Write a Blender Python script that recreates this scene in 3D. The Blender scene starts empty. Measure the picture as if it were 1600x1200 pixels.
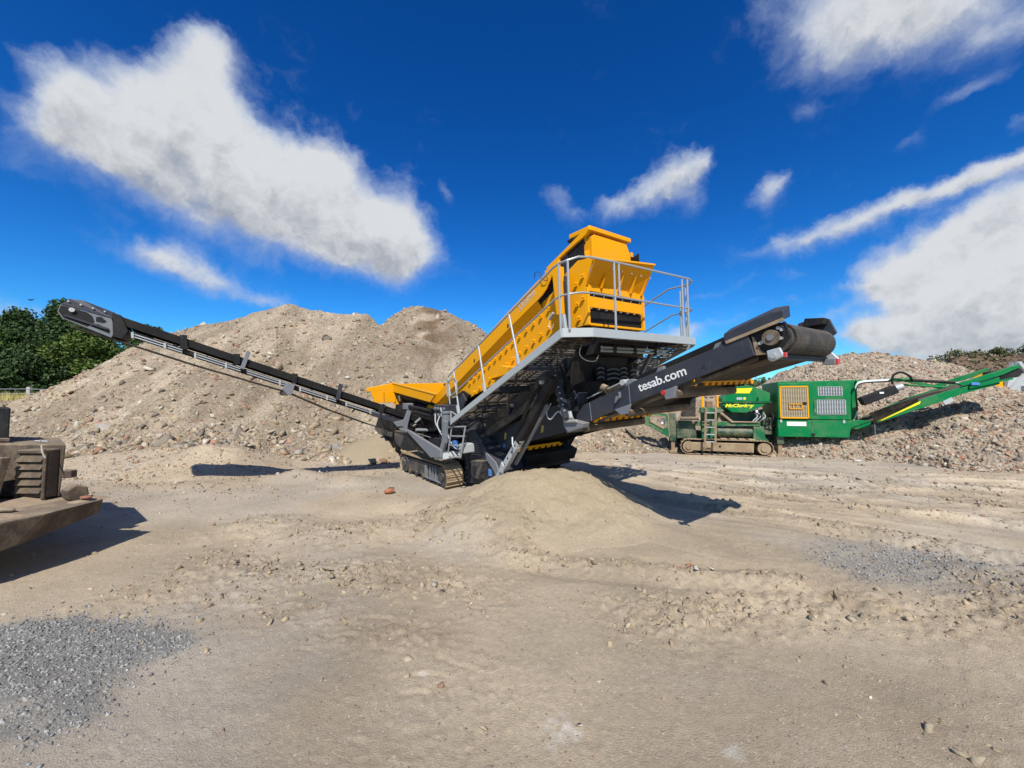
import bpy, bmesh, math, random
import numpy as np
from mathutils import Vector, Matrix

random.seed(7)
RNG = np.random.default_rng(11)
scene = bpy.context.scene
col = scene.collection
PI = math.pi

# ------------------------------------------------------------------ camera
cam_data = bpy.data.cameras.new('camera')
cam = bpy.data.objects.new('camera', cam_data)
col.objects.link(cam)
cam.location = (0.0, 0.0, 1.7)
PITCH = math.atan(32 / 610.0)
cam.rotation_euler = (PI / 2 + PITCH, 0, 0)
cam_data.sensor_width = 36.0
cam_data.lens = 36.0 * 610.0 / 1600.0
cam_data.clip_start = 0.05
cam_data.clip_end = 3000.0
scene.camera = cam
scene.render.resolution_x, scene.render.resolution_y = 1024, 768

# ------------------------------------------------------------------ exposure
scene.view_settings.view_transform = 'Standard'
scene.view_settings.look = 'None'
scene.view_settings.gamma = 1.0
scene.view_settings.exposure = 0.22
scene.view_settings.use_curve_mapping = False
scene.cycles.use_denoising = True
scene.cycles.max_bounces = 6
scene.cycles.diffuse_bounces = 3
scene.cycles.transparent_max_bounces = 6

# ------------------------------------------------------------------ sun
SUN_EL = math.radians(47.0)
SUN_AZ_OFF = math.radians(0.9)          # the sun stands behind the camera
sun_data = bpy.data.lights.new('sun', 'SUN')
sun_data.energy = 4.9
sun_data.angle = math.radians(0.53)
sun_data.color = (1.0, 0.955, 0.88)
sun = bpy.data.objects.new('sun', sun_data)
col.objects.link(sun)
sun_dir = Vector((-math.sin(SUN_AZ_OFF) * math.cos(SUN_EL), math.cos(SUN_AZ_OFF) * math.cos(SUN_EL), -math.sin(SUN_EL)))
sun.rotation_euler = sun_dir.to_track_quat('-Z', 'Y').to_euler()
sun.location = (0, -30, 40)

# ------------------------------------------------------------------ node helper
class NT:
    def __init__(self, tree):
        self.t = tree
        self.n = tree.nodes
        self.l = tree.links
    def node(self, kind, **kw):
        nd = self.n.new(kind)
        ins = kw.pop('ins', None)
        for k, v in kw.items():
            setattr(nd, k, v)
        if ins:
            for k, v in ins.items():
                self.put(nd.inputs[k], v)
        return nd
    def put(self, sock, v):
        if hasattr(v, 'links') or hasattr(v, 'is_output'):
            self.l.new(v, sock)
        else:
            sock.default_value = v
    def math(self, op, a, b=None, c=None, clamp=False):
        nd = self.n.new('ShaderNodeMath')
        nd.operation = op
        nd.use_clamp = clamp
        self.put(nd.inputs[0], a)
        if b is not None: self.put(nd.inputs[1], b)
        if c is not None: self.put(nd.inputs[2], c)
        return nd.outputs[0]
    def vmath(self, op, a, b=None, out=0):
        nd = self.n.new('ShaderNodeVectorMath')
        nd.operation = op
        self.put(nd.inputs[0], a)
        if b is not None:
            if op == 'SCALE':
                self.put(nd.inputs['Scale'], b)
            else:
                self.put(nd.inputs[1], b)
        return nd.outputs['Value'] if op in ('DOT_PRODUCT', 'LENGTH') else nd.outputs[0]
    def noise(self, vec, scale, detail=6, rough=0.55, dist=0.0, color=False, lac=2.0):
        nd = self.n.new('ShaderNodeTexNoise')
        nd.noise_dimensions = '3D'
        if vec is not None: self.put(nd.inputs['Vector'], vec)
        nd.inputs['Scale'].default_value = scale
        nd.inputs['Detail'].default_value = detail
        nd.inputs['Roughness'].default_value = rough
        nd.inputs['Lacunarity'].default_value = lac
        nd.inputs['Distortion'].default_value = dist
        return nd.outputs['Color'] if color else nd.outputs[0]
    def ramp(self, fac, stops, interp='LINEAR'):
        nd = self.n.new('ShaderNodeValToRGB')
        self.put(nd.inputs[0], fac)
        cr = nd.color_ramp
        cr.interpolation = interp
        while len(cr.elements) > 1: cr.elements.remove(cr.elements[-1])
        for i, (p, c) in enumerate(stops):
            e = cr.elements[0] if i == 0 else cr.elements.new(p)
            e.position = p
            if not hasattr(c, '__len__'): c = (c, c, c)
            e.color = (c[0], c[1], c[2], 1)
        return nd.outputs[0]
    def mix(self, fac, a, b, blend='MIX'):
        nd = self.n.new('ShaderNodeMix')
        nd.data_type = 'RGBA'
        nd.blend_type = blend
        self.put(nd.inputs[0], fac)
        def c4(v): return (v[0], v[1], v[2], 1) if isinstance(v, tuple) and len(v) == 3 else v
        self.put(nd.inputs[6], c4(a))
        self.put(nd.inputs[7], c4(b))
        return nd.outputs[2]
    def smooth(self, x, lo, hi):
        nd = self.n.new('ShaderNodeMapRange')
        nd.interpolation_type = 'SMOOTHSTEP'
        self.put(nd.inputs[0], x)
        self.put(nd.inputs[1], lo)
        self.put(nd.inputs[2], hi)
        nd.inputs[3].default_value = 0
        nd.inputs[4].default_value = 1
        return nd.outputs[0]

# ------------------------------------------------------------------ sky with clouds
def dirvec(az, el):
    a, e = math.radians(az), math.radians(el)
    return Vector((math.sin(a) * math.cos(e), math.cos(a) * math.cos(e), math.sin(e)))

def build_world():
    w = bpy.data.worlds.new('World')
    scene.world = w
    w.use_nodes = True
    nt = NT(w.node_tree)
    for n in list(nt.n): nt.n.remove(n)
    out = nt.node('ShaderNodeOutputWorld')
    bg = nt.node('ShaderNodeBackground')
    bg.inputs['Strength'].default_value = 0.10
    nt.l.new(bg.outputs[0], out.inputs[0])
    sky = nt.node('ShaderNodeTexSky')
    sky.sky_type = 'NISHITA'
    sky.sun_disc = False
    sky.sun_elevation = SUN_EL
    sky.sun_rotation = PI - SUN_AZ_OFF
    sky.air_density = 1.0
    sky.dust_density = 0.25
    sky.ozone_density = 2.5
    hs = nt.node('ShaderNodeHueSaturation')
    hs.inputs['Hue'].default_value = 0.500
    hs.inputs['Saturation'].default_value = SKY_SAT
    hs.inputs['Value'].default_value = 1.0
    nt.l.new(sky.outputs[0], hs.inputs['Color'])
    skyc = nt.mix(1.0, hs.outputs[0], SKY_TINT, 'MULTIPLY')
    gm = nt.node('ShaderNodeGamma'); gm.inputs[1].default_value = 1.30
    nt.l.new(skyc, gm.inputs[0])
    skyc = nt.mix(1.0, gm.outputs[0], SKY_GAIN, 'MULTIPLY')
    co = nt.node('ShaderNodeTexCoord')
    d = nt.vmath('NORMALIZE', co.outputs['Generated'])
    # two scales of warping give the outlines billows and wisps
    warp = nt.vmath('SUBTRACT', nt.noise(d, 2.6, 3, 0.55, color=True), (0.5, 0.5, 0.5))
    warp2 = nt.vmath('SUBTRACT', nt.noise(d, 11.0, 6, 0.62, color=True), (0.5, 0.5, 0.5))
    warp3 = nt.vmath('SUBTRACT', nt.noise(d, 30.0, 5, 0.65, color=True), (0.5, 0.5, 0.5))
    dw = nt.vmath('ADD', nt.vmath('ADD', d, nt.vmath('SCALE', warp, 0.08)), nt.vmath('SCALE', warp2, 0.065))
    dw = nt.vmath('ADD', dw, nt.vmath('SCALE', warp3, 0.022))
    cover = upness = None
    for (az, el, la, lb, tilt, s) in CLOUDS:
        if s < 0.84: s *= 0.88
        c = dirvec(az, el)
        right = Vector((0, 0, 1)).cross(c).normalized() * -1
        upv = right.cross(c).normalized()
        if upv.z < 0: upv = -upv
        t = math.radians(tilt)
        ax = right * math.cos(t) + upv * math.sin(t)
        ay = -right * math.sin(t) + upv * math.cos(t)
        ax = ax / math.tan(math.radians(la * 0.95)); ay = ay / math.tan(math.radians(lb * 0.95))
        p = nt.vmath('DOT_PRODUCT', dw, tuple(ax))
        q = nt.vmath('DOT_PRODUCT', dw, tuple(ay))
        # the centre is orthogonal to both axes, so p and q are zero there
        r2 = nt.math('ADD', nt.math('MULTIPLY', p, p), nt.math('MULTIPLY', q, q))
        front = nt.math('GREATER_THAN', nt.vmath('DOT_PRODUCT', dw, tuple(c)), 0.3)
        f = nt.math('MULTIPLY', nt.math('MULTIPLY', nt.math('EXPONENT', nt.math('MULTIPLY', r2, -0.9)), s), front)
        cover = f if cover is None else nt.math('ADD', cover, f)
        fq = nt.math('MULTIPLY', f, q)
        upness = fq if upness is None else nt.math('ADD', upness, fq)
    upness = nt.math('DIVIDE', upness, nt.math('ADD', cover, 0.15))
    cover = nt.math('MINIMUM', cover, 1.15)
    # loose clouds added out of view, to whiten the blue fill in shadows
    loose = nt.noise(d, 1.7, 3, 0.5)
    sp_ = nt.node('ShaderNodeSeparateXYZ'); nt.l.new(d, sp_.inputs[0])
    out_of_view = nt.smooth(nt.math('SUBTRACT', nt.math('MULTIPLY', sp_.outputs[2], 0.75), sp_.outputs[1]), 0.0, 0.30)
    loose = nt.math('MULTIPLY', nt.smooth(loose, 0.40, 0.66), nt.math('ADD', 0.05, nt.math('MULTIPLY', out_of_view, 0.95)))
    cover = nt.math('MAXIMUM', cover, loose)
    stretch = nt.vmath('MULTIPLY', dw, (1.0, 1.0, 1.25))
    n1 = nt.noise(stretch, 6.5, 10, 0.62, 0.0)
    n2 = nt.noise(nt.vmath('ADD', stretch, (0.0, -0.03, 0.060)), 6.5, 7, 0.62, 0.0)
    # rounded billows on top of the fine wisps
    bil = nt.math('ABSOLUTE', nt.math('SUBTRACT', nt.noise(dw, 13.0, 5, 0.55), 0.5))
    fluff = nt.math('SUBTRACT', nt.math('MULTIPLY', n1, 1.15), nt.math('MULTIPLY', bil, 0.9))
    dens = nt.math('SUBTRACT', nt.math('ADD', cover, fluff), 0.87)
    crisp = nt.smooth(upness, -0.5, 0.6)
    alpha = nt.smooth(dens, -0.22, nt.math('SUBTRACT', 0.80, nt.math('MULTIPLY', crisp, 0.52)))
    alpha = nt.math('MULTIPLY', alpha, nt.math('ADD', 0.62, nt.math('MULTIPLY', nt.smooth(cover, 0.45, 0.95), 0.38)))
    # the top of a puff faces the sun, its base is grey
    lit = nt.math('MULTIPLY', nt.math('SUBTRACT', n1, n2), 1.7)
    lit = nt.math('ADD', lit, nt.math('MULTIPLY', nt.math('SUBTRACT', 0.07, bil), 2.2))
    shade = nt.smooth(nt.math('ADD', lit, nt.math('MULTIPLY', upness, 0.75)), -0.85, 0.30)
    thick = nt.smooth(dens, -0.05, 0.75)
    ccol = nt.mix(shade, (3.1, 3.3, 3.65), (6.2, 6.35, 6.55))
    thin = nt.mix(thick, (3.9, 4.8, 6.4), ccol)
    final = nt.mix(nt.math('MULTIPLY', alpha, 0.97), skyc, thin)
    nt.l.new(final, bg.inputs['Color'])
    w.cycles.sampling_method = 'MANUAL'
    w.cycles.sample_map_resolution = 1024

SKY_SAT = 1.35
SKY_TINT = (0.42, 0.72, 1.0)
SKY_GAIN = (0.95, 1.00, 0.80)
# azimuth, elevation, half-lengths along and across (degrees), tilt, strength
CLOUDS = [
    (-38.9, 36.1, 2.5, 2.8, 25, 0.95), (-41.3, 30.6, 4.9, 3.9, 0, 1.00), (-46.5, 26.5, 4.3, 3.1, 13, 0.95), (-49.4, 27.3, 2.4, 2.4, -31, 0.70), (-50.9,
    24.5, 2.6, 1.7, 13, 0.50), (-42.9, 24.4, 5.9, 3.7, -4, 1.05), (-36.7, 28.0, 4.7, 4.4, -3, 1.00), (-33.9, 23.8, 6.1, 4.5, -14, 1.05), (-29.1, 26.7,
    4.1, 3.7, -7, 0.95), (-24.1, 29.5, 2.9, 2.9, 12, 0.90), (-25.2, 23.5, 6.6, 4.6, -10, 1.05), (-18.5, 23.0, 5.2, 4.6, -13, 1.00), (-14.5, 20.9, 3.5,
    3.3, -15, 0.90), (-38.2, 19.0, 6.8, 2.5, -13, 0.35), (-21.8, 18.1, 6.4, 2.0, -8, 0.40), (-44.4, 16.2, 4.1, 1.5, 4, 0.58), (-40.7, 15.1, 4.8, 1.8, -20,
    0.60), (-36.5, 13.5, 4.6, 1.5, -17, 0.52), (-31.9, 12.5, 3.2, 1.0, -4, 0.42), (6.5, 27.4, 2.1, 1.6, -3, 0.62), (8.6, 25.4, 1.6, 1.8, -31, 0.50),
    (14.6, 26.3, 3.0, 2.0, 12, 0.66), (19.5, 27.8, 3.4, 2.2, 10, 0.72), (23.7, 28.4, 2.8, 2.4, 13, 0.74), (26.3, 29.3, 1.6, 2.0, 6, 0.66), (25.6, 25.1,
    1.6, 2.4, -11, 0.50), (33.3, 25.4, 1.8, 1.5, -5, 0.58), (34.6, 26.4, 1.1, 1.6, 5, 0.52), (36.0, 18.2, 4.2, 1.3, 11, 0.55), (41.1, 19.9, 4.9, 1.5, 14,
    0.66), (46.5, 21.0, 4.5, 1.4, 6, 0.66), (50.8, 21.4, 3.8, 1.2, 1, 0.62), (53.9, 21.3, 2.8, 1.0, -2, 0.60), (50.5, 28.1, 2.5, 0.8, 6, 0.58), (46.7,
    26.0, 1.6, 1.3, 31, 0.46), (53.6, 24.9, 1.1, 1.0, -29, 0.60), (37.8, 32.1, 1.4, 0.9, -22, 0.40), (37.8, 38.1, 4.0, 3.7, -6, 0.62), (42.9, 35.8, 4.2,
    3.2, -7, 0.62), (48.3, 34.2, 4.6, 2.9, -9, 0.66), (52.6, 30.8, 3.8, 1.9, 5, 0.58), (46.1, 38.0, 8.2, 2.5, -33, 0.60), (48.7, 16.1, 4.7, 2.4, 24,
    0.95), (52.5, 16.9, 3.5, 2.4, 10, 1.00), (45.7, 13.5, 3.2, 1.8, 26, 0.80), (51.1, 11.9, 5.6, 3.5, 1, 1.05), (47.2, 10.0, 3.4, 2.1, -10, 0.95), (50.2,
    7.1, 6.3, 2.4, -8, 1.00), (44.8, 7.1, 4.5, 1.6, 0, 0.80), (41.8, 8.4, 3.0, 1.2, -7, 0.66), (51.4, 4.2, 7.9, 2.3, -5, 0.95), (55.1, 10.9, 4.1, 4.9,
    -15, 1.00), (24.4, 8.9, 3.2, 1.6, -4, 0.66), (19.1, 6.4, 3.4, 1.2, -2, 0.50), (39.1, 10.3, 2.9, 0.9, 19, 0.52), (36.2, 14.7, 1.3, 0.8, -10, 0.46),
    (28.7, 14.2, 7.1, 0.8, 12, 0.36), (35.5, 12.3, 8.8, 0.6, 5, 0.36), (30.8, 10.6, 8.1, 0.7, 9, 0.36), (-9.4, 28.5, 1.0, 2.4, 20, 0.46), (-15.1, 28.3,
    2.6, 3.4, -12, 0.30), (-53.1, 22.0, 2.5, 1.8, 26, 0.45), (-51.9, 8.4, 3.4, 1.0, 10, 0.52), (-55.6, 8.6, 3.6, 1.6, 12, 0.50), (-0.5, 14.1, 3.7, 0.8, 3,
    0.36),
]
build_world()

# ------------------------------------------------------------------ numpy noise
def _h(ix, iy, seed):
    with np.errstate(over='ignore'):
        n = ix.astype(np.uint32) * np.uint32(374761393) + iy.astype(np.uint32) * np.uint32(668265263) + np.uint32(seed * 974634777 & 0xffffffff)
        n = (n ^ (n >> np.uint32(13))) * np.uint32(1274126177)
        n = n ^ (n >> np.uint32(16))
    return n.astype(np.float64) / 4294967295.0

def vnoise(x, y, seed=0):
    fx, fy = np.floor(x), np.floor(y)
    ix, iy = fx.astype(np.int64), fy.astype(np.int64)
    tx, ty = x - fx, y - fy
    tx = tx * tx * tx * (tx * (tx * 6 - 15) + 10)
    ty = ty * ty * ty * (ty * (ty * 6 - 15) + 10)
    a, b = _h(ix, iy, seed), _h(ix + 1, iy, seed)
    c, d = _h(ix, iy + 1, seed), _h(ix + 1, iy + 1, seed)
    return (a * (1 - tx) + b * tx) * (1 - ty) + (c * (1 - tx) + d * tx) * ty

def fbm(x, y, scale, octs=4, seed=0, gain=0.5):
    s, amp, tot = 0.0, 1.0, 0.0
    c, sn = math.cos(0.7), math.sin(0.7)
    px, py = x / scale, y / scale
    for o in range(octs):
        s = s + amp * (vnoise(px, py, seed + o * 17) - 0.5)
        tot += amp
        amp *= gain
        px, py = (px * c - py * sn) * 2.03 + 11.3, (px * sn + py * c) * 2.03 + 5.7
    return s / tot * 2.0

def sstep(x, lo, hi):
    t = np.clip((x - lo) / (hi - lo), 0, 1)
    return t * t * (3 - 2 * t)

def dist_poly(x, y, pts):
    best = np.full(np.shape(x), 1e9)
    for (x0, y0), (x1, y1) in zip(pts[:-1], pts[1:]):
        dx, dy = x1 - x0, y1 - y0
        t = np.clip(((x - x0) * dx + (y - y0) * dy) / (dx * dx + dy * dy), 0, 1)
        best = np.minimum(best, np.hypot(x - x0 - t * dx, y - y0 - t * dy))
    return best

# ------------------------------------------------------------------ mesh helpers
def mesh_np(name, verts, tris, smooth=False, colors=None):
    me = bpy.data.meshes.new(name)
    verts = np.asarray(verts, np.float32); tris = np.asarray(tris, np.int32)
    k = tris.shape[1]
    me.vertices.add(len(verts)); me.vertices.foreach_set('co', verts.ravel())
    me.loops.add(tris.size); me.loops.foreach_set('vertex_index', tris.ravel())
    me.polygons.add(len(tris))
    me.polygons.foreach_set('loop_start', np.arange(0, tris.size, k, dtype=np.int32))
    if smooth:
        me.polygons.foreach_set('use_smooth', np.ones(len(tris), bool))
    me.update(calc_edges=True)
    if colors is not None:
        at = me.color_attributes.new('tone', 'FLOAT_COLOR', 'POINT')
        c4 = np.ones((len(verts), 4), np.float32); c4[:, :3] = colors
        at.data.foreach_set('color', c4.ravel())
    return me

def link(o, parent=None):
    col.objects.link(o)
    if parent is not None: o.parent = parent
    return o

def tag(o, label=None, cat=None, group=None, kind=None):
    if label: o['label'] = label
    if cat: o['category'] = cat
    if group: o['group'] = group
    if kind: o['kind'] = kind
    return o

def empty(name, loc=(0, 0, 0), rz=0.0):
    o = bpy.data.objects.new(name, None)
    o.empty_display_size = 0.2
    o.location = loc
    o.rotation_euler = (0, 0, rz)
    return link(o)

class MB:
    """collects shapes for ONE mesh object"""
    def __init__(self):
        self.v, self.f = [], []
    def add(self, vs, fs):
        b = len(self.v)
        self.v += [tuple(p) for p in vs]
        self.f += [tuple(i + b for i in f) for f in fs]
        return self
    def box(self, x0, x1, y0, y1, z0, z1):
        x0, x1 = min(x0, x1), max(x0, x1); y0, y1 = min(y0, y1), max(y0, y1); z0, z1 = min(z0, z1), max(z0, z1)
        return self.add([(x0, y0, z0), (x1, y0, z0), (x1, y1, z0), (x0, y1, z0), (x0, y0, z1), (x1, y0, z1), (x1, y1, z1), (x0, y1, z1)],
                        [(0, 3, 2, 1), (4, 5, 6, 7), (0, 1, 5, 4), (1, 2, 6, 5), (2, 3, 7, 6), (3, 0, 4, 7)])
    def prism(self, poly, axis, t0, t1):
        """poly in the two other axes (axis 'v': (u,z); 'u': (v,z); 'z': (u,v)), extruded from t0 to t1"""
        def P(p, t):
            return (p[0], t, p[1]) if axis == 'v' else (t, p[0], p[1]) if axis == 'u' else (p[0], p[1], t)
        n = len(poly)
        vs = [P(p, t0) for p in poly] + [P(p, t1) for p in poly]
        fs = [tuple(range(n))[::-1], tuple(range(n, 2 * n))] + [(i, (i + 1) % n, n + (i + 1) % n, n + i) for i in range(n)]
        return self.add(vs, fs)
    def bar(self, p0, p1, w, h, up=(0, 0, 1)):
        """rectangular bar from p0 to p1, w across, h along up"""
        p0, p1, up = Vector(p0), Vector(p1), Vector(up)
        d = (p1 - p0).normalized()
        s = d.cross(up)
        if s.length < 1e-4: s = d.cross(Vector((0, 1, 0)))
        s.normalize(); t = s.cross(d).normalized()
        s, t = s * w / 2, t * h / 2
        vs = [p + a * s + b * t for p in (p0, p1) for a, b in ((-1, -1), (1, -1), (1, 1), (-1, 1))]
        return self.add(vs, [(0, 1, 2, 3), (7, 6, 5, 4), (0, 4, 5, 1), (1, 5, 6, 2), (2, 6, 7, 3), (3, 7, 4, 0)])
    def tube(self, pts, r, n=8, cap=True, radii=None):
        pts = [Vector(p) for p in pts]
        ref = None
        b = len(self.v)
        for i, p in enumerate(pts):
            d = (pts[min(i + 1, len(pts) - 1)] - pts[max(i - 1, 0)]).normalized()
            if ref is None:
                ref = d.orthogonal().normalized()
            ref = (ref - d * ref.dot(d))
            if ref.length < 1e-5: ref = d.orthogonal()
            ref.normalize()
            q = d.cross(ref)
            rr = radii[i] if radii else r
            for k in range(n):
                a = 2 * PI * k / n
                self.v.append(tuple(p + (ref * math.cos(a) + q * math.sin(a)) * rr))
        for i in range(len(pts) - 1):
            for k in range(n):
                k2 = (k + 1) % n
                self.f.append((b + i * n + k, b + i * n + k2, b + (i + 1) * n + k2, b + (i + 1) * n + k))
        if cap:
            self.f.append(tuple(b + k for k in range(n))[::-1])
            e = b + (len(pts) - 1) * n
            self.f.append(tuple(e + k for k in range(n)))
        return self
    def disc_ring(self, c, axis, r0, r1, w, n=16):
        """annulus with thickness w along axis"""
        ax = Vector(axis).normalized(); e1 = ax.orthogonal().normalized(); e2 = ax.cross(e1); c = Vector(c)
        vs = []
        for t in (-w / 2, w / 2):
            for r in (r0, r1):
                for k in range(n):
                    a = 2 * PI * k / n
                    vs.append(c + ax * t + (e1 * math.cos(a) + e2 * math.sin(a)) * r)
        fs = []
        for k in range(n):
            j = (k + 1) % n
            fs += [(k, j, n + j, n + k), (2 * n + k, 3 * n + k, 3 * n + j, 2 * n + j), (k, 2 * n + k, 2 * n + j, j), (n + k, n + j, 3 * n + j, 3 * n + k)]
        return self.add(vs, fs)
    def build(self, name, mat, parent=None, smooth=False, bevel=0.0, seg=1, label=None):
        me = bpy.data.meshes.new(name)
        me.from_pydata(self.v, [], self.f)
        bm = bmesh.new(); bm.from_mesh(me)
        bmesh.ops.recalc_face_normals(bm, faces=bm.faces)
        bm.to_mesh(me); bm.free()
        if mat is not None: me.materials.append(mat)
        if smooth:
            me.polygons.foreach_set('use_smooth', np.ones(len(me.polygons), bool))
        o = bpy.data.objects.new(name, me)
        link(o, parent)
        if smooth and smooth != 'full':
            me.set_sharp_from_angle(angle=math.radians(40))
        if bevel > 0:
            m = o.modifiers.new('bevel', 'BEVEL')
            m.width = bevel; m.segments = seg; m.limit_method = 'ANGLE'; m.angle_limit = math.radians(35)
        if label: o['label'] = label
        return o

def dup(o, parent, loc=None, rot=None, scale=None):
    c = o.copy()
    link(c, parent)
    if loc is not None: c.location = loc
    if rot is not None: c.rotation_euler = rot
    if scale is not None: c.scale = scale
    return c

def arc(p0, ctrl, p1, n=8):
    p0, ctrl, p1 = Vector(p0), Vector(ctrl), Vector(p1)
    return [p0.lerp(ctrl, t).lerp(ctrl.lerp(p1, t), t) for t in [i / n for i in range(n + 1)]]

def hose(*pts, n=6):
    """smooth curve through the points (Catmull-Rom)"""
    P = [Vector(p) for p in pts]
    P = [P[0] * 2 - P[1]] + P + [P[-1] * 2 - P[-2]]
    out = []
    for i in range(1, len(P) - 2):
        for k in range(n):
            t = k / n
            a, b, c, d = P[i - 1], P[i], P[i + 1], P[i + 2]
            out.append(0.5 * ((2 * b) + (c - a) * t + (2 * a - 5 * b + 4 * c - d) * t * t + (3 * b - a - 3 * c + d) * t ** 3))
    out.append(P[-2])
    return out

# ------------------------------------------------------------------ materials
DUST = (0.40, 0.31, 0.20)

def mat_new(name):
    m = bpy.data.materials.new(name)
    m.use_nodes = True
    nt = NT(m.node_tree)
    bsdf = nt.n['Principled BSDF']
    return m, nt, bsdf

def paint(name, base, dust=0.3, rough=0.42, metal=0.0, scale=3.0, scratch=0.0, spec=0.5, bump=0.05, var=0.12):
    """painted or bare metal with patchy dust that gathers on upward faces"""
    m, nt, b = mat_new(name)
    geo = nt.node('ShaderNodeNewGeometry')
    pos = geo.outputs['Position']
    n1 = nt.noise(pos, scale, 7, 0.62, 0.4)
    n2 = nt.noise(pos, scale * 9, 4, 0.6)
    nz = nt.node('ShaderNodeSeparateXYZ'); nt.l.new(geo.outputs['Normal'], nz.inputs[0])
    upf = nt.smooth(nz.outputs[2], 0.35, 0.95)
    patch = nt.smooth(nt.math('ADD', n1, nt.math('MULTIPLY', n2, 0.25)), 0.52, 0.80)
    fac = nt.math('ADD', nt.math('MULTIPLY', patch, dust), nt.math('MULTIPLY', upf, min(0.9, dust * 1.3)), clamp=True)
    fac = nt.math('MULTIPLY', fac, nt.math('ADD', 0.55, nt.math('MULTIPLY', n2, 0.9)), clamp=True)
    vcol = nt.mix(nt.math('MULTIPLY', n1, var * 2), base, tuple(c * 0.72 for c in base))
    c = nt.mix(fac, vcol, DUST)
    if scratch > 0:
        sv = nt.vmath('MULTIPLY', pos, (1.0, 1.0, 0.12))
        s1 = nt.smooth(nt.noise(sv, 38, 3, 0.5), 0.66, 0.70)
        c = nt.mix(nt.math('MULTIPLY', s1, scratch), c, (0.38, 0.36, 0.33))
    nt.put(b.inputs['Base Color'], c)
    b.inputs['Metallic'].default_value = metal
    b.inputs['Specular IOR Level'].default_value = spec
    nt.put(b.inputs['Roughness'], nt.math('ADD', rough, nt.math('MULTIPLY', fac, 0.5), clamp=True))
    if bump:
        bp = nt.node('ShaderNodeBump'); bp.inputs['Strength'].default_value = bump; bp.inputs['Distance'].default_value = 0.02
        nt.l.new(n2, bp.inputs['Height']); nt.l.new(bp.outputs[0], b.inputs['Normal'])
    return m

def stone_mat(name, tones, rough=0.95, attr=True, scale=9.0):
    """tones from the 'tone' attribute (joined stones) or from the object's random number (single stones)"""
    m, nt, b = mat_new(name)
    geo = nt.node('ShaderNodeNewGeometry')
    if attr:
        at = nt.node('ShaderNodeAttribute'); at.attribute_name = 'tone'
        base = at.outputs['Color']
    else:
        oi = nt.node('ShaderNodeObjectInfo')
        k = len(tones)
        base = nt.ramp(oi.outputs['Random'], [(i / k, t) for i, t in enumerate(tones)], 'CONSTANT')
    n = nt.noise(geo.outputs['Position'], scale, 6, 0.65)
    c = nt.mix(nt.smooth(n, 0.35, 0.75), nt.mix(0.35, base, (0.05, 0.04, 0.03)), base)
    nt.put(b.inputs['Base Color'], c)
    b.inputs['Roughness'].default_value = rough
    b.inputs['Specular IOR Level'].default_value = 0.25
    bp = nt.node('ShaderNodeBump'); bp.inputs['Strength'].default_value = 0.5; bp.inputs['Distance'].default_value = 0.02
    nt.l.new(nt.noise(geo.outputs['Position'], scale * 5, 5, 0.6), bp.inputs['Height']); nt.l.new(bp.outputs[0], b.inputs['Normal'])
    return m

M = {}
M['yellow'] = paint('yellow_paint', (0.82, 0.352, 0.001), dust=0.08, rough=0.45, scale=3.5, var=0.12, spec=0.10, scratch=0.06)
M['yellow_bolt'] = paint('yellow_bolt_paint', (0.86, 0.43, 0.006), dust=0.03, rough=0.35, spec=0.4)
M['steel'] = paint('grey_steel_paint', (0.034, 0.037, 0.049), dust=0.04, rough=0.45, scratch=0.06, var=0.2, spec=0.3)
M['steel_dusty'] = paint('dusty_grey_steel_paint', (0.034, 0.036, 0.042), dust=0.28, rough=0.5, scratch=0.35, spec=0.3)
M['steel_light'] = paint('light_grey_steel_paint', (0.165, 0.178, 0.20), dust=0.14, rough=0.42, spec=0.35)
M['black'] = paint('black_steel_paint', (0.010, 0.0105, 0.012), dust=0.035, rough=0.55, scratch=0.10, spec=0.25)
M['rubber'] = paint('black_rubber', (0.010, 0.010, 0.011), dust=0.03, rough=0.75, spec=0.2)
M['belt'] = paint('dusty_belt_rubber', (0.022, 0.0215, 0.022), dust=0.16, rough=0.8, spec=0.2)
M['galv'] = paint('galvanised_steel', (0.44, 0.47, 0.475), dust=0.10, rough=0.48, metal=0.2, scale=5)
M['galv_rail'] = paint('galvanised_tube', (0.42, 0.44, 0.45), dust=0.10, rough=0.38, metal=0.4, scale=5)
M['bolt'] = paint('zinc_bolt', (0.50, 0.50, 0.48), dust=0.2, rough=0.4, metal=0.4)
M['roller'] = paint('rusty_roller', (0.075, 0.052, 0.036), dust=0.35, rough=0.7)
M['trackshoe'] = paint('dusty_track_steel', (0.26, 0.185, 0.115), dust=0.7, rough=0.85, spec=0.2)
M['hole'] = paint('dark_slot', (0.012, 0.012, 0.012), dust=0.0, rough=0.9, bump=0)
M['white'] = paint('white_lettering', (0.80, 0.80, 0.78), dust=0.05, rough=0.5, bump=0)
M['faded'] = paint('faded_lettering', (0.62, 0.46, 0.30), dust=0.2, rough=0.6, bump=0)
M['red'] = paint('red_reflector', (0.55, 0.03, 0.02), dust=0.15, rough=0.3)
M['blue'] = paint('blue_sticker', (0.06, 0.22, 0.55), dust=0.1, rough=0.4)
M['sticker'] = paint('yellow_sticker', (0.55, 0.42, 0.03), dust=0.2, rough=0.4)
M['green'] = paint('green_paint', (0.001, 0.175, 0.052), dust=0.10, rough=0.45, scale=2.0, var=0.15, spec=0.12)
M['green_dusty'] = paint('dusty_green_paint', (0.006, 0.12, 0.045), dust=0.38, rough=0.5, spec=0.3)
M['green_dark'] = paint('dark_green_paint', (0.008, 0.05, 0.025), dust=0.35, rough=0.5)
M['lime'] = paint('yellow_decal', (0.85, 0.72, 0.01), dust=0.04, rough=0.4, bump=0)
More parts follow.
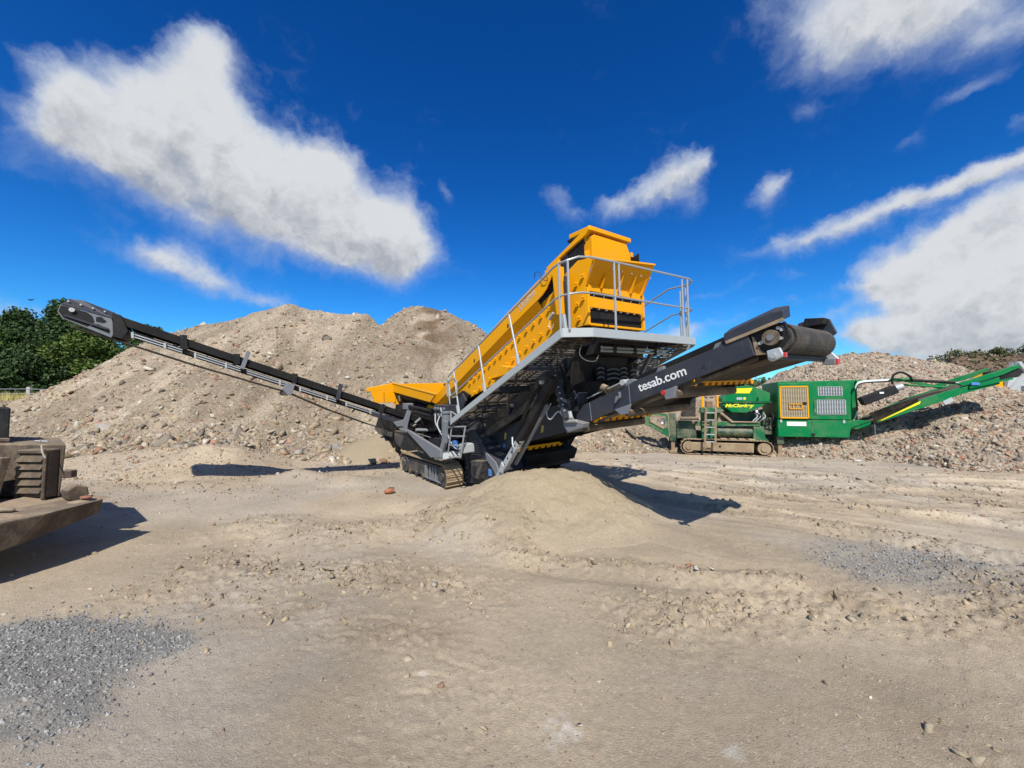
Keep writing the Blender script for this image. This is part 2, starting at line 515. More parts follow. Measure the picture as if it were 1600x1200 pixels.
M['brownmetal'] = paint('dirt_caked_metal', (0.070, 0.048, 0.033), dust=0.24, rough=0.85, scale=4, var=0.4, bump=0.25)
M['drum'] = paint('worn_drum_rubber', (0.060, 0.058, 0.056), dust=0.14, rough=0.75, spec=0.25)
M['lattice'] = paint('pale_mesh', (0.50, 0.41, 0.25), dust=0.2, rough=0.6, bump=0)
M['rust'] = paint('rusty_iron', (0.16, 0.075, 0.04), dust=0.4, rough=0.85, bump=0.3)
M['postwood'] = paint('weathered_post_wood', (0.42, 0.38, 0.33), dust=0.1, rough=0.9)

# ------------------------------------------------------------------ placement of the two machines
SCR_P0 = np.array([-1.28, 7.75, 0.0])
_th, _ro, _ta = math.radians(36.6), math.radians(2.9), math.radians(1.0)
SCR_W = np.array([math.cos(_th) * math.cos(_ro), math.sin(_th) * math.cos(_ro), math.sin(_ro)])
_a = np.array([math.sin(_th) * math.cos(_ta), -math.cos(_th) * math.cos(_ta), -math.sin(_ta)])
_a = _a - SCR_W * np.dot(_a, SCR_W)
SCR_A = _a / np.linalg.norm(_a)
SCR_N = np.cross(SCR_A, SCR_W)
CR_O = np.array([8.78, 12.93, 0.0]); CR_YAW = -math.radians(20)

# ------------------------------------------------------------------ terrain height
RUT_LINES = [
    ([(0.0, 4.61), (0.69, 4.32), (1.33, 4.15), (2.1, 3.97), (2.74, 3.9)], 0.13, 0.030),
    ([(3.0, 7.3), (4.05, 6.28), (4.53, 5.62), (5.07, 5.09), (5.9, 4.2)], 0.20, 0.045),
    ([(3.4, 8.6), (4.9, 7.4), (6.2, 6.3), (7.8, 5.2)], 0.14, 0.030),
    ([(3.0, 10.2), (5.2, 8.6), (7.5, 7.2), (10, 6.0)], 0.14, 0.028),
    ([(3.5, 12.0), (6.0, 9.8), (8.5, 8.4), (12, 7.2)], 0.16, 0.028),
    ([(-3.6, 5.6), (-2.4, 5.2), (-1.7, 5.5), (-0.9, 5.4), (-0.1, 4.9)], 0.34, 0.050),
]
CLODS = [
    ([(-3.23, 4.28), (-2.51, 4.12), (-1.83, 4.07), (-1.12, 3.9), (-0.5, 3.8)], 0.42, 1.0),
    ([(1.02, 3.25), (1.9, 3.41), (2.76, 3.47), (3.37, 3.26), (4.3, 3.2)], 0.42, 1.25),
    ([(3.9, 3.3), (4.8, 3.8), (6.0, 3.6)], 0.5, 1.3),
    ([(-2.41, 5.34), (-1.67, 5.6), (-0.91, 5.5), (-0.08, 4.9)], 0.45, 1.1),
    ([(-3.4, 3.7), (-2.4, 3.5), (-1.3, 3.1), (-0.6, 3.0)], 0.30, 0.5),
    ([(2.3, 2.0), (2.9, 1.8), (3.6, 1.9)], 0.35, 0.30),
]
TREADS = [[(-2.2, 1.55), (-1.75, 2.35), (-1.0, 3.1)], [(-1.5, 1.4), (-1.05, 2.1), (-0.3, 2.7)], [(3.2, 6.6), (4.3, 5.6), (5.4, 4.5)], [(4.6, 7.6), (6.0, 6.4), (7.4, 5.4)]]
PATCH1 = [(-3.95, 3.0), (-3.71, 3.15), (-3.29, 3.18), (-2.83, 3.12), (-2.24, 2.88), (-2.34, 2.58), (-2.25, 2.29), (-2.35, 2.12), (-2.79, 2.18), (-4.2, 2.3)]
PATCH2 = [(3.47, 4.46), (4.05, 4.75), (4.92, 4.86), (5.27, 4.5), (5.42, 4.28), (4.36, 3.9), (3.77, 3.8), (3.37, 3.76), (3.3, 4.04)]

def in_poly(x, y, poly):
    """signed-ish distance: positive inside"""
    inside = np.zeros(np.shape(x), bool)
    n = len(poly)
    for i in range(n):
        x0, y0 = poly[i]; x1, y1 = poly[(i + 1) % n]
        c = (y0 > y) != (y1 > y)
        xi = (x1 - x0) * (y - y0) / (y1 - y0 + 1e-12) + x0
        inside ^= c & (x < xi)
    d = dist_poly(x, y, poly + [poly[0]])
    return np.where(inside, d, -d)

def front_sand(x, y):
    # a short crest with longer slopes to the front and left
    t0 = np.clip((x - 0.05) / 0.95, 0, 1)
    dx, dy = x - (0.05 + 0.95 * t0), y - (6.30 + 0.15 * t0)
    dx = np.where(dx < 0, dx / 1.75, dx / 1.45)
    dy = np.where(dy < 0, dy / 1.75, dy / 1.15)
    d = np.sqrt(dx * dx + dy * dy) + 0.05 * fbm(x, y, 0.9, 3, 31)
    h = 0.76 * np.clip(1 - d, 0, 1) ** 1.3 + 0.06 * fbm(x, y, 0.40, 4, 37) * sstep(1 - d, 0.05, 0.4)
    h = np.where(h > 0.42, 0.42 + 0.24 * np.tanh((h - 0.42) / 0.24), h)
    # a low tongue running to the right
    t = dist_poly(x, y, [(1.2, 6.1), (2.1, 5.3), (2.7, 4.7)])
    h2 = 0.12 * np.clip(1 - t / 0.55, 0, 1) * sstep(2.9 - x, 0, 1.5)
    return np.maximum(h, h2)

def rear_sand(x, y):
    d = np.hypot(x + 4.15, (y - 12.6)) / 1.55 + 0.05 * fbm(x, y, 0.7, 3, 33)
    h = 0.92 * np.clip(1 - d, 0, 1)
    return np.where(h > 0.72, 0.72 + (h - 0.72) * 0.4, h)

def track_streaks(x, y):
    """long tyre and crawler marks that sweep over the right of the yard"""
    out = np.zeros(np.shape(x))
    for k, (ang, cx, cy, curv) in enumerate(((-0.46, 6.5, 9.2, 0.02), (-0.30, 7.0, 8.0, -0.015), (-0.62, 5.2, 7.8, 0.03))):
        s = (x - cx) * math.cos(ang) + (y - cy) * math.sin(ang)
        q = -(x - cx) * math.sin(ang) + (y - cy) * math.cos(ang) + curv * s * s
        out = out + (fbm(s * 0.14, q * 2.6, 0.5, 3, 171 + 7 * k) + 0.8 * fbm(s * 0.22, q * 7.0, 0.5, 2, 175 + 7 * k)) * np.exp(-(q / 2.6) ** 2)
    m = sstep(x, 1.2, 3.4) * sstep(y, 4.6, 6.2) * (1 - sstep(y, 12.5, 14.5))
    return out * m

def ground_z(x, y, fine=True):
    r = np.hypot(x, y)
    z = 0.05 * fbm(x, y, 5.0, 3, 1) * sstep(r, 2, 7) + 0.014 * fbm(x, y, 0.9, 3, 2)
    # the yard climbs towards the trees at the back left
    z = z + 1.75 * sstep(y + (-x - 15) * 0.25, 14.5, 25) * sstep(-x, 13, 23)
    z = z + 1.2 * sstep(y, 26, 60)
    # gravel apron in front of the big heap
    z = z + 0.50 * np.clip(1 - np.hypot((x + 10.0) / 5.5, (y - 12.2) / 3.0), 0, 1)
    hump = np.maximum.reduce([0.58 * (1 - np.hypot((x + 7.9) / 2.0, (y - 10.2) / 1.8)), 0.20 * (1 - np.hypot((x + 4.9) / 0.8, (y - 9.0) / 0.7)), 0.15 * (1 - np.hypot((x + 3.6) / 0.8, (y - 8.6) / 0.6))])
    z = z + np.maximum(hump, 0) * (1 + 0.25 * fbm(x, y, 0.6, 3, 19))
    # the screener stands on ground that climbs a little to its far side
    dx, dy = x - SCR_P0[0], y - SCR_P0[1]
    u = dx * math.sin(_th) - dy * math.cos(_th); v = dx * math.cos(_th) + dy * math.sin(_th)
    m = sstep(u, -6, -3) * (1 - sstep(u, 1.2, 3.5)) * (1 - sstep(v, 3.2, 6.5))
    z = z + m * (np.clip(v, 0, 4) * math.tan(_ro) - np.clip(u, -4, 0) * math.tan(_ta))
    z = z * (1 - 0.0 * m)
    for pts, wd, amp in RUT_LINES:
        d = dist_poly(x, y, pts) + wd * 0.5 * fbm(x, y, 0.5, 3, 61)
        z = z + amp * (np.exp(-(d / wd) ** 2) - 0.9 * np.exp(-((d - 2.1 * wd) / wd) ** 2))
    z = z + 0.060 * track_streaks(x, y)
    if fine:
        near = 1 - sstep(r, 9, 16)
        rough = np.zeros(np.shape(x))
        for pts, wd, k in CLODS:
            d = dist_poly(x, y, pts) + 0.25 * fbm(x, y, 0.7, 3, 71)
            rough = np.maximum(rough, k * np.exp(-(d / wd) ** 2))
        for pts, wd, amp in RUT_LINES:
            d = dist_poly(x, y, pts) + 0.2 * fbm(x, y, 0.5, 3, 73)
            rough = np.maximum(rough, 0.8 * np.exp(-(d / (wd * 1.8)) ** 2))
        rough = np.maximum(rough, 0.22 * sstep(fbm(x, y, 1.6, 3, 75), 0.05, 0.4))
        clod = 1 - np.abs(fbm(x, y, 0.22, 4, 81, 0.55)) * 2.2
        lump = np.maximum(0, fbm(x, y, 0.11, 3, 83) - 0.08)
        lump2 = np.maximum(0, fbm(x, y, 0.055, 3, 84) - 0.05)
        z = z + near * rough * (0.020 * (clod - 0.6) + 0.032 * lump + 0.060 * lump2)
        z = z + near * (0.004 * fbm(x, y, 0.08, 3, 85) + 0.0025 * fbm(x, y, 0.028, 2, 87))
        for i, pts in enumerate(TREADS):
            d = dist_poly(x, y, pts)
            ang = 0.9 if i < 2 else -0.8
            s = x * math.cos(ang) + y * math.sin(ang); q = -x * math.sin(ang) + y * math.cos(ang)
            ph = 2 * PI * (s + 0.12 * fbm(x, y, 0.3, 2, 90) + 0.30 * np.abs(((q * 2.4) % 1.0) - 0.5)) / 0.19
            lug = sstep(np.sin(ph), 0.55, 0.95) - 0.45 * sstep(np.sin(ph - 0.9), 0.6, 0.95)
            z = z - near * (0.009 if i < 2 else 0.026) * lug * np.exp(-(d / 0.24) ** 4) * sstep(fbm(x, y, 0.5, 2, 91), -0.2, 0.3)
        p1 = sstep(in_poly(x, y, PATCH1) + 0.12 * fbm(x, y, 0.35, 3, 93), -0.08, 0.25)
        z = z + 0.022 * p1 * (1 + 0.4 * fbm(x, y, 0.25, 3, 95))
    return z

def ground_tone(x, y):
    base = np.empty(x.shape + (3,))
    a = np.array([0.482, 0.388, 0.268]); b = np.array([0.455, 0.388, 0.300]); c = np.array([0.355, 0.275, 0.185])
    grey = sstep(fbm(x, y, 2.2, 4, 101), -0.15, 0.35)[..., None]
    base = a * (1 - grey) + b * grey
    damp = np.zeros(x.shape)
    for pts, wd, k in CLODS:
        damp = np.maximum(damp, np.exp(-(dist_poly(x, y, pts) / (wd * 1.1)) ** 2))
    damp = (damp * sstep(fbm(x, y, 0.5, 4, 103), -0.3, 0.4))[..., None] * 0.55
    base = base * (1 - damp) + c * damp
    # crushed grey chippings spilt in two patches
    g = np.array([0.25, 0.24, 0.215])
    n = 0.22 * fbm(x, y, 0.5, 4, 105) + 0.08 * fbm(x, y, 0.1, 3, 107)
    p = np.maximum(sstep(in_poly(x, y, PATCH1) + n, -0.06, 0.16), 0.5 * sstep(in_poly(x, y, PATCH2) + n * 1.9, -0.35, 0.6))[..., None]
    base = base * (1 - p) + g * p
    # two spills of pale powder
    for (cx, cy, rr) in ((0.27, 2.14, 0.10), (1.08, 2.0, 0.075), (-0.58, 2.55, 0.05)):
        w = (np.exp(-((np.hypot(x - cx, (y - cy) * 1.1) + 0.11 * fbm(x, y, 0.10, 4, 109)) / rr) ** 4) * 0.75 * sstep(fbm(x, y, 0.03, 3, 110), -0.5, 0.3))[..., None]
        base = base * (1 - w) + np.array([0.66, 0.60, 0.50]) * w
    st = track_streaks(x, y)[..., None]
    base = base * (1 + 0.34 * st)  # rut hollows darker, crests lighter: shade put into the ground colour
    patchy = fbm(x, y, 1.1, 5, 113)[..., None]
    base = base * (1 + 0.20 * patchy)
    base = base * (1 + 0.16 * fbm(x, y, 0.6, 5, 111)[..., None])
    return np.clip(base, 0.02, 0.8)

def ground_material(name, speck=1.0, attr='tone', bump=1.0, coarse=False):
    m, nt, b = mat_new(name)
    geo = nt.node('ShaderNodeNewGeometry'); pos = geo.outputs['Position']
    at = nt.node('ShaderNodeAttribute'); at.attribute_name = attr
    n_f = nt.math('ADD', nt.math('MULTIPLY', nt.noise(pos, 26, 6, 0.7), 0.5), nt.math('MULTIPLY', nt.noise(pos, 140, 4, 0.7), 0.5))
    c = nt.mix(nt.smooth(n_f, 0.36, 0.62), nt.mix(0.30, at.outputs['Color'], (0.10, 0.075, 0.05)), at.outputs['Color'])
    # scattered pale and dark grit
    vo = nt.node('ShaderNodeTexVoronoi'); vo.feature = 'F1'; vo.inputs['Scale'].default_value = 42; vo.inputs['Randomness'].default_value = 1
    nt.l.new(pos, vo.inputs['Vector'])
    wn = nt.node('ShaderNodeTexWhiteNoise'); nt.l.new(vo.outputs['Position'], wn.inputs['Vector'])
    speckm = nt.math('MULTIPLY', nt.math('LESS_THAN', vo.outputs['Distance'], 0.30), nt.math('GREATER_THAN', wn.outputs['Value'], 0.86))
    gritc = nt.ramp(wn.outputs['Value'], [(0.86, (0.56, 0.50, 0.42)), (0.93, (0.16, 0.13, 0.10)), (0.965, (0.36, 0.17, 0.10)), (0.98, (0.5, 0.47, 0.42))], 'CONSTANT')
    c = nt.mix(nt.math('MULTIPLY', speckm, 0.75 * speck), c, gritc)
    rise = None
    if coarse:
        # crushed stone too small to build one by one
        for sc_, th_ in ((9.0, 0.55), (18.0, 0.45)):
            v2 = nt.node('ShaderNodeTexVoronoi'); v2.feature = 'F1'; v2.inputs['Scale'].default_value = sc_
            nt.l.new(pos, v2.inputs['Vector'])
            w2 = nt.node('ShaderNodeTexWhiteNoise'); nt.l.new(v2.outputs['Position'], w2.inputs['Vector'])
            tone2 = nt.ramp(w2.outputs['Value'], [(0.0, (0.36, 0.285, 0.19)), (0.25, (0.46, 0.385, 0.285)), (0.45, (0.26, 0.20, 0.135)), (0.6, (0.41, 0.32, 0.215)), (0.8, (0.34, 0.19, 0.12)), (0.88, (0.24, 0.205, 0.165)), (0.95, (0.56, 0.50, 0.41))], 'CONSTANT')
            m2 = nt.math('MULTIPLY', nt.math('LESS_THAN', v2.outputs['Distance'], th_), nt.math('GREATER_THAN', nt.math('FRACT', nt.math('MULTIPLY', w2.outputs['Value'], 37.0)), 0.45))
            tone2 = nt.mix(1.0, tone2, nt.mix(1.0, at.outputs['Color'], (2.7, 3.4, 5.0), 'MULTIPLY'), 'MULTIPLY')
            c = nt.mix(nt.math('MULTIPLY', m2, 0.6), c, tone2)
            rise = nt.math('MULTIPLY', m2, nt.math('SUBTRACT', 1.0, v2.outputs['Distance'])) if rise is None else nt.math('ADD', rise, nt.math('MULTIPLY', m2, nt.math('SUBTRACT', 0.8, v2.outputs['Distance'])))
    nt.put(b.inputs['Base Color'], c)
    b.inputs['Roughness'].default_value = 1.0
    b.inputs['Specular IOR Level'].default_value = 0.15
    vb = nt.node('ShaderNodeTexVoronoi'); vb.feature = 'F1'; vb.inputs['Scale'].default_value = 75
    nt.l.new(nt.vmath('ADD', pos, nt.vmath('SCALE', nt.noise(pos, 30, 3, 0.6, color=True), 0.02)), vb.inputs['Vector'])
    h = nt.math('ADD', nt.math('MULTIPLY', nt.noise(pos, 110, 6, 0.75), 0.75), nt.math('MULTIPLY', nt.noise(pos, 12, 4, 0.55), 0.22))
    h = nt.math('SUBTRACT', h, nt.math('MULTIPLY', vb.outputs['Distance'], 0.16))
    h = nt.math('ADD', h, nt.math('MULTIPLY', speckm, 0.12 * speck))
    bp = nt.node('ShaderNodeBump'); bp.inputs['Strength'].default_value = 0.80 * bump; bp.inputs['Distance'].default_value = 0.026
    nt.l.new(h, bp.inputs['Height']); nt.l.new(bp.outputs[0], b.inputs['Normal'])
    if rise is not None:
        b2 = nt.node('ShaderNodeBump'); b2.inputs['Strength'].default_value = 0.9; b2.inputs['Distance'].default_value = 0.07
        nt.l.new(rise, b2.inputs['Height']); nt.l.new(b2.outputs[0], bp.inputs['Normal'])
    return m

M['ground'] = ground_material('yard_sand')
M['sandpile'] = ground_material('fine_sand', speck=0.35, bump=0.6)

def build_ground():
    fa = np.linspace(-62, 62, 540)
    ang = np.radians(np.concatenate([np.linspace(-180, -66, 40, endpoint=False), fa, np.linspace(66, 180, 40, endpoint=False)[1:]]))
    rad = np.concatenate([[0.3, 0.8], 1.2 * (30 / 1.2) ** np.linspace(0, 1, 560), np.array([34, 40, 50, 65, 90, 140, 250, 500, 1200])])
    A, R = np.meshgrid(ang, rad)
    X, Y = R * np.sin(A), R * np.cos(A)
    Z = ground_z(X, Y)
    V = np.stack([X, Y, Z], -1).reshape(-1, 3)
    na, nr = len(ang), len(rad)
    i = np.arange(nr - 1)[:, None] * na + np.arange(na)[None, :]
    j = np.arange(nr - 1)[:, None] * na + (np.arange(na)[None, :] + 1) % na
    Q = np.stack([i, j, j + na, i + na], -1).reshape(-1, 4)[:, ::-1]
    me = mesh_np('ground', V, Q, True, ground_tone(X, Y).reshape(-1, 3))
    me.materials.append(M['ground'])
    o = link(bpy.data.objects.new('ground', me))
    tag(o, 'sandy trampled quarry yard ground with ruts and clods', kind='structure')
build_ground()

def grid_mesh(name, x0, x1, y0, y1, step, hf, tonef, mat, keep=0.01, sink=0.05, ground_fine=True):
    """height field over the ground; faces only where it rises above the ground"""
    xs = np.arange(x0, x1 + step, step); ys = np.arange(y0, y1 + step, step)
    X, Y = np.meshgrid(xs, ys)
    add = hf(X, Y)
    Z = ground_z(X, Y, ground_fine) * 1.0 + add
    Z = np.where(add < keep, Z - sink, Z)
    nx, ny = len(xs), len(ys)
    i = np.arange(ny - 1)[:, None] * nx + np.arange(nx - 1)[None, :]
    Q = np.stack([i, i + 1, i + nx + 1, i + nx], -1).reshape(-1, 4)
    ok = (add.ravel()[Q] > keep).any(1)
    Q = Q[ok]
    used = np.unique(Q); remap = np.full(X.size, -1); remap[used] = np.arange(len(used))
    V = np.stack([X, Y, Z], -1).reshape(-1, 3)[used]
    tone = tonef(X, Y, add).reshape(-1, 3)[used]
    me = mesh_np(name, V, remap[Q], True, tone)
    me.materials.append(mat)
    return link(bpy.data.objects.new(name, me))

def sand_tone(x, y, h):
    a = np.array([0.425, 0.340, 0.225])
    return np.clip(a * (1 + 0.10 * fbm(x, y, 0.5, 4, 121)[..., None]), 0, 1)

fs = grid_mesh('sand_pile', -2.2, 3.6, 3.6, 7.8, 0.028, lambda x, y: front_sand(x, y) + (0.030 * fbm(x, y, 0.22, 4, 35) + 0.02 * np.maximum(0, fbm(x, y, 0.07, 3, 36))) * sstep(front_sand(x, y), 0.02, 0.12), lambda x, y, h: (sand_tone(x, y, h) * sstep(h, 0.0, 0.35)[..., None] + ground_tone(x, y) * (1 - sstep(h, 0.0, 0.35)[..., None])) * 0.97, M['ground'], keep=0.004, sink=0.02)
tag(fs, 'low pale heap of fine sand in front of the yellow screener', 'sand pile')
rs = grid_mesh('sand_pile', -6.2, -2.2, 10.6, 14.6, 0.05, rear_sand, lambda x, y, h: sand_tone(x, y, h) * 0.85, M['ground'])
tag(rs, 'small cone of sand behind the rear end of the screener', 'sand pile')

# ------------------------------------------------------------------ rubble heaps
def ridge_height(x, y, ridge, slope):
    best = np.full(np.shape(x), -1e9)
    for (x0, y0, h0), (x1, y1, h1) in zip(ridge[:-1], ridge[1:]):
        dx, dy = x1 - x0, y1 - y0
        t = np.clip(((x - x0) * dx + (y - y0) * dy) / (dx * dx + dy * dy), 0, 1)
        d = np.hypot(x - x0 - t * dx, y - y0 - t * dy)
        best = np.maximum(best, h0 + (h1 - h0) * t - slope * (np.sqrt(d * d + 0.3) - 0.5))
    return best

MAIN_RIDGE = [(-29, 20.5, 1.2), (-24.9, 22, 2.55), (-21.6, 22, 4.1), (-17.1, 22, 6.35), (-14.4, 22, 7.0), (-12.3, 22, 7.4), (-11.0, 22, 7.0), (-9.2, 22, 6.9), (-8.4, 22, 6.95), (-7.1, 22, 6.35),
              (-5.4, 22, 7.35), (-4.2, 22, 7.15), (-3.0, 22, 6.55), (-1.2, 21.5, 5.6), (2.5, 21, 4.5), (6.9, 20.5, 4.1), (8.5, 20, 3.5), (10, 19, 2.3)]
def main_heap(x, y):
    g = ground_z(x, y, False)
    w = 0.35 * fbm(x, y, 3.0, 3, 41)
    h = ridge_height(x + w, y + w, MAIN_RIDGE, 0.735) - np.where(x < -13, g, 0)
    gul = fbm(x * 2.2, y * 0.45, 2.2, 4, 43)
    h = h + 0.38 * gul * sstep(22 - y, 0.0, 3.0) - 0.35 * np.exp(-((x + 7.2) / 0.7) ** 2) * sstep(y, 17.5, 20) + 0.10 * fbm(x, y, 0.8, 3, 45) + 0.06 * fbm(x, y, 0.25, 3, 47)
    foot = 0.35 * sstep(fbm(x, y, 1.5, 3, 49), -0.1, 0.5)
    return np.where(h < 0.4, np.maximum(h, (h + 0.5) * 0.35), h) - 0.05 + 0 * foot

RIGHT_RIDGE = [(10.6, 17.2, 2.4), (12.1, 16.6, 3.3), (13.7, 16.6, 3.75), (15.4, 16.6, 4.05), (17.4, 16.6, 3.75), (19.0, 16.6, 3.2), (20.6, 16.4, 2.6), (22.6, 16, 1.4)]
RIGHT_LOBE = [(14.2, 12.4, 1.75), (16.5, 11.6, 2.0), (19, 11.5, 1.4)]
def right_heap(x, y):
    w = 0.35 * fbm(x, y, 2.0, 3, 51)
    h = np.maximum(ridge_height(x + w, y + w, RIGHT_RIDGE, 0.70), ridge_height(x + w, y + w, RIGHT_LOBE, 0.60))
    h = h + 0.18 * fbm(x, y, 1.4, 4, 53) + 0.10 * fbm(x, y, 0.4, 3, 55)
    return h - 0.03

def heap_tone_main(x, y, h):
    a = np.array([0.41, 0.332, 0.235]); b = np.array([0.285, 0.225, 0.155]); d = np.array([0.16, 0.105, 0.062])
    t = sstep(fbm(x * 1.6, y * 0.6, 2.0, 4, 131), -0.3, 0.3)[..., None]
    c = a * (1 - t) + b * t
    # a streak of darker earth tipped over the right-hand crest
    s = (np.exp(-((x + 4.4 - 0.12 * (22 - y)) / 1.25) ** 2) * sstep(y, 15.5, 18.5) * sstep(fbm(x, y, 0.9, 4, 133), -0.35, 0.15))[..., None] * 0.97
    c = c * (1 - s) + d * s
    return np.clip(c * (1 + 0.18 * fbm(x, y, 0.5, 4, 135)[..., None]), 0.02, 0.9)

def heap_tone_right(x, y, h):
    c = np.ones(x.shape + (3,)) * np.array([0.40, 0.325, 0.24])
    return np.clip(c * (1 + 0.25 * fbm(x, y, 0.5, 4, 137)[..., None]), 0.02, 0.9)

M['heap'] = ground_material('rubble_fines', speck=1.0, bump=1.0, coarse=True)
heap = grid_mesh('rubble_heap', -31, 13, 9.5, 26, 0.085, main_heap, heap_tone_main, M['heap'], ground_fine=False)
tag(heap, 'tall tan heap of crushed rubble and earth behind the yellow screener', 'rubble heap')
rheap = grid_mesh('rubble_heap', 7.5, 24, 7.5, 20, 0.08, right_heap, heap_tone_right, M['heap'], ground_fine=False)
tag(rheap, 'heap of broken brick and stone under the green conveyor', 'rubble heap')

# ------------------------------------------------------------------ stones
def rock_shapes(k, npts, flat, seed):
    rg = np.random.default_rng(seed)
    out = []
    for i in range(k):
        p = rg.normal(size=(npts, 3)); p /= np.linalg.norm(p, axis=1)[:, None]
        p *= rg.uniform(0.75, 1.0, (npts, 1))
        p = np.sign(p) * np.abs(p) ** 0.62
        p *= np.array([1.0, rg.uniform(0.55, 0.9), rg.uniform(*flat)])
        bm = bmesh.new()
        vs = [bm.verts.new(q * 0.5) for q in p]
        r = bmesh.ops.convex_hull(bm, input=vs)
        loose = [v for v in bm.verts if not v.link_faces]
        bmesh.ops.delete(bm, geom=loose, context='VERTS')
        bmesh.ops.triangulate(bm, faces=bm.faces)
        bm.verts.index_update()
        V = np.array([v.co for v in bm.verts]); T = np.array([[v.index for v in f.verts] for f in bm.faces])
        bm.free()
        out.append((V, T))
    return out

ROCKS = rock_shapes(8, 9, (0.40, 0.75), 5)
PEBBLE = rock_shapes(6, 7, (0.5, 0.8), 6)
SHARDS = rock_shapes(8, 9, (0.25, 0.5), 8)

TONES_MAIN = [(0.41, 0.325, 0.215), (0.47, 0.39, 0.28), (0.35, 0.275, 0.185), (0.31, 0.265, 0.21), (0.56, 0.50, 0.40), (0.40, 0.25, 0.165), (0.42, 0.33, 0.22), (0.39, 0.31, 0.21), (0.21, 0.175, 0.135), (0.40, 0.32, 0.215), (0.44, 0.36, 0.25), (0.37, 0.29, 0.195), (0.46, 0.38, 0.27), (0.36, 0.20, 0.13)]
TONES_RIGHT = [(0.42, 0.335, 0.23), (0.49, 0.405, 0.30), (0.36, 0.28, 0.19), (0.31, 0.265, 0.215), (0.40, 0.21, 0.13), (0.56, 0.49, 0.385), (0.45, 0.355, 0.245), (0.21, 0.175, 0.14), (0.40, 0.265, 0.18), (0.43, 0.35, 0.255)]

def rand_rot(n, rg, tilt=None):
    q = rg.normal(size=(n, 4))
    if tilt is not None:
        q[:, 1:3] *= tilt
    q /= np.linalg.norm(q, axis=1)[:, None]
    w, x, y, z = q.T
    return np.stack([1 - 2 * (y * y + z * z), 2 * (x * y - z * w), 2 * (x * z + y * w), 2 * (x * y + z * w), 1 - 2 * (x * x + z * z), 2 * (y * z - x * w),
                     2 * (x * z - y * w), 2 * (y * z + x * w), 1 - 2 * (x * x + y * y)], -1).reshape(n, 3, 3)

def stone_cloud(name, pos, size, shapes, tones, mat, parent, rg, tilt=None, gain=None):
    """many stones joined into one mesh"""
    Vs, Ts, Cs, base = [], [], [], 0
    which = rg.integers(0, len(shapes), len(pos))
    tn = np.array(tones)[rg.integers(0, len(tones), len(pos))] * rg.uniform(0.75, 1.2, (len(pos), 1))
    if gain is not None: tn = tn * gain
    for k, (V, T) in enumerate(shapes):
        idx = np.nonzero(which == k)[0]
        if not len(idx): continue
        R = rand_rot(len(idx), rg, tilt)
        P = np.einsum('nij,vj->nvi', R, V) * size[idx][:, None, None] + pos[idx][:, None, :]
        Vs.append(P.reshape(-1, 3))
        Ts.append((T[None] + (np.arange(len(idx)) * len(V))[:, None, None] + base).reshape(-1, 3))
        Cs.append(np.repeat(tn[idx], len(V), axis=0))
        base += len(idx) * len(V)
    me = mesh_np(name, np.concatenate(Vs), np.concatenate(Ts), False, np.concatenate(Cs))
    me.materials.append(mat)
    o = link(bpy.data.objects.new(name, me), parent)
    o['kind'] = 'stuff'
    return o

M['stone_main'] = stone_mat('rubble_stone', TONES_MAIN)
M['stone_main_one'] = stone_mat('rubble_stone_single', TONES_MAIN, attr=False)
M['stone_right_one'] = stone_mat('brick_rubble_single', TONES_RIGHT, attr=False)
M['chips'] = stone_mat('grey_chippings', [])

def single_meshes(shapes, name, mat):
    out = []
    for V, T in shapes:
        me = mesh_np(name, V, T); me.materials.append(mat); out.append(me)
    return out
ME_MAIN = single_meshes(ROCKS, 'stone', M['stone_main_one'])
ME_MAIN_S = single_meshes(SHARDS, 'stone', M['stone_main_one'])
ME_RIGHT = single_meshes(SHARDS + ROCKS[:3], 'stone', M['stone_right_one'])

def single_stones(pos, size, meshes, parent, rg, name='stone', tilt=0.5):
    R = rand_rot(len(pos), rg, tilt)
    for i in range(len(pos)):
        o = bpy.data.objects.new(name, meshes[rg.integers(0, len(meshes))])
        link(o, parent)
        mt = Matrix([list(R[i][k]) + [0] for k in range(3)] + [[0, 0, 0, 1]])
        o.matrix_local = Matrix.Translation(tuple(pos[i])) @ mt @ Matrix.Diagonal((size[i], size[i], size[i], 1))

def heap_points(hf, x0, x1, y0, y1, n, rg, dens=None, ymaxslope=None):
    x = rg.uniform(x0, x1, n); y = rg.uniform(y0, y1, n)
    h = hf(x, y)
    ok = h > 0.02
    if dens is not None: ok &= rg.uniform(size=n) < dens(x, y, h)
    x, y, h = x[ok], y[ok], h[ok]
    return np.stack([x, y, ground_z(x, y, False) + h - 0.012], -1), h

rg = np.random.default_rng(21)
def dens_main(x, y, h):
    return np.clip(0.28 + 0.75 * np.exp(-h / 1.1) + 0.6 * fbm(x * 1.5, y * 0.6, 2.0, 3, 141), 0.05, 1) * np.clip(14.0 / y, 0, 1) * (y < 22.6)
def earthy(p):
    x, y = p[:, 0], p[:, 1]
    s = np.exp(-((x + 4.4 - 0.12 * (22 - y)) / 1.25) ** 2) * sstep(y, 15.5, 18.5) * sstep(fbm(x, y, 0.9, 4, 133), -0.35, 0.15)
    return 1 - s[:, None] * np.array([0.55, 0.62, 0.66])
p, h = heap_points(main_heap, -28, 9.5, 10, 23, 130000, rg, dens_main)
s = 0.050 * rg.pareto(1.9, len(p)).clip(0, 6.0) + 0.040 + 0.08 * np.exp(-h / 0.6) * rg.uniform(0, 1, len(p)) ** 2
stone_cloud('loose_rubble', p, s, PEBBLE + SHARDS[:3], TONES_MAIN, M['stone_main'], heap, rg, 0.8, earthy(p))
def dens_foot(x, y, h):
    return (h < 0.9) * np.clip(1.15 - h / 0.9, 0, 1) * (x < 4.5)
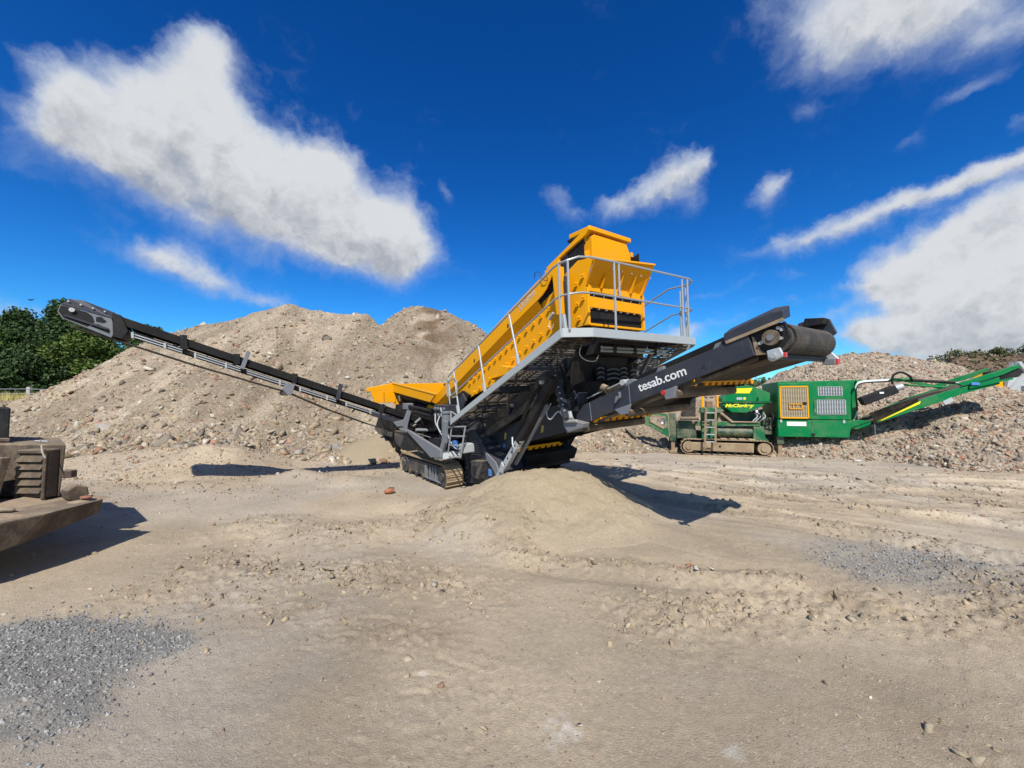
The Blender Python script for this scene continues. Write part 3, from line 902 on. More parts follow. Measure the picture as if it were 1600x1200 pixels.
p, h = heap_points(main_heap, -27, 4.5, 9.8, 19, 15000, rg, dens_foot)
s = 0.10 + 0.075 * rg.pareto(2.2, len(p)).clip(0, 4)
stone_cloud('foot_rubble', p, s, ROCKS[:3] + SHARDS, TONES_MAIN[:5] + TONES_MAIN[1:2] + TONES_MAIN[4:5] + TONES_MAIN[8:], M['stone_main'], heap, rg, 0.7)
# the larger lumps, most of them rolled down to the foot of the heap
def dens_big(x, y, h):
    return np.clip(0.05 + 1.0 * np.exp(-h / 0.35), 0, 1) * (y < 22.6)
p, h = heap_points(main_heap, -26, 4.5, 10, 22.5, 9000, rg, dens_big)
sel = rg.permutation(len(p))[:215]
sz = 0.26 + 0.22 * rg.pareto(3.0, len(sel)).clip(0, 2.2)
single_stones(p[sel], sz, ME_MAIN + ME_MAIN_S, heap, rg)
p, h = heap_points(main_heap, -26, 3, 11, 22, 3000, rg, lambda x, y, h: (h > 0.8) * 0.8)
sel = rg.permutation(len(p))[:80]
single_stones(p[sel], 0.22 + 0.22 * rg.pareto(3.0, len(sel)).clip(0, 2), ME_MAIN_S, heap, rg)

p, h = heap_points(right_heap, 8, 22.5, 8, 17.5, 52000, rg, lambda x, y, h: (y < 16.6) * np.clip(10.5 / y, 0, 1))
s = 0.075 + 0.065 * rg.pareto(2.6, len(p)).clip(0, 2.5)
stone_cloud('loose_rubble', p, s, SHARDS + ROCKS[:3], TONES_RIGHT, M['stone_main'], rheap, rg, 0.9)
p, h = heap_points(right_heap, 8.5, 16.5, 8, 16.5, 6000, rg, lambda x, y, h: np.clip(0.3 + 0.7 * np.exp(-h / 0.5), 0, 1) * (x / y < 1.45))
sel = rg.permutation(len(p))[:290]
single_stones(p[sel], 0.17 + 0.10 * rg.pareto(3.0, len(sel)).clip(0, 2), ME_RIGHT, rheap, rg)

# ------------------------------------------------------------------ chippings and gravel on the yard
def scatter_ground(n, x0, x1, y0, y1, rg, dens):
    x = rg.uniform(x0, x1, n); y = rg.uniform(y0, y1, n)
    ok = rg.uniform(size=n) < dens(x, y)
    x, y = x[ok], y[ok]
    return np.stack([x, y, ground_z(x, y) + front_sand(x, y) - 0.002], -1)

CLOD_T = [(0.40, 0.315, 0.205), (0.45, 0.36, 0.235), (0.36, 0.28, 0.185), (0.42, 0.345, 0.24)]
def d_clod(x, y):
    m = np.zeros(x.shape)
    for pts, wd, k in CLODS:
        m = np.maximum(m, min(1, k) * np.exp(-(dist_poly(x, y, pts) / (wd * 0.8)) ** 2))
    for pts, wd, a_ in RUT_LINES:
        m = np.maximum(m, 0.6 * np.exp(-(dist_poly(x, y, pts) / (wd * 1.2)) ** 2))
    return m * sstep(fbm(x, y, 0.5, 3, 181), -0.35, 0.3)
p = scatter_ground(95000, -4.5, 10, 1.6, 9.5, rg, d_clod)
o = stone_cloud('dirt_clods', p, 0.016 + 0.024 * rg.pareto(2.2, len(p)).clip(0, 3.5), ROCKS[:4] + SHARDS[:4], CLOD_T, M['stone_main'], None, rg)
tag(o, 'crumbled clods of dry earth along the ruts', 'clods')
GREYS = [(0.27, 0.27, 0.255), (0.34, 0.34, 0.32), (0.20, 0.20, 0.19), (0.42, 0.41, 0.385), (0.29, 0.288, 0.265)]
def d1(x, y):
    n = 0.22 * fbm(x, y, 0.5, 4, 105) + 0.08 * fbm(x, y, 0.1, 3, 107)
    e = in_poly(x, y, PATCH1) + n
    return np.maximum(0.9 * sstep(e, -0.08, 0.16), 0.10 * sstep(e, -0.45, 0.0))
p = scatter_ground(54000, -4.3, -1.9, 1.9, 3.4, rg, d1)
o = stone_cloud('chippings', p, 0.008 + 0.011 * rg.pareto(2.4, len(p)).clip(0, 2.8), PEBBLE, GREYS, M['chips'], None, rg)
tag(o, 'dark grey crushed stone chippings spilt at the lower left corner', 'chippings')
def d2(x, y):
    n = 0.22 * fbm(x, y, 0.5, 4, 105) + 0.08 * fbm(x, y, 0.1, 3, 107)
    return 0.62 * sstep(in_poly(x, y, PATCH2) + n * 1.9, -0.35, 0.5)
p = scatter_ground(26000, 3.0, 5.9, 3.5, 5.1, rg, d2)
o = stone_cloud('chippings', p, 0.015 + 0.014 * rg.pareto(2.6, len(p)).clip(0, 2.5), PEBBLE, GREYS, M['chips'], None, rg)
tag(o, 'thin patch of grey stone chippings on the right of the yard', 'chippings')
TAN = [(0.46, 0.37, 0.24), (0.40, 0.32, 0.21), (0.56, 0.49, 0.38), (0.30, 0.235, 0.165), (0.44, 0.35, 0.23), (0.40, 0.24, 0.15), (0.35, 0.32, 0.27)]
def d3(x, y):
    r = np.hypot(x, y)
    clodm = np.zeros(x.shape)
    for pts, wd, k in CLODS + [(l, w_ * 2, 1) for l, w_, a_ in RUT_LINES]:
        clodm = np.maximum(clodm, np.exp(-(dist_poly(x, y, pts) / wd) ** 2))
    apron = np.clip(1.2 - np.hypot((x + 7.5) / 5.5, (y - 9.6) / 3.2), 0, 1)
    return np.clip(0.15 + 0.70 * clodm + 0.95 * apron, 0, 1)
p = scatter_ground(95000, -13, 12, 1.5, 13, rg, d3)
rr = np.hypot(p[:, 0], p[:, 1])
s = (0.008 + 0.010 * rg.pareto(2.6, len(p)).clip(0, 4)) * np.clip(rr / 4.0, 0.8, 3.0)
o = stone_cloud('gravel', p, s, PEBBLE, TAN, M['stone_main'], None, rg)
tag(o, 'loose tan gravel and grit strewn over the yard', 'gravel')
p = scatter_ground(30000, -4.2, 4.2, 1.5, 4.6, rg, lambda x, y: np.clip(0.35 + 0.5 * fbm(x, y, 0.6, 3, 161), 0.05, 1) * (np.abs(x) < 1.45 * y))
o = stone_cloud('grit', p, 0.004 + 0.004 * rg.pareto(2.5, len(p)).clip(0, 3.5), PEBBLE, TAN + [(0.5, 0.4, 0.27)] * 4, M['stone_main'], None, rg)
tag(o, 'fine pale grit on the foreground sand', 'grit')
p = scatter_ground(900, -6, 7, 1.7, 8.0, rg, lambda x, y: 0.55 * (np.abs(x) < 1.45 * y))
o = stone_cloud('stray_stones', p, 0.020 + 0.016 * rg.pareto(2.2, len(p)).clip(0, 3), ROCKS + SHARDS[:3], TAN, M['stone_main'], None, rg)
tag(o, 'stray stones of mixed size strewn over the yard', 'stones')

# ================================================================== yellow tracked screener
scr = empty('mobile_screener')
scr.matrix_world = Matrix([[SCR_A[i], SCR_W[i], SCR_N[i], SCR_P0[i]] for i in range(3)] + [[0, 0, 0, 1]])
tag(scr, 'yellow and grey tracked screening machine with two long belt conveyors', 'screener')

def text_part(name, body, mat, parent, origin, slope, size, width=None, bold=0.0, axis='v', shear=0.0, extrude=0.002):
    """flat lettering on a plane that faces -v (machine frames) along +u"""
    cu = bpy.data.curves.new(name, 'FONT')
    cu.body = body; cu.size = size; cu.offset = bold; cu.extrude = extrude; cu.shear = shear
    cu.fill_mode = 'FRONT' if extrude == 0 else 'BOTH'
    ob = bpy.data.objects.new(name, cu)
    link(ob)
    bpy.context.view_layer.update()
    wd = ob.dimensions.x
    me = bpy.data.meshes.new_from_object(ob.evaluated_get(bpy.context.evaluated_depsgraph_get()))
    bpy.data.objects.remove(ob)
    me.materials.clear(); me.materials.append(mat)
    k = (width / wd) if width else 1.0
    o = link(bpy.data.objects.new(name, me), parent)
    c, s = math.cos(slope), math.sin(slope)
    o.matrix_local = Matrix(((c, -s, 0, origin[0]), (0, 0, -1, origin[1]), (s, c, 0, origin[2]), (0, 0, 0, 1))) @ Matrix.Diagonal((k, 1, 1, 1))
    return o

# ---- crawler tracks
def make_track(v0, v1, near):
    tr = MB()
    tr.prism([(-2.30, 0.10), (-0.28, 0.10), (-0.20, 0.20), (-0.28, 0.36), (-0.6, 0.40), (-2.1, 0.40), (-2.34, 0.30)], 'v', v0 + 0.06, v1 - 0.04)
    t = tr.build('track', M['steel_dusty'], scr, bevel=0.01)
    R, L0, L1 = 0.235, -2.25, -0.24
    straight = L1 - L0
    per = 2 * straight + 2 * PI * R
    n = 60
    sh = MB().box(-0.043, 0.043, v0, v1, 0.0, 0.016).box(-0.040, -0.026, v0 + 0.004, v1 - 0.004, 0.0155, 0.034)
    first = None
    for i in range(n):
        s = per * i / n
        if s < straight: x, z, a = L0 + s, 0.24 + R, 0.0
        elif s < straight + PI * R:
            q = (s - straight) / R; x, z, a = L1 + R * math.sin(q), 0.24 + R * math.cos(q), q
        elif s < 2 * straight + PI * R: x, z, a = L1 - (s - straight - PI * R), 0.24 - R, PI
        else:
            q = (s - 2 * straight - PI * R) / R; x, z, a = L0 - R * math.sin(q), 0.24 - R * math.cos(q), PI + q
        if first is None:
            first = sh.build('track_shoe', M['trackshoe'], t); o = first
        else:
            o = dup(first, t)
        o.location = (x, 0, z); o.rotation_euler = (0, a, 0)
    for x, r in ((L0, 0.20), (L1, 0.20)):
        MB().tube([(x, v0 + 0.03, 0.24), (x, v1 - 0.03, 0.24)], r, 18).tube([(x, v0 + 0.0, 0.24), (x, v0 + 0.035, 0.24)], 0.09, 12).build('sprocket', M['steel_dusty'], t, True)
    for k in range(5):
        x = -2.0 + k * 0.38
        MB().tube([(x, v0 + 0.045, 0.085), (x, v1 - 0.03, 0.085)], 0.062, 12).build('track_roller', M['steel_dusty'], t, True)
    if near:
        for x in (-2.36, -1.02, -0.80, -0.66, -0.53):
            MB().bar((x, v0 + 0.045, 0.10), (x + 0.03, v0 + 0.045, 0.37), 0.05, 0.07 if x > -1 else 0.09, (0, 1, 0)).build('rib', M['steel_light'], t, bevel=0.006)
        MB().box(-1.05, -0.3, v0 + 0.02, v0 + 0.05, 0.085, 0.12).build('side_rail', M['steel_light'], t, bevel=0.006)
        # crushed sand lying on the top run
        xs = np.linspace(-2.3, -0.1, 40); ys = np.linspace(v0 + 0.03, v1 - 0.02, 8)
        X, Y = np.meshgrid(xs, ys)
        Z = 0.497 + 0.03 * np.clip(fbm(X * 2, Y * 2, 0.5, 3, 5) + 0.25, 0, 1) + 0.03 * sstep(X, -0.9, -0.2) - 0.02
        i = np.arange(7)[:, None] * 40 + np.arange(39)[None]
        me = mesh_np('sand_layer', np.stack([X, Y, Z], -1).reshape(-1, 3), np.stack([i, i + 1, i + 41, i + 40], -1).reshape(-1, 4), True, np.ones((320, 3)) * np.array([0.42, 0.33, 0.23]))
        me.materials.append(M['sandpile'])
        link(bpy.data.objects.new('sand_layer', me), t)
make_track(0.0, 0.38, True)
make_track(2.66, 3.04, False)

# ---- chassis between and behind the tracks
ch = MB().box(-2.7, 1.0, 0.62, 2.42, 0.36, 0.62).build('chassis', M['black'], scr, bevel=0.015)
MB().box(-2.2, -1.9, 0.36, 2.68, 0.30, 0.52).build('cross_beam', M['black'], ch)
MB().box(-0.7, -0.4, 0.36, 2.68, 0.30, 0.52).build('cross_beam', M['black'], ch)
for v in (0.75, 2.2):
    MB().bar((-3.8, v, 0.72), (0.3, v, 0.72), 0.12, 0.2).build('main_beam', M['steel'], ch, bevel=0.01)
# rear lower body: grey skirt, curtain, rounded panel
MB().prism([(-6.1, 0.87), (-6.1, 0.62), (-4.45, 0.64), (-4.45, 0.85)], 'v', 0.5, 0.54).build('rear_skirt', M['steel_dusty'], scr, bevel=0.008)
MB().box(-6.12, -6.02, 0.48, 1.5, 0.50, 0.88).build('rear_skirt_end', M['galv'], scr, bevel=0.008)
MB().prism([(-5.9, 0.62), (-4.4, 0.62), (-4.0, 0.30), (-4.6, 0.20), (-5.1, 0.34)], 'v', 0.60, 0.62).build('rubber_curtain', M['rubber'], scr)
MB().prism([(-6.0, 0.86), (-4.4, 0.86), (-4.4, 1.25), (-5.6, 1.3)], 'v', 0.52, 2.3).build('rear_body', M['black'], scr, bevel=0.02)
MB().prism([(-4.02, 0.88), (-4.02, 0.66), (-3.86, 0.50), (-3.4, 0.38), (-2.05, 0.42), (-2.05, 0.92)], 'v', 0.42, 0.46).build('side_panel', M['steel_dusty'], scr, bevel=0.008)
MB().prism([(-4.4, 0.9), (-2.0, 0.95), (-1.0, 1.15), (-1.0, 1.35), (-2.6, 1.62), (-4.4, 1.66)], 'v', 0.62, 2.4).build('under_hopper_body', M['black'], scr, bevel=0.02)

# ---- power pack cover beside the front of the track
pp = MB().prism([(-0.05, 1.16), (0.38, 1.19), (0.71, 0.86), (1.11, 0.65), (1.22, 0.48), (1.03, 0.30), (0.95, 0.27), (-0.09, 0.06)], 'v', 0.46, 1.15).build('power_pack_cover', M['steel'], scr, bevel=0.012)
MB().prism([(0.74, 0.83), (1.10, 0.655), (1.215, 0.48), (1.13, 0.36), (1.02, 0.50), (0.80, 0.66)], 'v', 0.43, 0.458).build('edge_flange', M['steel_light'], pp, bevel=0.006)
for k in range(7):
    z = 0.70 + k * 0.042
    MB().bar((0.26, 0.452, z), (0.58 - 0.035 * max(0, k - 2), 0.452, z + 0.03), 0.008, 0.016).build('vent_slat', M['steel_light'], pp)
MB().prism([(0.25, 0.66), (0.62, 0.74), (0.42, 0.98), (0.26, 0.99)], 'v', 0.4555, 0.459).build('vent_mesh', M['hole'], pp)
stp = MB().prism([(0.46, 0.62), (0.82, 0.66), (0.80, 0.56), (0.70, 0.30), (0.46, 0.33)], 'v', 0.30, 0.458).build('step_box', M['steel_dusty'], pp, bevel=0.01)
MB().prism([(0.50, 0.53), (0.68, 0.55), (0.62, 0.34), (0.50, 0.34)], 'v', 0.296, 0.2995).build('step_recess', M['hole'], stp)
MB().box(0.86, 0.93, 0.425, 0.455, 0.38, 0.50).build('blue_sticker', M['blue'], pp)
MB().box(0.10, 0.107, 0.45, 0.4595, 0.30, 1.1).build('seam', M['hole'], pp)
for p in ((0.0, 0.2), (0.0, 0.95), (0.2, 0.55), (0.9, 0.32)):
    MB().tube([(p[0], 0.445, p[1]), (p[0], 0.459, p[1])], 0.014, 8).build('latch', M['bolt'], pp)
MB().tube([(0.20, 0.452, 0.42), (0.20, 0.452, 0.50)], 0.02, 8).build('handle', M['black'], pp)
# rounded ribs on the slope over the cover
for k in range(5):
    x = 0.42 + k * 0.11
    MB().tube([(x, 0.50, 1.16 - k * 0.105), (x, 1.0, 1.16 - k * 0.105)], 0.045, 8).build('cover_roll', M['steel'], pp, True)

# ---- sub-frame under the screen box: two slanted beams with openings
def sub_frame(v0, v1):
    s = MB()
    s.prism([(-0.20, 1.22), (2.9, 2.56), (2.9, 2.46), (-0.14, 1.12)], 'v', v0, v1)
    s.prism([(-0.02, 1.16), (0.34, 0.95), (2.66, 1.99), (2.66, 2.11), (0.28, 1.06)], 'v', v0, v1)
    for u0, u1 in ((-0.05, 0.34), (0.92, 1.24), (1.98, 2.66)):
        z = lambda u: 1.21 + (u + 0.2) * 0.432
        s.prism([(u0, z(u0) - 0.02), (u1, z(u1) - 0.02), (u1 + 0.05, z(u1) - 0.34), (u0 + 0.06, z(u0) - 0.24)], 'v', v0 + 0.002, v1 - 0.002)
    return s.build('sub_frame', M['steel_dusty'], scr, bevel=0.006)
sub_frame(0.62, 0.68)
sub_frame(2.32, 2.38)
for u in (0.1, 1.08, 2.3):
    z = 1.21 + (u + 0.2) * 0.432 - 0.12
    MB().tube([(u, 0.68, z), (u, 2.32, z)], 0.05, 10).build('cross_tube', M['steel'], scr, True)
# lower chute plates behind the openings (screen discharge)
MB().prism([(-0.6, 1.30), (-0.2, 0.80), (0.3, 1.05), (2.55, 1.78), (2.72, 2.5), (2.85, 2.78), (0.6, 1.98), (-1.2, 1.5)], 'v', 0.86, 2.2).build('under_screen_body', M['black'], scr, bevel=0.02)
MB().prism([(0.30, 1.16), (0.95, 1.46), (0.98, 1.36), (0.34, 1.10)], 'v', 0.80, 0.82).build('dusty_plate', M['trackshoe'], scr)
MB().prism([(1.22, 1.54), (1.95, 1.92), (2.0, 1.84), (1.26, 1.48)], 'v', 0.80, 0.82).build('dusty_plate', M['trackshoe'], scr)

# ---- screen box
sb = MB().prism([(-1.9, 1.55), (-0.9, 1.62), (0.6, 2.06), (2.1, 2.55), (2.9, 2.86), (3.1, 2.87), (3.08, 3.42), (3.24, 3.80), (2.95, 3.84), (2.70, 3.72), (2.60, 3.58), (0.0, 2.42), (-1.5, 1.80)], 'v', 0.75, 0.775).build('screen_box_side', M['yellow'], scr, bevel=0.004)
MB().prism([(-1.9, 1.55), (-0.9, 1.62), (0.6, 2.06), (2.1, 2.55), (2.9, 2.86), (3.1, 2.87), (3.08, 3.42), (3.24, 3.88), (2.95, 3.88), (2.70, 3.72), (2.60, 3.58), (0.0, 2.42), (-1.5, 1.80)], 'v', 2.105, 2.13).build('screen_box_side', M['yellow'], scr, bevel=0.004)
# upper panel, folded outwards along its lower edge
up = MB()
up.prism([(-2.56, 1.40), (-2.28, 1.40), (-0.67, 2.10), (0.38, 2.60), (1.41, 3.08), (2.13, 3.39), (2.27, 3.46), (2.37, 3.53), (2.56, 3.78), (2.56, 3.86), (2.14, 3.70), (1.2, 3.29), (0.11, 2.78), (-0.65, 2.42), (-1.17, 2.12)], 'v', 0.64, 0.66)
upo = up.build('upper_panel', M['yellow'], scr, bevel=0.003)
fold = MB()
A = [(-2.28, 1.40), (-0.67, 2.10), (0.38, 2.60), (1.41, 3.08), (2.13, 3.39)]
vs = [(u, 0.65, z) for u, z in A] + [(u + 0.03, 0.752, z - 0.13) for u, z in A] + [(u, 0.66, z + 0.01) for u, z in A] + [(u + 0.03, 0.765, z - 0.12) for u, z in A]
n = len(A)
fold.add(vs, [(i, i + 1, n + i + 1, n + i) for i in range(n - 1)] + [(2 * n + i, 3 * n + i, 3 * n + i + 1, 2 * n + i + 1) for i in range(n - 1)])
fold.build('panel_fold', M['yellow'], upo)
for u, z in ((1.32, 3.10), (0.13, 2.56)):
    MB().prism([(u - 0.02, z - 0.03), (u + 0.025, z - 0.02), (u + 0.02, z + 0.04), (u - 0.015, z + 0.035)], 'v', 0.634, 0.6395).build('slot', M['hole'], upo)
text_part('decal_lettering', 'TESAB', M['faded'], upo, (1.655, 0.6375, 3.315), math.atan2(0.24, 0.47), 0.125, 0.50, 0.0035)
MB().bar((1.665, 0.638, 3.288), (2.12, 0.638, 3.52), 0.003, 0.016).build('decal_line', M['faded'], upo)
# far upper panel, roof rail and deck inside, so the box is closed from every side
MB().prism([(-2.5, 1.40), (-0.67, 2.10), (2.37, 3.53), (2.56, 3.86), (0.11, 2.78), (-1.17, 2.12)], 'v', 2.22, 2.24).build('upper_panel', M['yellow'], scr)
MB().prism([(-1.9, 1.58), (3.0, 2.95), (3.0, 3.05), (-1.9, 1.70)], 'v', 0.78, 2.10).build('lower_deck', M['black'], scr)
MB().prism([(-1.6, 1.95), (2.9, 3.50), (2.9, 3.53), (-1.6, 1.98)], 'v', 0.78, 2.10).build('top_deck', M['black'], scr)
# rounded corner gussets
MB().prism([(0.75, 2.16), (1.05, 2.22), (1.18, 2.40), (1.40, 2.36), (1.36, 2.24), (1.15, 2.20)], 'v', 0.55, 0.748).build('gusset', M['yellow'], scr, bevel=0.006)
MB().prism([(0.72, 2.15), (1.16, 2.28), (1.13, 2.36), (0.75, 2.22)], 'v', 0.66, 0.748).build('gusset', M['yellow'], scr, bevel=0.006)
# yellow column and the grey isolation mount next to it
cl = MB().prism([(2.60, 3.76), (2.66, 3.80), (2.76, 3.78), (2.79, 3.06), (2.67, 3.06)], 'v', 0.55, 0.66).build('column', M['yellow'], scr, bevel=0.008)
MB().bar((2.83, 0.62, 3.62), (2.86, 0.62, 2.74), 0.06, 0.05).build('mount_strut', M['steel'], cl, bevel=0.006)
MB().bar((2.80, 0.60, 3.05), (2.86, 0.60, 2.66), 0.10, 0.06).build('mount_bracket', M['galv'], cl, bevel=0.006)
MB().prism([(2.0, 3.28), (2.62, 3.54), (2.72, 3.70), (2.74, 4.02), (2.3, 3.84), (2.0, 3.6)], 'v', 0.775, 0.80).build('inner_plate', M['steel'], scr)
MB().prism([(2.22, 3.47), (2.36, 3.54), (2.50, 3.72), (2.42, 3.66)], 'v', 0.70, 0.74).build('inner_motor', M['black'], scr)
MB().tube([(2.46, 0.60, 3.04), (2.56, 0.60, 3.12)], 0.025, 8).build('handle', M['galv'], scr)
MB().tube(hose((2.47, 0.6, 3.0), (2.47, 0.58, 2.92), (2.53, 0.58, 2.88), (2.56, 0.6, 2.95)), 0.006, 6).build('hook_wire', M['galv'], scr)
# bolts with square washers along the plate (rows seen in the photo)
bolt0 = None
rows = [(-0.24 + 0.196 * k, 2.142 + 0.0853 * k) for k in range(14)] + [(-0.05 + 0.196 * k, 1.935 + 0.0845 * k) for k in range(13) if k not in (4, 5)] + [(2.92, 3.51), (2.93, 3.21), (3.05, 3.60), (3.05, 3.28), (2.96, 3.0)]
sq = MB().prism([(-0.015, -0.008), (0.0, -0.015), (0.014, -0.006), (0.015, 0.010), (0.0, 0.016), (-0.014, 0.008)], 'v', -0.055, 0.0).prism([(-0.012, -0.050), (0.004, -0.052), (0.006, -0.036), (-0.010, -0.034)], 'v', -0.045, 0.0).prism([(0.012, -0.040), (0.024, -0.042), (0.026, -0.028), (0.014, -0.026)], 'v', -0.035, 0.0)
for u, z in rows:
    if bolt0 is None: bolt0 = sq.build('bolt', M['yellow_bolt'], sb); o = bolt0
    else: o = dup(bolt0, sb)
    o.location = (u, 0.7495, z)
# top strip with rubber sheet and the hood at the upper end
ts = MB().prism([(3.19, 4.28), (3.20, 4.22), (3.13, 4.16), (2.70, 4.02), (2.31, 3.87), (2.27, 3.91), (2.7, 4.08)], 'v', 0.74, 0.80).build('top_rail', M['yellow'], scr, bevel=0.004)
MB().prism([(2.96, 4.20), (2.96, 4.12), (2.70, 4.02), (2.31, 3.87), (2.27, 3.91), (2.7, 4.08)], 'v', 2.03, 2.09).build('top_rail', M['yellow'], scr, bevel=0.004)
MB().prism([(3.06, 4.17), (2.70, 4.05), (2.70, 3.70), (3.06, 3.84)], 'v', 0.776, 0.786).build('rubber_sheet', M['rubber'], scr)
MB().prism([(3.08, 4.15), (2.74, 4.04), (2.74, 3.74), (3.08, 3.90)], 'v', 2.07, 2.08).build('rubber_sheet', M['rubber'], scr)
MB().prism([(2.3, 3.72), (2.62, 3.84), (2.62, 3.95), (2.3, 3.84)], 'v', 0.68, 0.73).build('clamp_block', M['yellow'], scr, bevel=0.006)
MB().tube(hose((2.12, 0.62, 3.76), (2.16, 0.6, 3.84), (2.25, 0.62, 3.82), (2.32, 0.6, 3.70), (2.42, 0.62, 3.66), (2.36, 0.66, 3.78)), 0.006, 6).build('cable', M['steel'], scr)
hood = MB().prism([(1.06, 3.90), (1.06, 4.26), (1.12, 4.30), (1.90, 4.30), (2.00, 4.14), (2.02, 3.90)], 'u', 2.80, 2.97).build('hood', M['yellow'], scr, bevel=0.006)
MB().prism([(1.0, 4.34), (1.0, 4.41), (2.0, 4.41), (2.0, 4.34)], 'u', 2.55, 2.99).build('hood_cap', M['yellow'], hood, bevel=0.006)
MB().prism([(0.80, 4.19), (0.80, 4.23), (2.08, 4.23), (2.08, 4.19)], 'u', 2.70, 2.84).build('cross_bar', M['black'], hood, bevel=0.006)
MB().prism([(0.90, 3.86), (0.90, 3.98), (0.94, 4.02), (1.05, 4.06), (1.06, 3.86)], 'u', 2.80, 2.93).build('hood_side', M['yellow'], hood, bevel=0.006)
for v in (1.42, 1.52):
    MB().tube([(2.94, v, 4.14), (2.957, v, 4.14)], 0.008, 6).build('bolt', M['black'], hood)
# flared lip of the discharge end
lip = MB()
lip.add([(3.105, 0.77, 3.44), (3.105, 2.11, 3.44), (3.35, 2.09, 3.87), (3.35, 0.68, 3.74), (3.085, 0.77, 3.45), (3.085, 2.11, 3.45), (3.33, 2.09, 3.89), (3.33, 0.68, 3.76)],
        [(0, 1, 2, 3), (7, 6, 5, 4), (0, 4, 5, 1), (1, 5, 6, 2), (2, 6, 7, 3), (3, 7, 4, 0)])
lipo = lip.build('discharge_lip', M['yellow'], scr, bevel=0.003)
MB().add([(3.11, 0.78, 3.36), (3.11, 2.10, 3.36), (3.11, 2.10, 3.455), (3.11, 0.78, 3.455), (3.13, 0.78, 3.36), (3.13, 2.10, 3.36), (3.13, 2.10, 3.455), (3.13, 0.78, 3.455)],
         [(0, 1, 2, 3), (7, 6, 5, 4), (0, 4, 5, 1), (1, 5, 6, 2), (2, 6, 7, 3), (3, 7, 4, 0)]).build('lip_flange', M['yellow'], lipo, bevel=0.003)
MB().bar((3.355, 0.68, 3.755), (3.355, 2.09, 3.885), 0.03, 0.03).build('lip_edge', M['yellow'], lipo, bevel=0.004)
for v in (1.02, 1.42, 1.72, 2.0):
    MB().add([(3.108, v - 0.008, 3.43), (3.17, v - 0.008, 3.42), (3.27, v - 0.008, 3.68), (3.108, v + 0.008, 3.43), (3.17, v + 0.008, 3.42), (3.27, v + 0.008, 3.68)],
             [(0, 1, 2), (5, 4, 3), (0, 3, 4, 1), (1, 4, 5, 2), (2, 5, 3, 0)]).build('lip_rib', M['yellow'], lipo)
for k in range(6):
    v = 0.86 + k * 0.24
    MB().tube([(3.27, v, 3.69), (3.30, v, 3.675)], 0.010, 6).build('bolt', M['bolt'], lipo)
MB().box(3.045, 3.09, 0.78, 2.10, 3.29, 3.37).build('discharge_gap', M['rubber'], scr)
for k in range(6):
    v = 0.92 + k * 0.22
    MB().box(3.09, 3.10, v - 0.012, v + 0.012, 3.30, 3.365).build('gap_bar', M['steel_light'], scr)
MB().box(3.08, 3.11, 0.775, 2.105, 3.13, 3.29).build('end_plate', M['yellow'], scr, bevel=0.004)
rb = MB().box(3.06, 3.075, 0.80, 2.08, 2.90, 3.14).build('end_rubber', M['rubber'], scr)
for k in range(8):
    v = 0.84 + k * 0.17
    MB().tube([(3.07, v, 3.115), (3.118, v, 3.115)], 0.010, 6).build('bolt', M['bolt'], rb)
MB().box(3.05, 3.11, 0.775, 2.105, 2.865, 2.90).build('end_sill', M['yellow'], scr, bevel=0.004)
for v0 in (0.752, 2.07):
    MB().box(3.08, 3.125, v0, v0 + 0.05, 2.87, 3.42).build('end_flange', M['yellow'], scr, bevel=0.004)

# ---- walkways
SL = (2.72 - 1.44) / (3.39 - 0.37)
def wz(u): return 1.44 + (u - 0.37) * SL
wk = MB().prism([(0.36, wz(0.36)), (3.39, 2.725), (3.40, 2.61), (0.33, wz(0.33) - 0.10)], 'v', -0.06, -0.03).build('walkway_edge', M['galv'], scr, bevel=0.004)
pe = MB()
pe.bar((3.395, -0.045, 2.667), (3.60, 0.30, 2.667), 0.03, 0.115).build('platform_edge', M['galv'], scr, bevel=0.003)
MB().bar((3.60, 0.295, 2.668), (3.60, 2.78, 2.668), 0.03, 0.116).build('platform_edge', M['galv'], scr, bevel=0.003)
MB().bar((3.60, 2.78, 2.668), (3.40, 3.10, 2.668), 0.03, 0.112).build('platform_edge', M['galv'], scr, bevel=0.003)
MB().prism([(0.36, wz(0.36)), (3.39, 2.725), (3.40, 2.61), (0.33, wz(0.33) - 0.10)], 'v', 3.09, 3.12).build('walkway_edge', M['galv'], scr, bevel=0.004)
# grating planks of the inclined walkway: slats along v, in panels
sl0 = None
for k in range(50):
    u = 0.42 + k * 0.059
    if k % 7 == 6: continue
    z = wz(u) - 0.035
    for side, v0 in ((0, -0.03), (1, 2.42)):
        if sl0 is None:
            sl0 = MB().box(-0.010, 0.010, 0.0, 0.66, -0.009, 0.009).build('grating_bar', M['steel_dusty'], wk); o = sl0
        else: o = dup(sl0, wk)
        o.location = (u, v0, z); o.rotation_euler = (0, -math.atan(SL), 0)
for side, v0, v1 in ((0, -0.03, 0.63), (1, 2.42, 3.09)):
    for k in range(8):
        u = 0.42 + (k * 7 + 6 - 7) * 0.059 + 0.0
        if u < 0.36: u = 0.38
        MB().bar((u, v0, wz(u) - 0.055), (u, v1, wz(u) - 0.055), 0.07, 0.05).build('walkway_bearer', M['steel_dusty'], scr)
    for vv in (v0 + 0.22, v0 + 0.44):
        MB().bar((0.4, vv, wz(0.4) - 0.04), (3.38, vv, wz(3.38) - 0.04), 0.05, 0.02).build('grating_rod', M['steel_dusty'], scr)
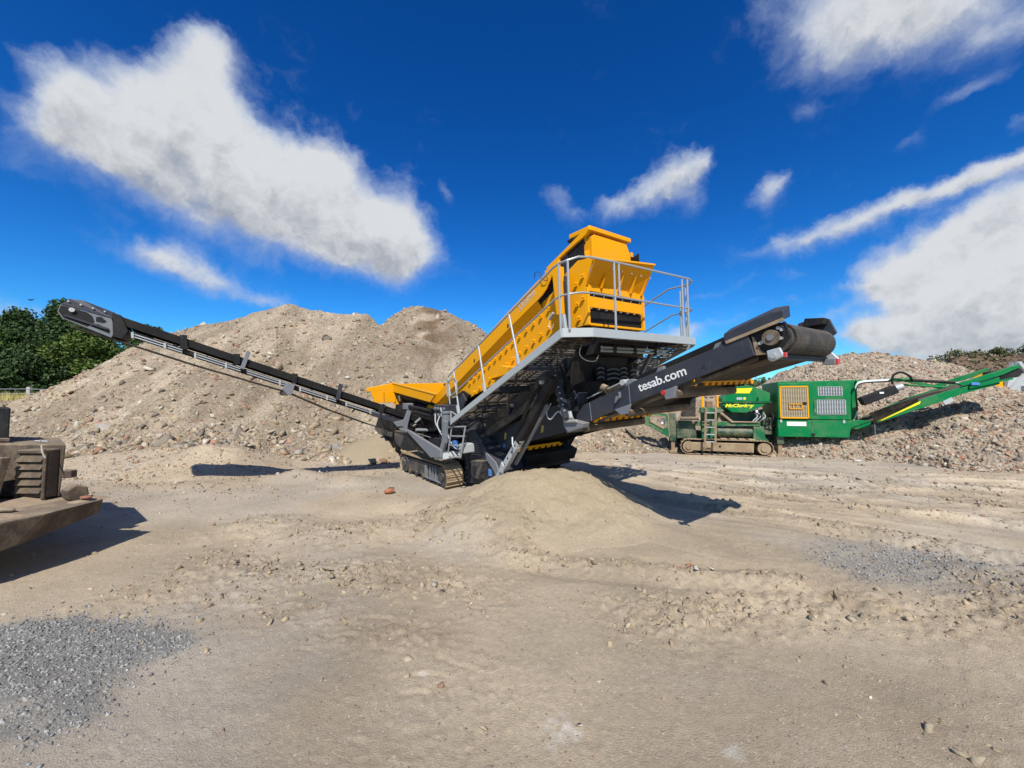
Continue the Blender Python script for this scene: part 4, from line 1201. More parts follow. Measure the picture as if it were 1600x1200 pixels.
# level platform round the discharge end
for k in range(5):
    u = 3.15 + k * 0.095
    o = MB().box(u - 0.036, u + 0.036, 0.0 if k < 2 else (0.10 if k == 2 else 0.22), 3.05 if k < 2 else 2.85, 2.655, 2.675).build('platform_plank', M['steel_dusty'], scr)
MB().bar((3.2, -0.03, 2.63), (3.2, 3.09, 2.63), 0.05, 0.05).build('platform_bearer', M['steel'], scr)
MB().bar((3.05, 0.7, 2.60), (3.58, 0.7, 2.63), 0.06, 0.08).build('platform_bearer', M['steel'], scr)
MB().bar((3.05, 2.3, 2.60), (3.58, 2.3, 2.63), 0.06, 0.08).build('platform_bearer', M['steel'], scr)
for v in (0.0, 2.42):       # brackets that carry the walkway
    for u in (0.55, 1.2, 1.9, 2.6):
        MB().prism([(u - 0.02, wz(u) - 0.07), (u + 0.02, wz(u) - 0.07), (u + 0.02, wz(u) - 0.16), (u - 0.02, wz(u) - 0.16)], 'v', v + 0.02 if v == 0 else v + 0.0, v + 0.62).build('walkway_bracket', M['steel'], scr)

# ---- handrails
def rail(name, pts, r=0.0155): return MB().tube(pts, r, 8).build(name, M['galv_rail'], scr, True)
for (u0, z0, u1, z1) in ((2.22, 3.11, 2.45, 2.35), (1.33, 2.72, 1.53, 1.96), (0.43, 2.33, 0.62, 1.58)):
    p = MB().tube([(u0, 0.0, z0), (u1, -0.015, z1)], 0.0165, 8).build('rail_post', M['galv_rail'], scr, True)
    MB().bar((u1 - 0.01, -0.04, z1 + 0.12), (u1 + 0.03, -0.04, z1 - 0.03), 0.05, 0.03).build('post_clamp', M['galv'], p)
for (u, v, z0, z1) in ((3.47, 0.02, 2.70, 3.56), (3.33, 0.0, 2.70, 3.56), (3.57, 0.80, 2.72, 3.66), (3.57, 0.90, 3.2, 3.67), (3.57, 2.66, 2.72, 3.69), (3.57, 2.50, 2.72, 3.66), (3.3, 3.08, 2.72, 3.70), (3.2, 3.08, 2.72, 3.62)):
    rail('rail_post', [(u, v, z0), (u, v, z1)])
top = [(0.15, 0.0, 1.86), (0.16, 0.0, 2.18), (0.21, 0.0, 2.25), (1.33, 0.0, 2.725), (2.22, 0.0, 3.11), (2.9, 0.0, 3.40), (3.22, 0.0, 3.545), (3.34, 0.0, 3.57), (3.46, 0.02, 3.575), (3.54, 0.14, 3.62), (3.57, 0.32, 3.64), (3.57, 0.8, 3.66), (3.57, 2.2, 3.69), (3.57, 2.72, 3.70), (3.52, 2.90, 3.70), (3.40, 3.06, 3.70), (3.2, 3.08, 3.70), (2.98, 3.08, 3.70), (2.6, 3.08, 3.55), (0.5, 3.08, 2.65)]
rail('top_rail', top)
mid = [(0.25, 0.0, 1.86), (0.39, 0.0, 1.91), (1.43, 0.0, 2.35), (2.33, 0.0, 2.735), (3.24, 0.0, 3.13), (3.36, 0.0, 3.15), (3.47, 0.02, 3.15), (3.55, 0.16, 3.17), (3.57, 0.34, 3.18), (3.57, 2.2, 3.20), (3.57, 2.72, 3.21), (3.52, 2.88, 3.21), (3.40, 3.04, 3.22), (3.04, 3.08, 3.22), (2.6, 3.08, 3.05), (0.5, 3.08, 2.2)]
rail('mid_rail', mid, 0.0135)
rail('end_loop', [(0.28, -0.02, 1.72), (0.22, -0.02, 2.10), (0.25, -0.02, 2.16), (0.50, -0.02, 2.20), (0.56, -0.02, 2.15), (0.58, -0.02, 1.92), (0.54, -0.02, 1.86), (0.40, -0.02, 1.84)], 0.014)
rail('end_post', [(0.19, 0.0, 2.24), (0.27, 0.0, 1.86)])

# ---- support leg and struts
leg = MB().bar((1.30, 0.30, 0.36), (2.04, 0.30, 1.18), 0.09, 0.11).build('leg', M['galv'], scr, bevel=0.006)
for k in range(5):
    t = 0.30 + k * 0.14
    u, z = 1.30 + 0.74 * t, 0.36 + 0.82 * t
    MB().tube([(u, 0.249, z), (u, 0.2535, z)], 0.016, 10).build('pin_hole', M['hole'], leg)
MB().prism([(1.19, 0.24), (1.40, 0.26), (1.36, 0.40), (1.24, 0.38)], 'v', 0.20, 0.42).build('foot', M['galv'], leg, bevel=0.008)
MB().prism([(1.50, 0.60), (1.60, 0.57), (1.64, 0.70), (1.58, 0.76)], 'v', 0.22, 0.25).build('bracket', M['galv'], leg, bevel=0.004)
MB().tube(hose((1.92, 0.22, 1.20), (1.98, 0.18, 1.08), (2.06, 0.17, 1.03), (2.14, 0.18, 1.06)), 0.014, 6).build('pin_handle', M['galv_rail'], leg, True)
MB().bar((1.98, 0.32, 1.12), (2.78, 0.36, 2.12), 0.14, 0.12).build('leg_sleeve', M['black'], scr, bevel=0.008)
MB().bar((1.72, 0.42, 0.72), (2.56, 0.42, 1.72), 0.05, 0.05).build('ram_rod', M['steel_light'], scr)
MB().bar((1.55, 0.30, 0.55), (1.66, 0.95, 0.55), 0.08, 0.08).build('leg_brace', M['black'], scr)
for k in range(3):      # hydraulic hoses bundled along the sleeve
    MB().tube(hose((2.60, 0.27 - 0.02 * k, 2.02), (2.35, 0.24 - 0.015 * k, 1.70 + 0.02 * k), (2.1, 0.24, 1.36 + 0.02 * k), (1.7, 0.4, 1.1)), 0.011, 6).build('hose', M['rubber'], scr, True)
for u, z in ((2.62, 2.06), (2.42, 1.84)):
    MB().tube([(u, 0.24, z), (u, 0.30, z)], 0.03, 8).build('pivot_pin', M['bolt'], scr, True)
far = MB().bar((0.42, 2.5, 0.16), (1.5, 2.5, 1.62), 0.10, 0.13).build('leg', M['black'], scr, bevel=0.006)
MB().bar((0.50, 2.44, 0.22), (1.3, 2.44, 1.30), 0.01, 0.05).build('leg_edge', M['steel_light'], far)
MB().box(0.28, 0.62, 2.40, 2.60, 0.12, 0.20).build('foot', M['black'], far, bevel=0.008)
# perforated hanger with bolts, and the ram beside it
hg = MB().bar((2.60, 0.53, 2.22), (2.84, 0.55, 1.52), 0.05, 0.14, (0, 1, 0)).build('hanger_strut', M['steel'], scr, bevel=0.006)
for k in range(14):
    t = 0.12 + 0.8 * (k // 2) / 6.5
    u, z = 2.60 + 0.24 * t + (0.035 if k % 2 else -0.035), 2.22 - 0.70 * t + (0.02 if k % 2 else 0)
    MB().tube([(u, 0.485, z), (u, 0.505, z)], 0.013, 6).build('bolt', M['bolt'], hg)
MB().tube([(2.84, 0.60, 1.62), (2.88, 0.60, 1.46)], 0.03, 8).build('ram_end', M['galv'], hg, True)
MB().tube([(2.40, 0.40, 1.98), (2.44, 0.42, 1.66)], 0.045, 10).build('hanger_ram', M['black'], scr, True)
MB().tube([(2.40, 0.40, 1.68), (2.46, 0.40, 1.68)], 0.04, 10).build('ram_eye', M['bolt'], scr, True)
MB().prism([(2.68, 1.53), (2.80, 1.50), (3.10, 1.46), (3.07, 1.39), (2.80, 1.31), (2.70, 1.38)], 'v', 0.60, 0.745).build('conveyor_foot', M['steel_light'], scr, bevel=0.008)
MB().tube([(2.76, 0.58, 1.47), (3.0, 0.58, 1.49)], 0.022, 8).tube([(2.78, 0.58, 1.53), (2.92, 0.58, 1.53)], 0.018, 8).build('hose_fitting', M['bolt'], scr, True)
MB().tube(hose((2.55, 0.5, 1.74), (2.50, 0.45, 1.60), (2.58, 0.45, 1.50), (2.70, 0.5, 1.62), (2.76, 0.55, 1.54)), 0.010, 6).build('hose', M['galv'], scr, True)
for k in range(4):
    MB().tube(hose((2.70, 0.56, 2.32), (2.75 + 0.02 * k, 0.60, 2.1), (2.80 + 0.02 * k, 0.62 + 0.03 * k, 1.9), (2.86 + 0.03 * k, 0.66, 1.62)), 0.010, 6).build('hose', M['rubber'], scr, True)
fin = MB().prism([(2.93, 1.90), (2.94, 1.74), (2.74, 1.56), (2.68, 1.60)], 'v', 0.70, 0.90).build('belt_scraper', M['steel'], scr, bevel=0.004)
for k in range(4):
    MB().bar((2.72 - 0.02 * k, 0.70 - 0.0 * k, 1.64 + 0.03 * k), (2.92 - 0.02 * k, 0.70, 1.86 + 0.02 * k), 0.012, 0.012).build('scraper_rod', M['steel_light'], fin)

# ---- rubber chute under the platform
ru = MB()
cols = np.linspace(1.25, 2.62, 9); rowsz = np.linspace(2.62, 2.05, 5)
vs = []
for j, z in enumerate(rowsz):
    for i, v in enumerate(cols):
        c = 1.93 + (v - 1.93) * (1 - 0.20 * j / 4)
        vs.append((2.62 + 0.05 * math.sin(i * 1.3) * (j / 4) + 0.02 * j, c, z - (0.02 * (1 - abs(i - 4) / 4) if j == 0 else 0)))
ru.add(vs, [(j * 9 + i, j * 9 + i + 1, (j + 1) * 9 + i + 1, (j + 1) * 9 + i) for j in range(4) for i in range(8)])
ruo = ru.build('rubber_chute', M['rubber'], scr, 'full')
for j in range(3):
    for (v0, v1, ph) in ((1.36, 1.52, 0.02), (1.60, 1.92, 0.0), (1.95, 2.12, 0.02), (2.22, 2.40, -0.01)):
        z = 2.10 + j * 0.075 + ph
        MB().tube(arc((2.73, v0, z - 0.02), (2.75, (v0 + v1) / 2, z + 0.03), (2.73, v1, z - 0.02)), 0.014, 6).build('chute_bar', M['steel_light'], ruo, True)
MB().prism([(2.50, 1.86), (2.62, 2.0), (2.84, 2.06), (3.14, 2.04), (3.27, 1.94), (2.96, 1.78), (2.64, 1.62)], 'v', 0.92, 0.96).build('skirt_plate', M['rubber'], scr)
MB().prism([(2.62, 2.0), (2.84, 2.06), (3.14, 2.04), (3.27, 1.94), (2.9, 1.76)], 'v', 2.12, 2.16).build('skirt_plate', M['rubber'], scr)
MB().tube([(2.95, 0.86, 1.80), (3.70, 0.86, 2.06)], 0.010, 6).build('tension_rod', M['galv'], scr)
MB().tube([(3.26, 0.85, 1.96), (3.34, 0.85, 1.93)], 0.055, 12).build('idler_end', M['roller'], scr, True)
MB().bar((1.6, 1.0, 2.30), (2.9, 1.0, 2.78), 0.5, 0.02).build('under_plate', M['black'], scr)
MB().prism([(2.9, 2.62), (3.12, 2.62), (3.0, 2.46), (2.78, 2.44)], 'v', 1.0, 2.2).build('end_trough', M['black'], scr, bevel=0.01)
for z, r in ((2.55, 0.022), (2.50, 0.022)):
    MB().tube([(3.14, 1.0, z), (3.14, 2.7, z)], r, 8).build('spray_pipe', M['galv'], scr, True)
for v in (1.25, 1.75, 2.3):
    MB().box(3.12, 3.17, v, v + 0.06, 2.46, 2.62).build('pipe_hanger', M['black'], scr)
MB().bar((3.1, 2.42, 2.62), (2.8, 2.40, 2.15), 0.06, 0.06).build('chute_stay', M['steel_light'], scr)
MB().tube(hose((3.05, 0.68, 2.60), (3.02, 0.66, 2.45), (3.06, 0.75, 2.36), (3.10, 0.9, 2.35), (3.08, 1.0, 2.44)), 0.008, 6).build('cable', M['galv'], scr)

# ---- tail conveyor
NEAR = [(2.70, 1.40), (2.95, 1.70), (3.77, 1.985), (3.88, 2.035), (5.23, 2.455), (5.285, 2.245), (3.78, 1.73), (3.11, 1.48)]
tb = MB().prism(NEAR, 'v', 0.75, 0.79).build('tail_conveyor_beam', M['steel'], scr, bevel=0.005)
MB().prism(NEAR, 'v', 2.26, 2.30).build('tail_conveyor_beam', M['steel'], scr, bevel=0.005)
LOW = [(0.10, 1.0), (0.18, 1.04), (1.53, 1.44), (2.59, 1.77), (2.94, 1.69), (2.70, 1.32), (1.38, 0.97), (0.63, 0.67)]
tl = MB().prism(LOW, 'v', 0.77, 0.80).build('tail_conveyor_lower_beam', M['steel'], scr, bevel=0.005)
MB().prism(LOW, 'v', 2.24, 2.27).build('tail_conveyor_lower_beam', M['steel'], scr, bevel=0.005)
MB().prism([(1.98, 1.22), (2.04, 1.24), (2.07, 1.34), (2.02, 1.36)], 'v', 0.7645, 0.7695).build('warning_sticker', M['sticker'], tl)
MB().prism([(0.92, 1.02), (0.98, 1.03), (1.0, 1.14), (0.95, 1.15)], 'v', 0.7645, 0.7695).build('warning_sticker', M['sticker'], tl)
MB().prism([(0.88, 0.86), (0.95, 0.88), (0.95, 0.94), (0.88, 0.93)], 'v', 0.7645, 0.7695).build('blue_sticker', M['blue'], tl)
text_part('lettering', 'tesab.com', M['white'], tb, (3.945, 0.7475, 1.895), math.atan(0.302), 0.155, 0.665, 0.002)
for (u, z) in ((4.78, 2.18), (4.80, 2.14), (4.76, 2.15)):
    MB().tube([(u, 0.746, z), (u, 0.7495, z)], 0.010, 8).build('bolt_hole', M['hole'], tb)
MB().prism([(3.60, 1.83), (3.66, 1.90), (3.66, 1.82), (3.58, 1.74)], 'v', 0.70, 0.748).build('tie_plate', M['steel_light'], tb, bevel=0.003)
MB().tube([(3.645, 0.695, 1.86), (3.645, 0.7005, 1.86)], 0.016, 10).build('tie_hole', M['hole'], tb)
MB().bar((3.80, 0.746, 1.735), (3.785, 0.746, 1.98), 0.006, 0.008, (0, 1, 0)).build('weld_seam', M['steel_light'], tb)
MB().bar((3.13, 0.746, 1.485), (3.10, 0.746, 1.745), 0.006, 0.008, (0, 1, 0)).build('weld_seam', M['steel_light'], tb)
MB().prism([(3.60, 1.96), (3.72, 2.04), (3.80, 2.06), (3.88, 2.04), (3.74, 1.97)], 'v', 0.77, 0.86).build('joint_block', M['steel_light'], tb, bevel=0.004)
MB().tube([(3.70, 0.72, 2.02), (3.70, 0.84, 2.02)], 0.04, 10).build('joint_pin', M['galv'], tb, True)
for u in (4.2, 4.9):
    z = 2.035 + (u - 3.88) * 0.311
    MB().prism([(u - 0.05, z - 0.01), (u + 0.06, z + 0.02), (u + 0.05, z + 0.07), (u - 0.02, z + 0.05)], 'v', 0.80, 0.86).build('roller_bracket', M['steel_light'], tb, bevel=0.004)
# skirts and belt
for v in (0.86, 2.18):
    MB().prism([(3.55, 1.92), (3.9, 2.12), (5.02, 2.50), (5.02, 2.38), (3.9, 2.0)], 'v', v, v + 0.02).build('belt_skirt', M['rubber'], scr)
def belt_loop(top, bot, v0, v1, name, mat):
    m = MB()
    n = len(top)
    poly = top + bot[::-1]
    return m.prism(poly, 'v', v0, v1).build(name, mat, scr, True)
hc = (5.43, 2.40)
wrap = [(hc[0] + 0.155 * math.sin(a), hc[1] + 0.155 * math.cos(a)) for a in [(-18 + k * 12) * PI / 180 for k in range(17)]]
MB().prism([(0.5, 1.02), (2.8, 1.78), (3.8, 2.10)] + wrap + [(3.8, 1.79), (2.85, 1.45), (0.7, 0.82)], 'v', 0.95, 2.16).build('conveyor_belt', M['belt'], scr, True)
drum = MB().tube([(hc[0], 0.90, hc[1]), (hc[0], 2.2, hc[1])], 0.135, 24).build('head_drum', M['drum'], scr, True)
for k in range(26):
    v = 0.965 + k * 0.047
    MB().disc_ring((hc[0], v, hc[1]), (0, 1, 0), 0.150, 0.1585 + (0.003 if k < 4 or k > 21 else 0), 0.030, 28).build('belt_ridge', M['drum'], drum)
# head frame: guards, bearings, brackets
gd = MB().add([(5.0, 0.74, 2.49), (5.43, 0.74, 2.64), (5.55, 0.74, 2.645), (5.555, 0.74, 2.56), (5.0, 0.74, 2.395),
               (5.0, 0.90, 2.56), (5.43, 0.90, 2.71), (5.55, 0.90, 2.71), (5.555, 0.90, 2.60), (5.0, 0.90, 2.42)],
              [(0, 1, 2, 3, 4), (9, 8, 7, 6, 5), (0, 5, 6, 1), (1, 6, 7, 2), (2, 7, 8, 3), (3, 8, 9, 4), (4, 9, 5, 0)]).build('head_guard', M['steel'], scr, bevel=0.006)
MB().bar((5.02, 0.745, 2.40), (5.55, 0.745, 2.565), 0.02, 0.03).build('dust_ledge', M['trackshoe'], gd)
MB().prism([(5.21, 2.68), (5.33, 2.71), (5.52, 2.69), (5.585, 2.52), (5.55, 2.49), (5.2, 2.45)], 'v', 2.22, 2.26).build('head_guard', M['steel'], scr, bevel=0.006)
MB().prism([(5.33, 2.71), (5.52, 2.69), (5.5, 2.62), (5.30, 2.60)], 'v', 2.05, 2.22).build('head_guard_fold', M['black'], scr, bevel=0.006)
bpz = MB().prism([(5.23, 2.455), (5.54, 2.55), (5.58, 2.40), (5.51, 2.30), (5.36, 2.265), (5.285, 2.25)], 'v', 0.80, 0.83).build('bearing_plate', M['black'], scr, bevel=0.004)
MB().disc_ring((5.43, 0.775, 2.405), (0, 1, 0), 0.035, 0.075, 0.05, 18).build('bearing', M['roller'], bpz, True)
MB().tube([(5.43, 0.74, 2.405), (5.43, 0.80, 2.405)], 0.032, 10).build('shaft', M['steel_light'], bpz, True)
for (u, z) in ((5.49, 2.49), (5.52, 2.47), (5.51, 2.39), (5.35, 2.37), (5.33, 2.36)):
    MB().tube([(u, 0.765, z), (u, 0.80, z)], 0.016, 8).build('bolt', M['bolt'], bpz)
MB().tube(hose((5.36, 0.78, 2.47), (5.45, 0.76, 2.53), (5.53, 0.77, 2.49), (5.53, 0.78, 2.40)), 0.009, 6).build('grease_hose', M['black'], bpz)
MB().prism([(5.285, 2.245), (5.25, 2.44), (5.27, 2.43), (5.33, 2.29), (5.38, 2.25)], 'v', 0.786, 0.80).build('dust_edge', M['trackshoe'], bpz)
lb = MB().prism([(5.41, 2.275), (5.52, 2.30), (5.555, 2.215), (5.45, 2.17), (5.42, 2.19)], 'v', 0.70, 0.74).build('scraper_bracket', M['galv'], scr, bevel=0.006)
MB().tube([(5.47, 0.665, 2.225), (5.47, 0.70, 2.225)], 0.028, 8).build('scraper_bolt', M['bolt'], lb)
MB().box(5.553, 5.57, 0.70, 0.74, 2.205, 2.25).build('red_reflector', M['red'], lb)
MB().bar((5.46, 0.75, 2.215), (5.46, 2.3, 2.215), 0.05, 0.05).build('scraper_bar', M['black'], scr)
MB().prism([(5.41, 2.275), (5.52, 2.30), (5.60, 2.20), (5.45, 2.15)], 'v', 2.26, 2.30).build('scraper_bracket', M['galv'], scr, bevel=0.006)
MB().box(5.58, 5.60, 2.16, 2.26, 2.155, 2.215).build('red_reflector', M['red'], scr)
MB().box(5.46, 5.58, 2.14, 2.28, 2.15, 2.22).build('reflector_box', M['steel_light'], scr, bevel=0.006)
mo = MB().tube([(5.43, 2.28, 2.40), (5.43, 2.40, 2.40)], 0.10, 14).tube([(5.43, 2.40, 2.40), (5.43, 2.52, 2.40)], 0.065, 12).build('drive_motor', M['steel'], scr, True)
# return rollers with their nip guards
def nip(u, z, v0, v1, lean=0.0):
    g = MB().box(u - 0.012, u + 0.012, v0, v1, z + 0.035, z + 0.075).build('nip_guard', M['yellow'], scr)
    k = int((v1 - v0 - 0.06) / 0.155)
    for i in range(k + 1):
        v = v0 + 0.10 * (i > 0) + i * (v1 - v0 - 0.06) / (k + 0.6)
        MB().add([(u - 0.010, v, z), (u + 0.010, v, z), (u + 0.010, v + 0.085, z), (u - 0.010, v + 0.085, z), (u - 0.010, v + 0.03, z + 0.04), (u + 0.010, v + 0.03, z + 0.04), (u + 0.010, v + 0.115, z + 0.04), (u - 0.010, v + 0.115, z + 0.04)],
                 [(0, 3, 2, 1), (4, 5, 6, 7), (0, 1, 5, 4), (1, 2, 6, 5), (2, 3, 7, 6), (3, 0, 4, 7)]).build('guard_tooth', M['yellow'], g)
nip(3.11, 1.455, 0.80, 2.16); nip(4.55, 1.95, 0.92, 2.50); nip(1.34, 0.835, 0.75, 1.80)
for (u, z, poly) in ((2.98, 1.36, [(2.61, 1.41), (2.98, 1.45), (2.96, 1.33), (2.66, 1.28)]), (3.76, 1.62, [(3.58, 1.66), (3.83, 1.74), (3.78, 1.61), (3.68, 1.59)]), (4.44, 1.865, [(4.29, 1.90), (4.47, 1.96), (4.44, 1.82), (4.33, 1.80)])):
    rr = MB().tube([(u, 0.74, z), (u, 2.18, z)], 0.050, 14).build('return_roller', M['roller'], scr, True)
    MB().prism(poly, 'v', 0.70, 0.745).build('roller_bracket', M['steel_light'], rr, bevel=0.006)
    MB().prism(poly, 'v', 2.2, 2.25).build('roller_bracket', M['steel'], rr, bevel=0.006)
MB().tube([(4.31, 0.685, 1.885), (4.31, 0.70, 1.885)], 0.028, 10).build('red_reflector', M['red'], scr)
MB().prism([(3.2, 1.50), (5.28, 2.23), (5.28, 2.20), (3.2, 1.46)], 'v', 0.83, 0.86).build('belt_edge_strip', M['roller'], scr)

# ---- side conveyor (runs out to the left)
CU0, CU1 = -2.20, -2.78          # near and far face
def ct(v): return 1.495 - 0.392 * v
sc_poly = [(1.13, ct(1.13)), (-4.83, ct(-4.83)), (-4.76, ct(-4.76) - 0.145), (1.08, ct(1.08) - 0.15)]
sk1 = MB().prism(sc_poly, 'u', CU0 - 0.03, CU0).build('side_conveyor_skirt', M['rubber'], scr, bevel=0.006)
MB().prism(sc_poly, 'u', CU1, CU1 + 0.03).build('side_conveyor_skirt', M['rubber'], scr, bevel=0.006)
MB().prism([(1.15, ct(1.15) - 0.05), (-5.40, ct(-5.40) - 0.05), (-5.40, ct(-5.40) - 0.065), (1.15, ct(1.15) - 0.065)], 'u', CU1 + 0.03, CU0 - 0.03).build('side_conveyor_belt', M['belt'], scr)
RET = [(-5.42, 3.20), (-4.86, 2.99), (-3.92, 2.61), (-2.95, 2.25), (-2.40, 2.05), (-1.6, 1.63), (-0.79, 1.26), (0.91, 0.62)]
MB().prism(RET + [(v + 0.0, z - 0.016) for v, z in RET[::-1]], 'u', CU1 + 0.06, CU0 - 0.02).build('return_belt', M['belt'], scr)
# lattice frame under the belt: channel with pipes and clamps
fr = MB()
for u in (CU0 - 0.04, CU1 + 0.04):
    fr.bar((u, 1.0, ct(1.0) - 0.27), (u, -4.80, ct(-4.80) - 0.23), 0.05, 0.07)
fro = fr.build('side_conveyor_frame', M['black'], scr)
segs = [(-4.69, -4.28), (-4.25, -4.05), (-3.87, -3.43), (-3.40, -3.2), (-3.1, -2.57), (-2.54, -2.38), (-2.19, -1.69), (-1.66, -1.5), (-1.29, -0.78), (-0.75, -0.45)]
for a, b in segs:
    for dz in (0.0, 0.045):
        MB().tube([(CU0 + 0.02, a, ct(a) - 0.235 - dz), (CU0 + 0.02, b, ct(b) - 0.235 - dz)], 0.013, 6).build('hydraulic_pipe', M['galv_rail'], fro, True)
for v in (-4.69, -4.28, -3.87, -3.42, -2.55, -2.19, -1.68, -1.29, -0.77):
    MB().box(CU0 + 0.0, CU0 + 0.045, v - 0.018, v + 0.018, ct(v) - 0.31, ct(v) - 0.21).build('pipe_clamp', M['bolt'], fro, bevel=0.004)
for v in (-4.15, -3.3, -2.3, -1.45, -0.55, 0.3):
    MB().tube([(CU0, v, ct(v) - 0.2), (CU1, v, ct(v) - 0.2)], 0.03, 8).build('cross_tube', M['black'], fro, True)
def sbrk(name, poly, mat='steel', d=0.03):
    return MB().prism(poly, 'u', CU0 + 0.002, CU0 + d).build(name, M[mat], fro, bevel=0.004)
sbrk('idler_bracket', [(-4.08, 3.12), (-3.98, 3.12), (-3.97, 2.86), (-4.08, 2.86)], 'black')
sbrk('idler_bracket', [(-3.21, 2.52), (-3.14, 2.50), (-3.03, 2.84), (-3.09, 2.87)], 'steel_light', 0.05)
sbrk('idler_bracket', [(-3.30, 2.80), (-3.20, 2.80), (-3.2, 2.60), (-3.30, 2.60)], 'black')
sbrk('idler_bracket', [(-2.33, 2.43), (-2.22, 2.41), (-2.25, 2.22), (-2.33, 2.22)], 'black')
sbrk('hinge_plate', [(-2.52, 2.11), (-2.43, 2.21), (-2.28, 2.21), (-2.34, 2.00), (-2.42, 1.97)], 'steel_light', 0.06)
sbrk('idler_bracket', [(-1.51, 1.85), (-1.43, 1.83), (-1.35, 2.17), (-1.43, 2.20)], 'steel', 0.05)
sbrk('idler_bracket', [(-0.60, 1.53), (-0.48, 1.71), (-0.41, 1.66), (-0.52, 1.44)], 'black', 0.04)
sbrk('hinge_plate', [(-0.26, 1.26), (0.01, 1.30), (0.11, 1.53), (0.19, 1.49), (0.10, 1.20), (0.06, 0.98), (-0.10, 1.06)], 'steel_light', 0.07)
sbrk('frame_plate', [(-0.75, 1.55), (0.05, 1.25), (0.02, 1.16), (-0.75, 1.44)], 'steel', 0.04)
MB().tube([(CU0 + 0.03, -2.45, 2.02), (CU1, -2.45, 2.02)], 0.055, 12).build('return_roller', M['roller'], fro, True)
MB().tube([(CU0 + 0.06, 0.28, 1.20), (CU0 + 0.06, 0.42, 1.30)], 0.03, 8).tube([(CU0 + 0.06, 0.22, 1.13), (CU0 + 0.06, 0.30, 1.16)], 0.02, 8).build('tension_screw', M['steel_light'], fro, True)
for k in range(3):
    MB().tube(hose((CU0 + 0.05, -0.55, 1.44 - 0.02 * k), (CU0 + 0.09, -0.48, 1.20 - 0.02 * k), (CU0 + 0.09, -0.32, 1.09 - 0.02 * k), (CU0 + 0.07, -0.10, 1.14), (CU0 + 0.06, 0.1, 1.05), (CU0 + 0.2, 0.25, 0.9)), 0.014, 6).build('hose', M['rubber'], fro, True)
MB().tube([(CU0 + 0.04, 0.1, 1.02), (CU0 + 0.04, 0.85, 0.74)], 0.014, 6).tube([(CU0 + 0.05, 0.30, 1.03), (CU0 + 0.05, 0.9, 0.96)], 0.035, 8).build('fold_ram', M['galv_rail'], fro, True)
# head of the side conveyor
hp = MB().prism([(-5.51, 3.52), (-4.94, 3.34), (-4.90, 3.13), (-4.95, 3.02), (-5.49, 3.30), (-5.54, 3.40)], 'u', CU0 - 0.03, CU0 + 0.01).build('head_plate', M['steel_light'], scr, bevel=0.005)
MB().prism([(-5.51, 3.52), (-4.94, 3.34), (-4.90, 3.13), (-4.95, 3.02), (-5.49, 3.30), (-5.54, 3.40)], 'u', CU1 - 0.01, CU1 + 0.03).build('head_plate', M['steel_light'], scr, bevel=0.005)
MB().prism([(-5.50, 3.51), (-5.22, 3.42), (-5.16, 3.36), (-5.14, 3.27), (-5.22, 3.19), (-5.48, 3.315), (-5.53, 3.41)], 'u', CU0 + 0.0105, CU0 + 0.016).build('head_cutout', M['hole'], hp)
MB().prism([(-5.12, 3.35), (-5.06, 3.36), (-5.00, 3.29), (-5.03, 3.26), (-5.12, 3.28)], 'u', CU0 + 0.0105, CU0 + 0.016).build('head_cutout', M['hole'], hp)
MB().prism([(-5.18, 3.20), (-4.97, 3.09), (-4.97, 3.15), (-5.10, 3.24)], 'u', CU0 + 0.0105, CU0 + 0.016).build('head_cutout', M['hole'], hp)
MB().bar((CU0 + 0.03, -5.46, 3.35), (CU0 + 0.03, -4.98, 3.16), 0.02, 0.03).build('tension_rod', M['steel'], hp)
MB().tube([(CU0 + 0.0, -5.38, 3.44), (CU0 + 0.05, -5.38, 3.44)], 0.035, 10).build('bearing', M['bolt'], hp, True)
hg2 = MB().add([(CU0 + 0.02, -5.50, 3.53), (CU0 + 0.02, -4.93, 3.345), (CU0 - 0.10, -4.91, 3.46), (CU0 - 0.10, -5.28, 3.63), (CU0 - 0.10, -5.43, 3.64),
                (CU0 + 0.00, -5.49, 3.52), (CU0 + 0.00, -4.94, 3.335), (CU0 - 0.12, -4.92, 3.45), (CU0 - 0.12, -5.28, 3.62), (CU0 - 0.12, -5.42, 3.63)],
               [(0, 1, 2, 3, 4), (9, 8, 7, 6, 5), (0, 5, 6, 1), (1, 6, 7, 2), (2, 7, 8, 3), (3, 8, 9, 4), (4, 9, 5, 0)]).build('head_guard', M['steel'], scr, bevel=0.004)
for t in (0.1, 0.35, 0.6, 0.85):
    v = -5.48 + 0.54 * t
    MB().tube([(CU0 - 0.02, v, 3.60 - 0.17 * t), (CU0 + 0.0, v, 3.60 - 0.17 * t)], 0.014, 6).build('bolt', M['bolt'], hg2)
MB().tube([(CU0 - 0.02, -5.44, 3.42), (CU1 + 0.02, -5.44, 3.42)], 0.11, 16).build('head_drum', M['belt'], scr, True)
MB().prism([(-4.93, 3.44), (-4.83, 3.41), (-4.74, 3.14), (-4.82, 3.0), (-4.93, 3.04)], 'u', CU1, CU0 + 0.02).build('head_neck', M['black'], scr, bevel=0.008)

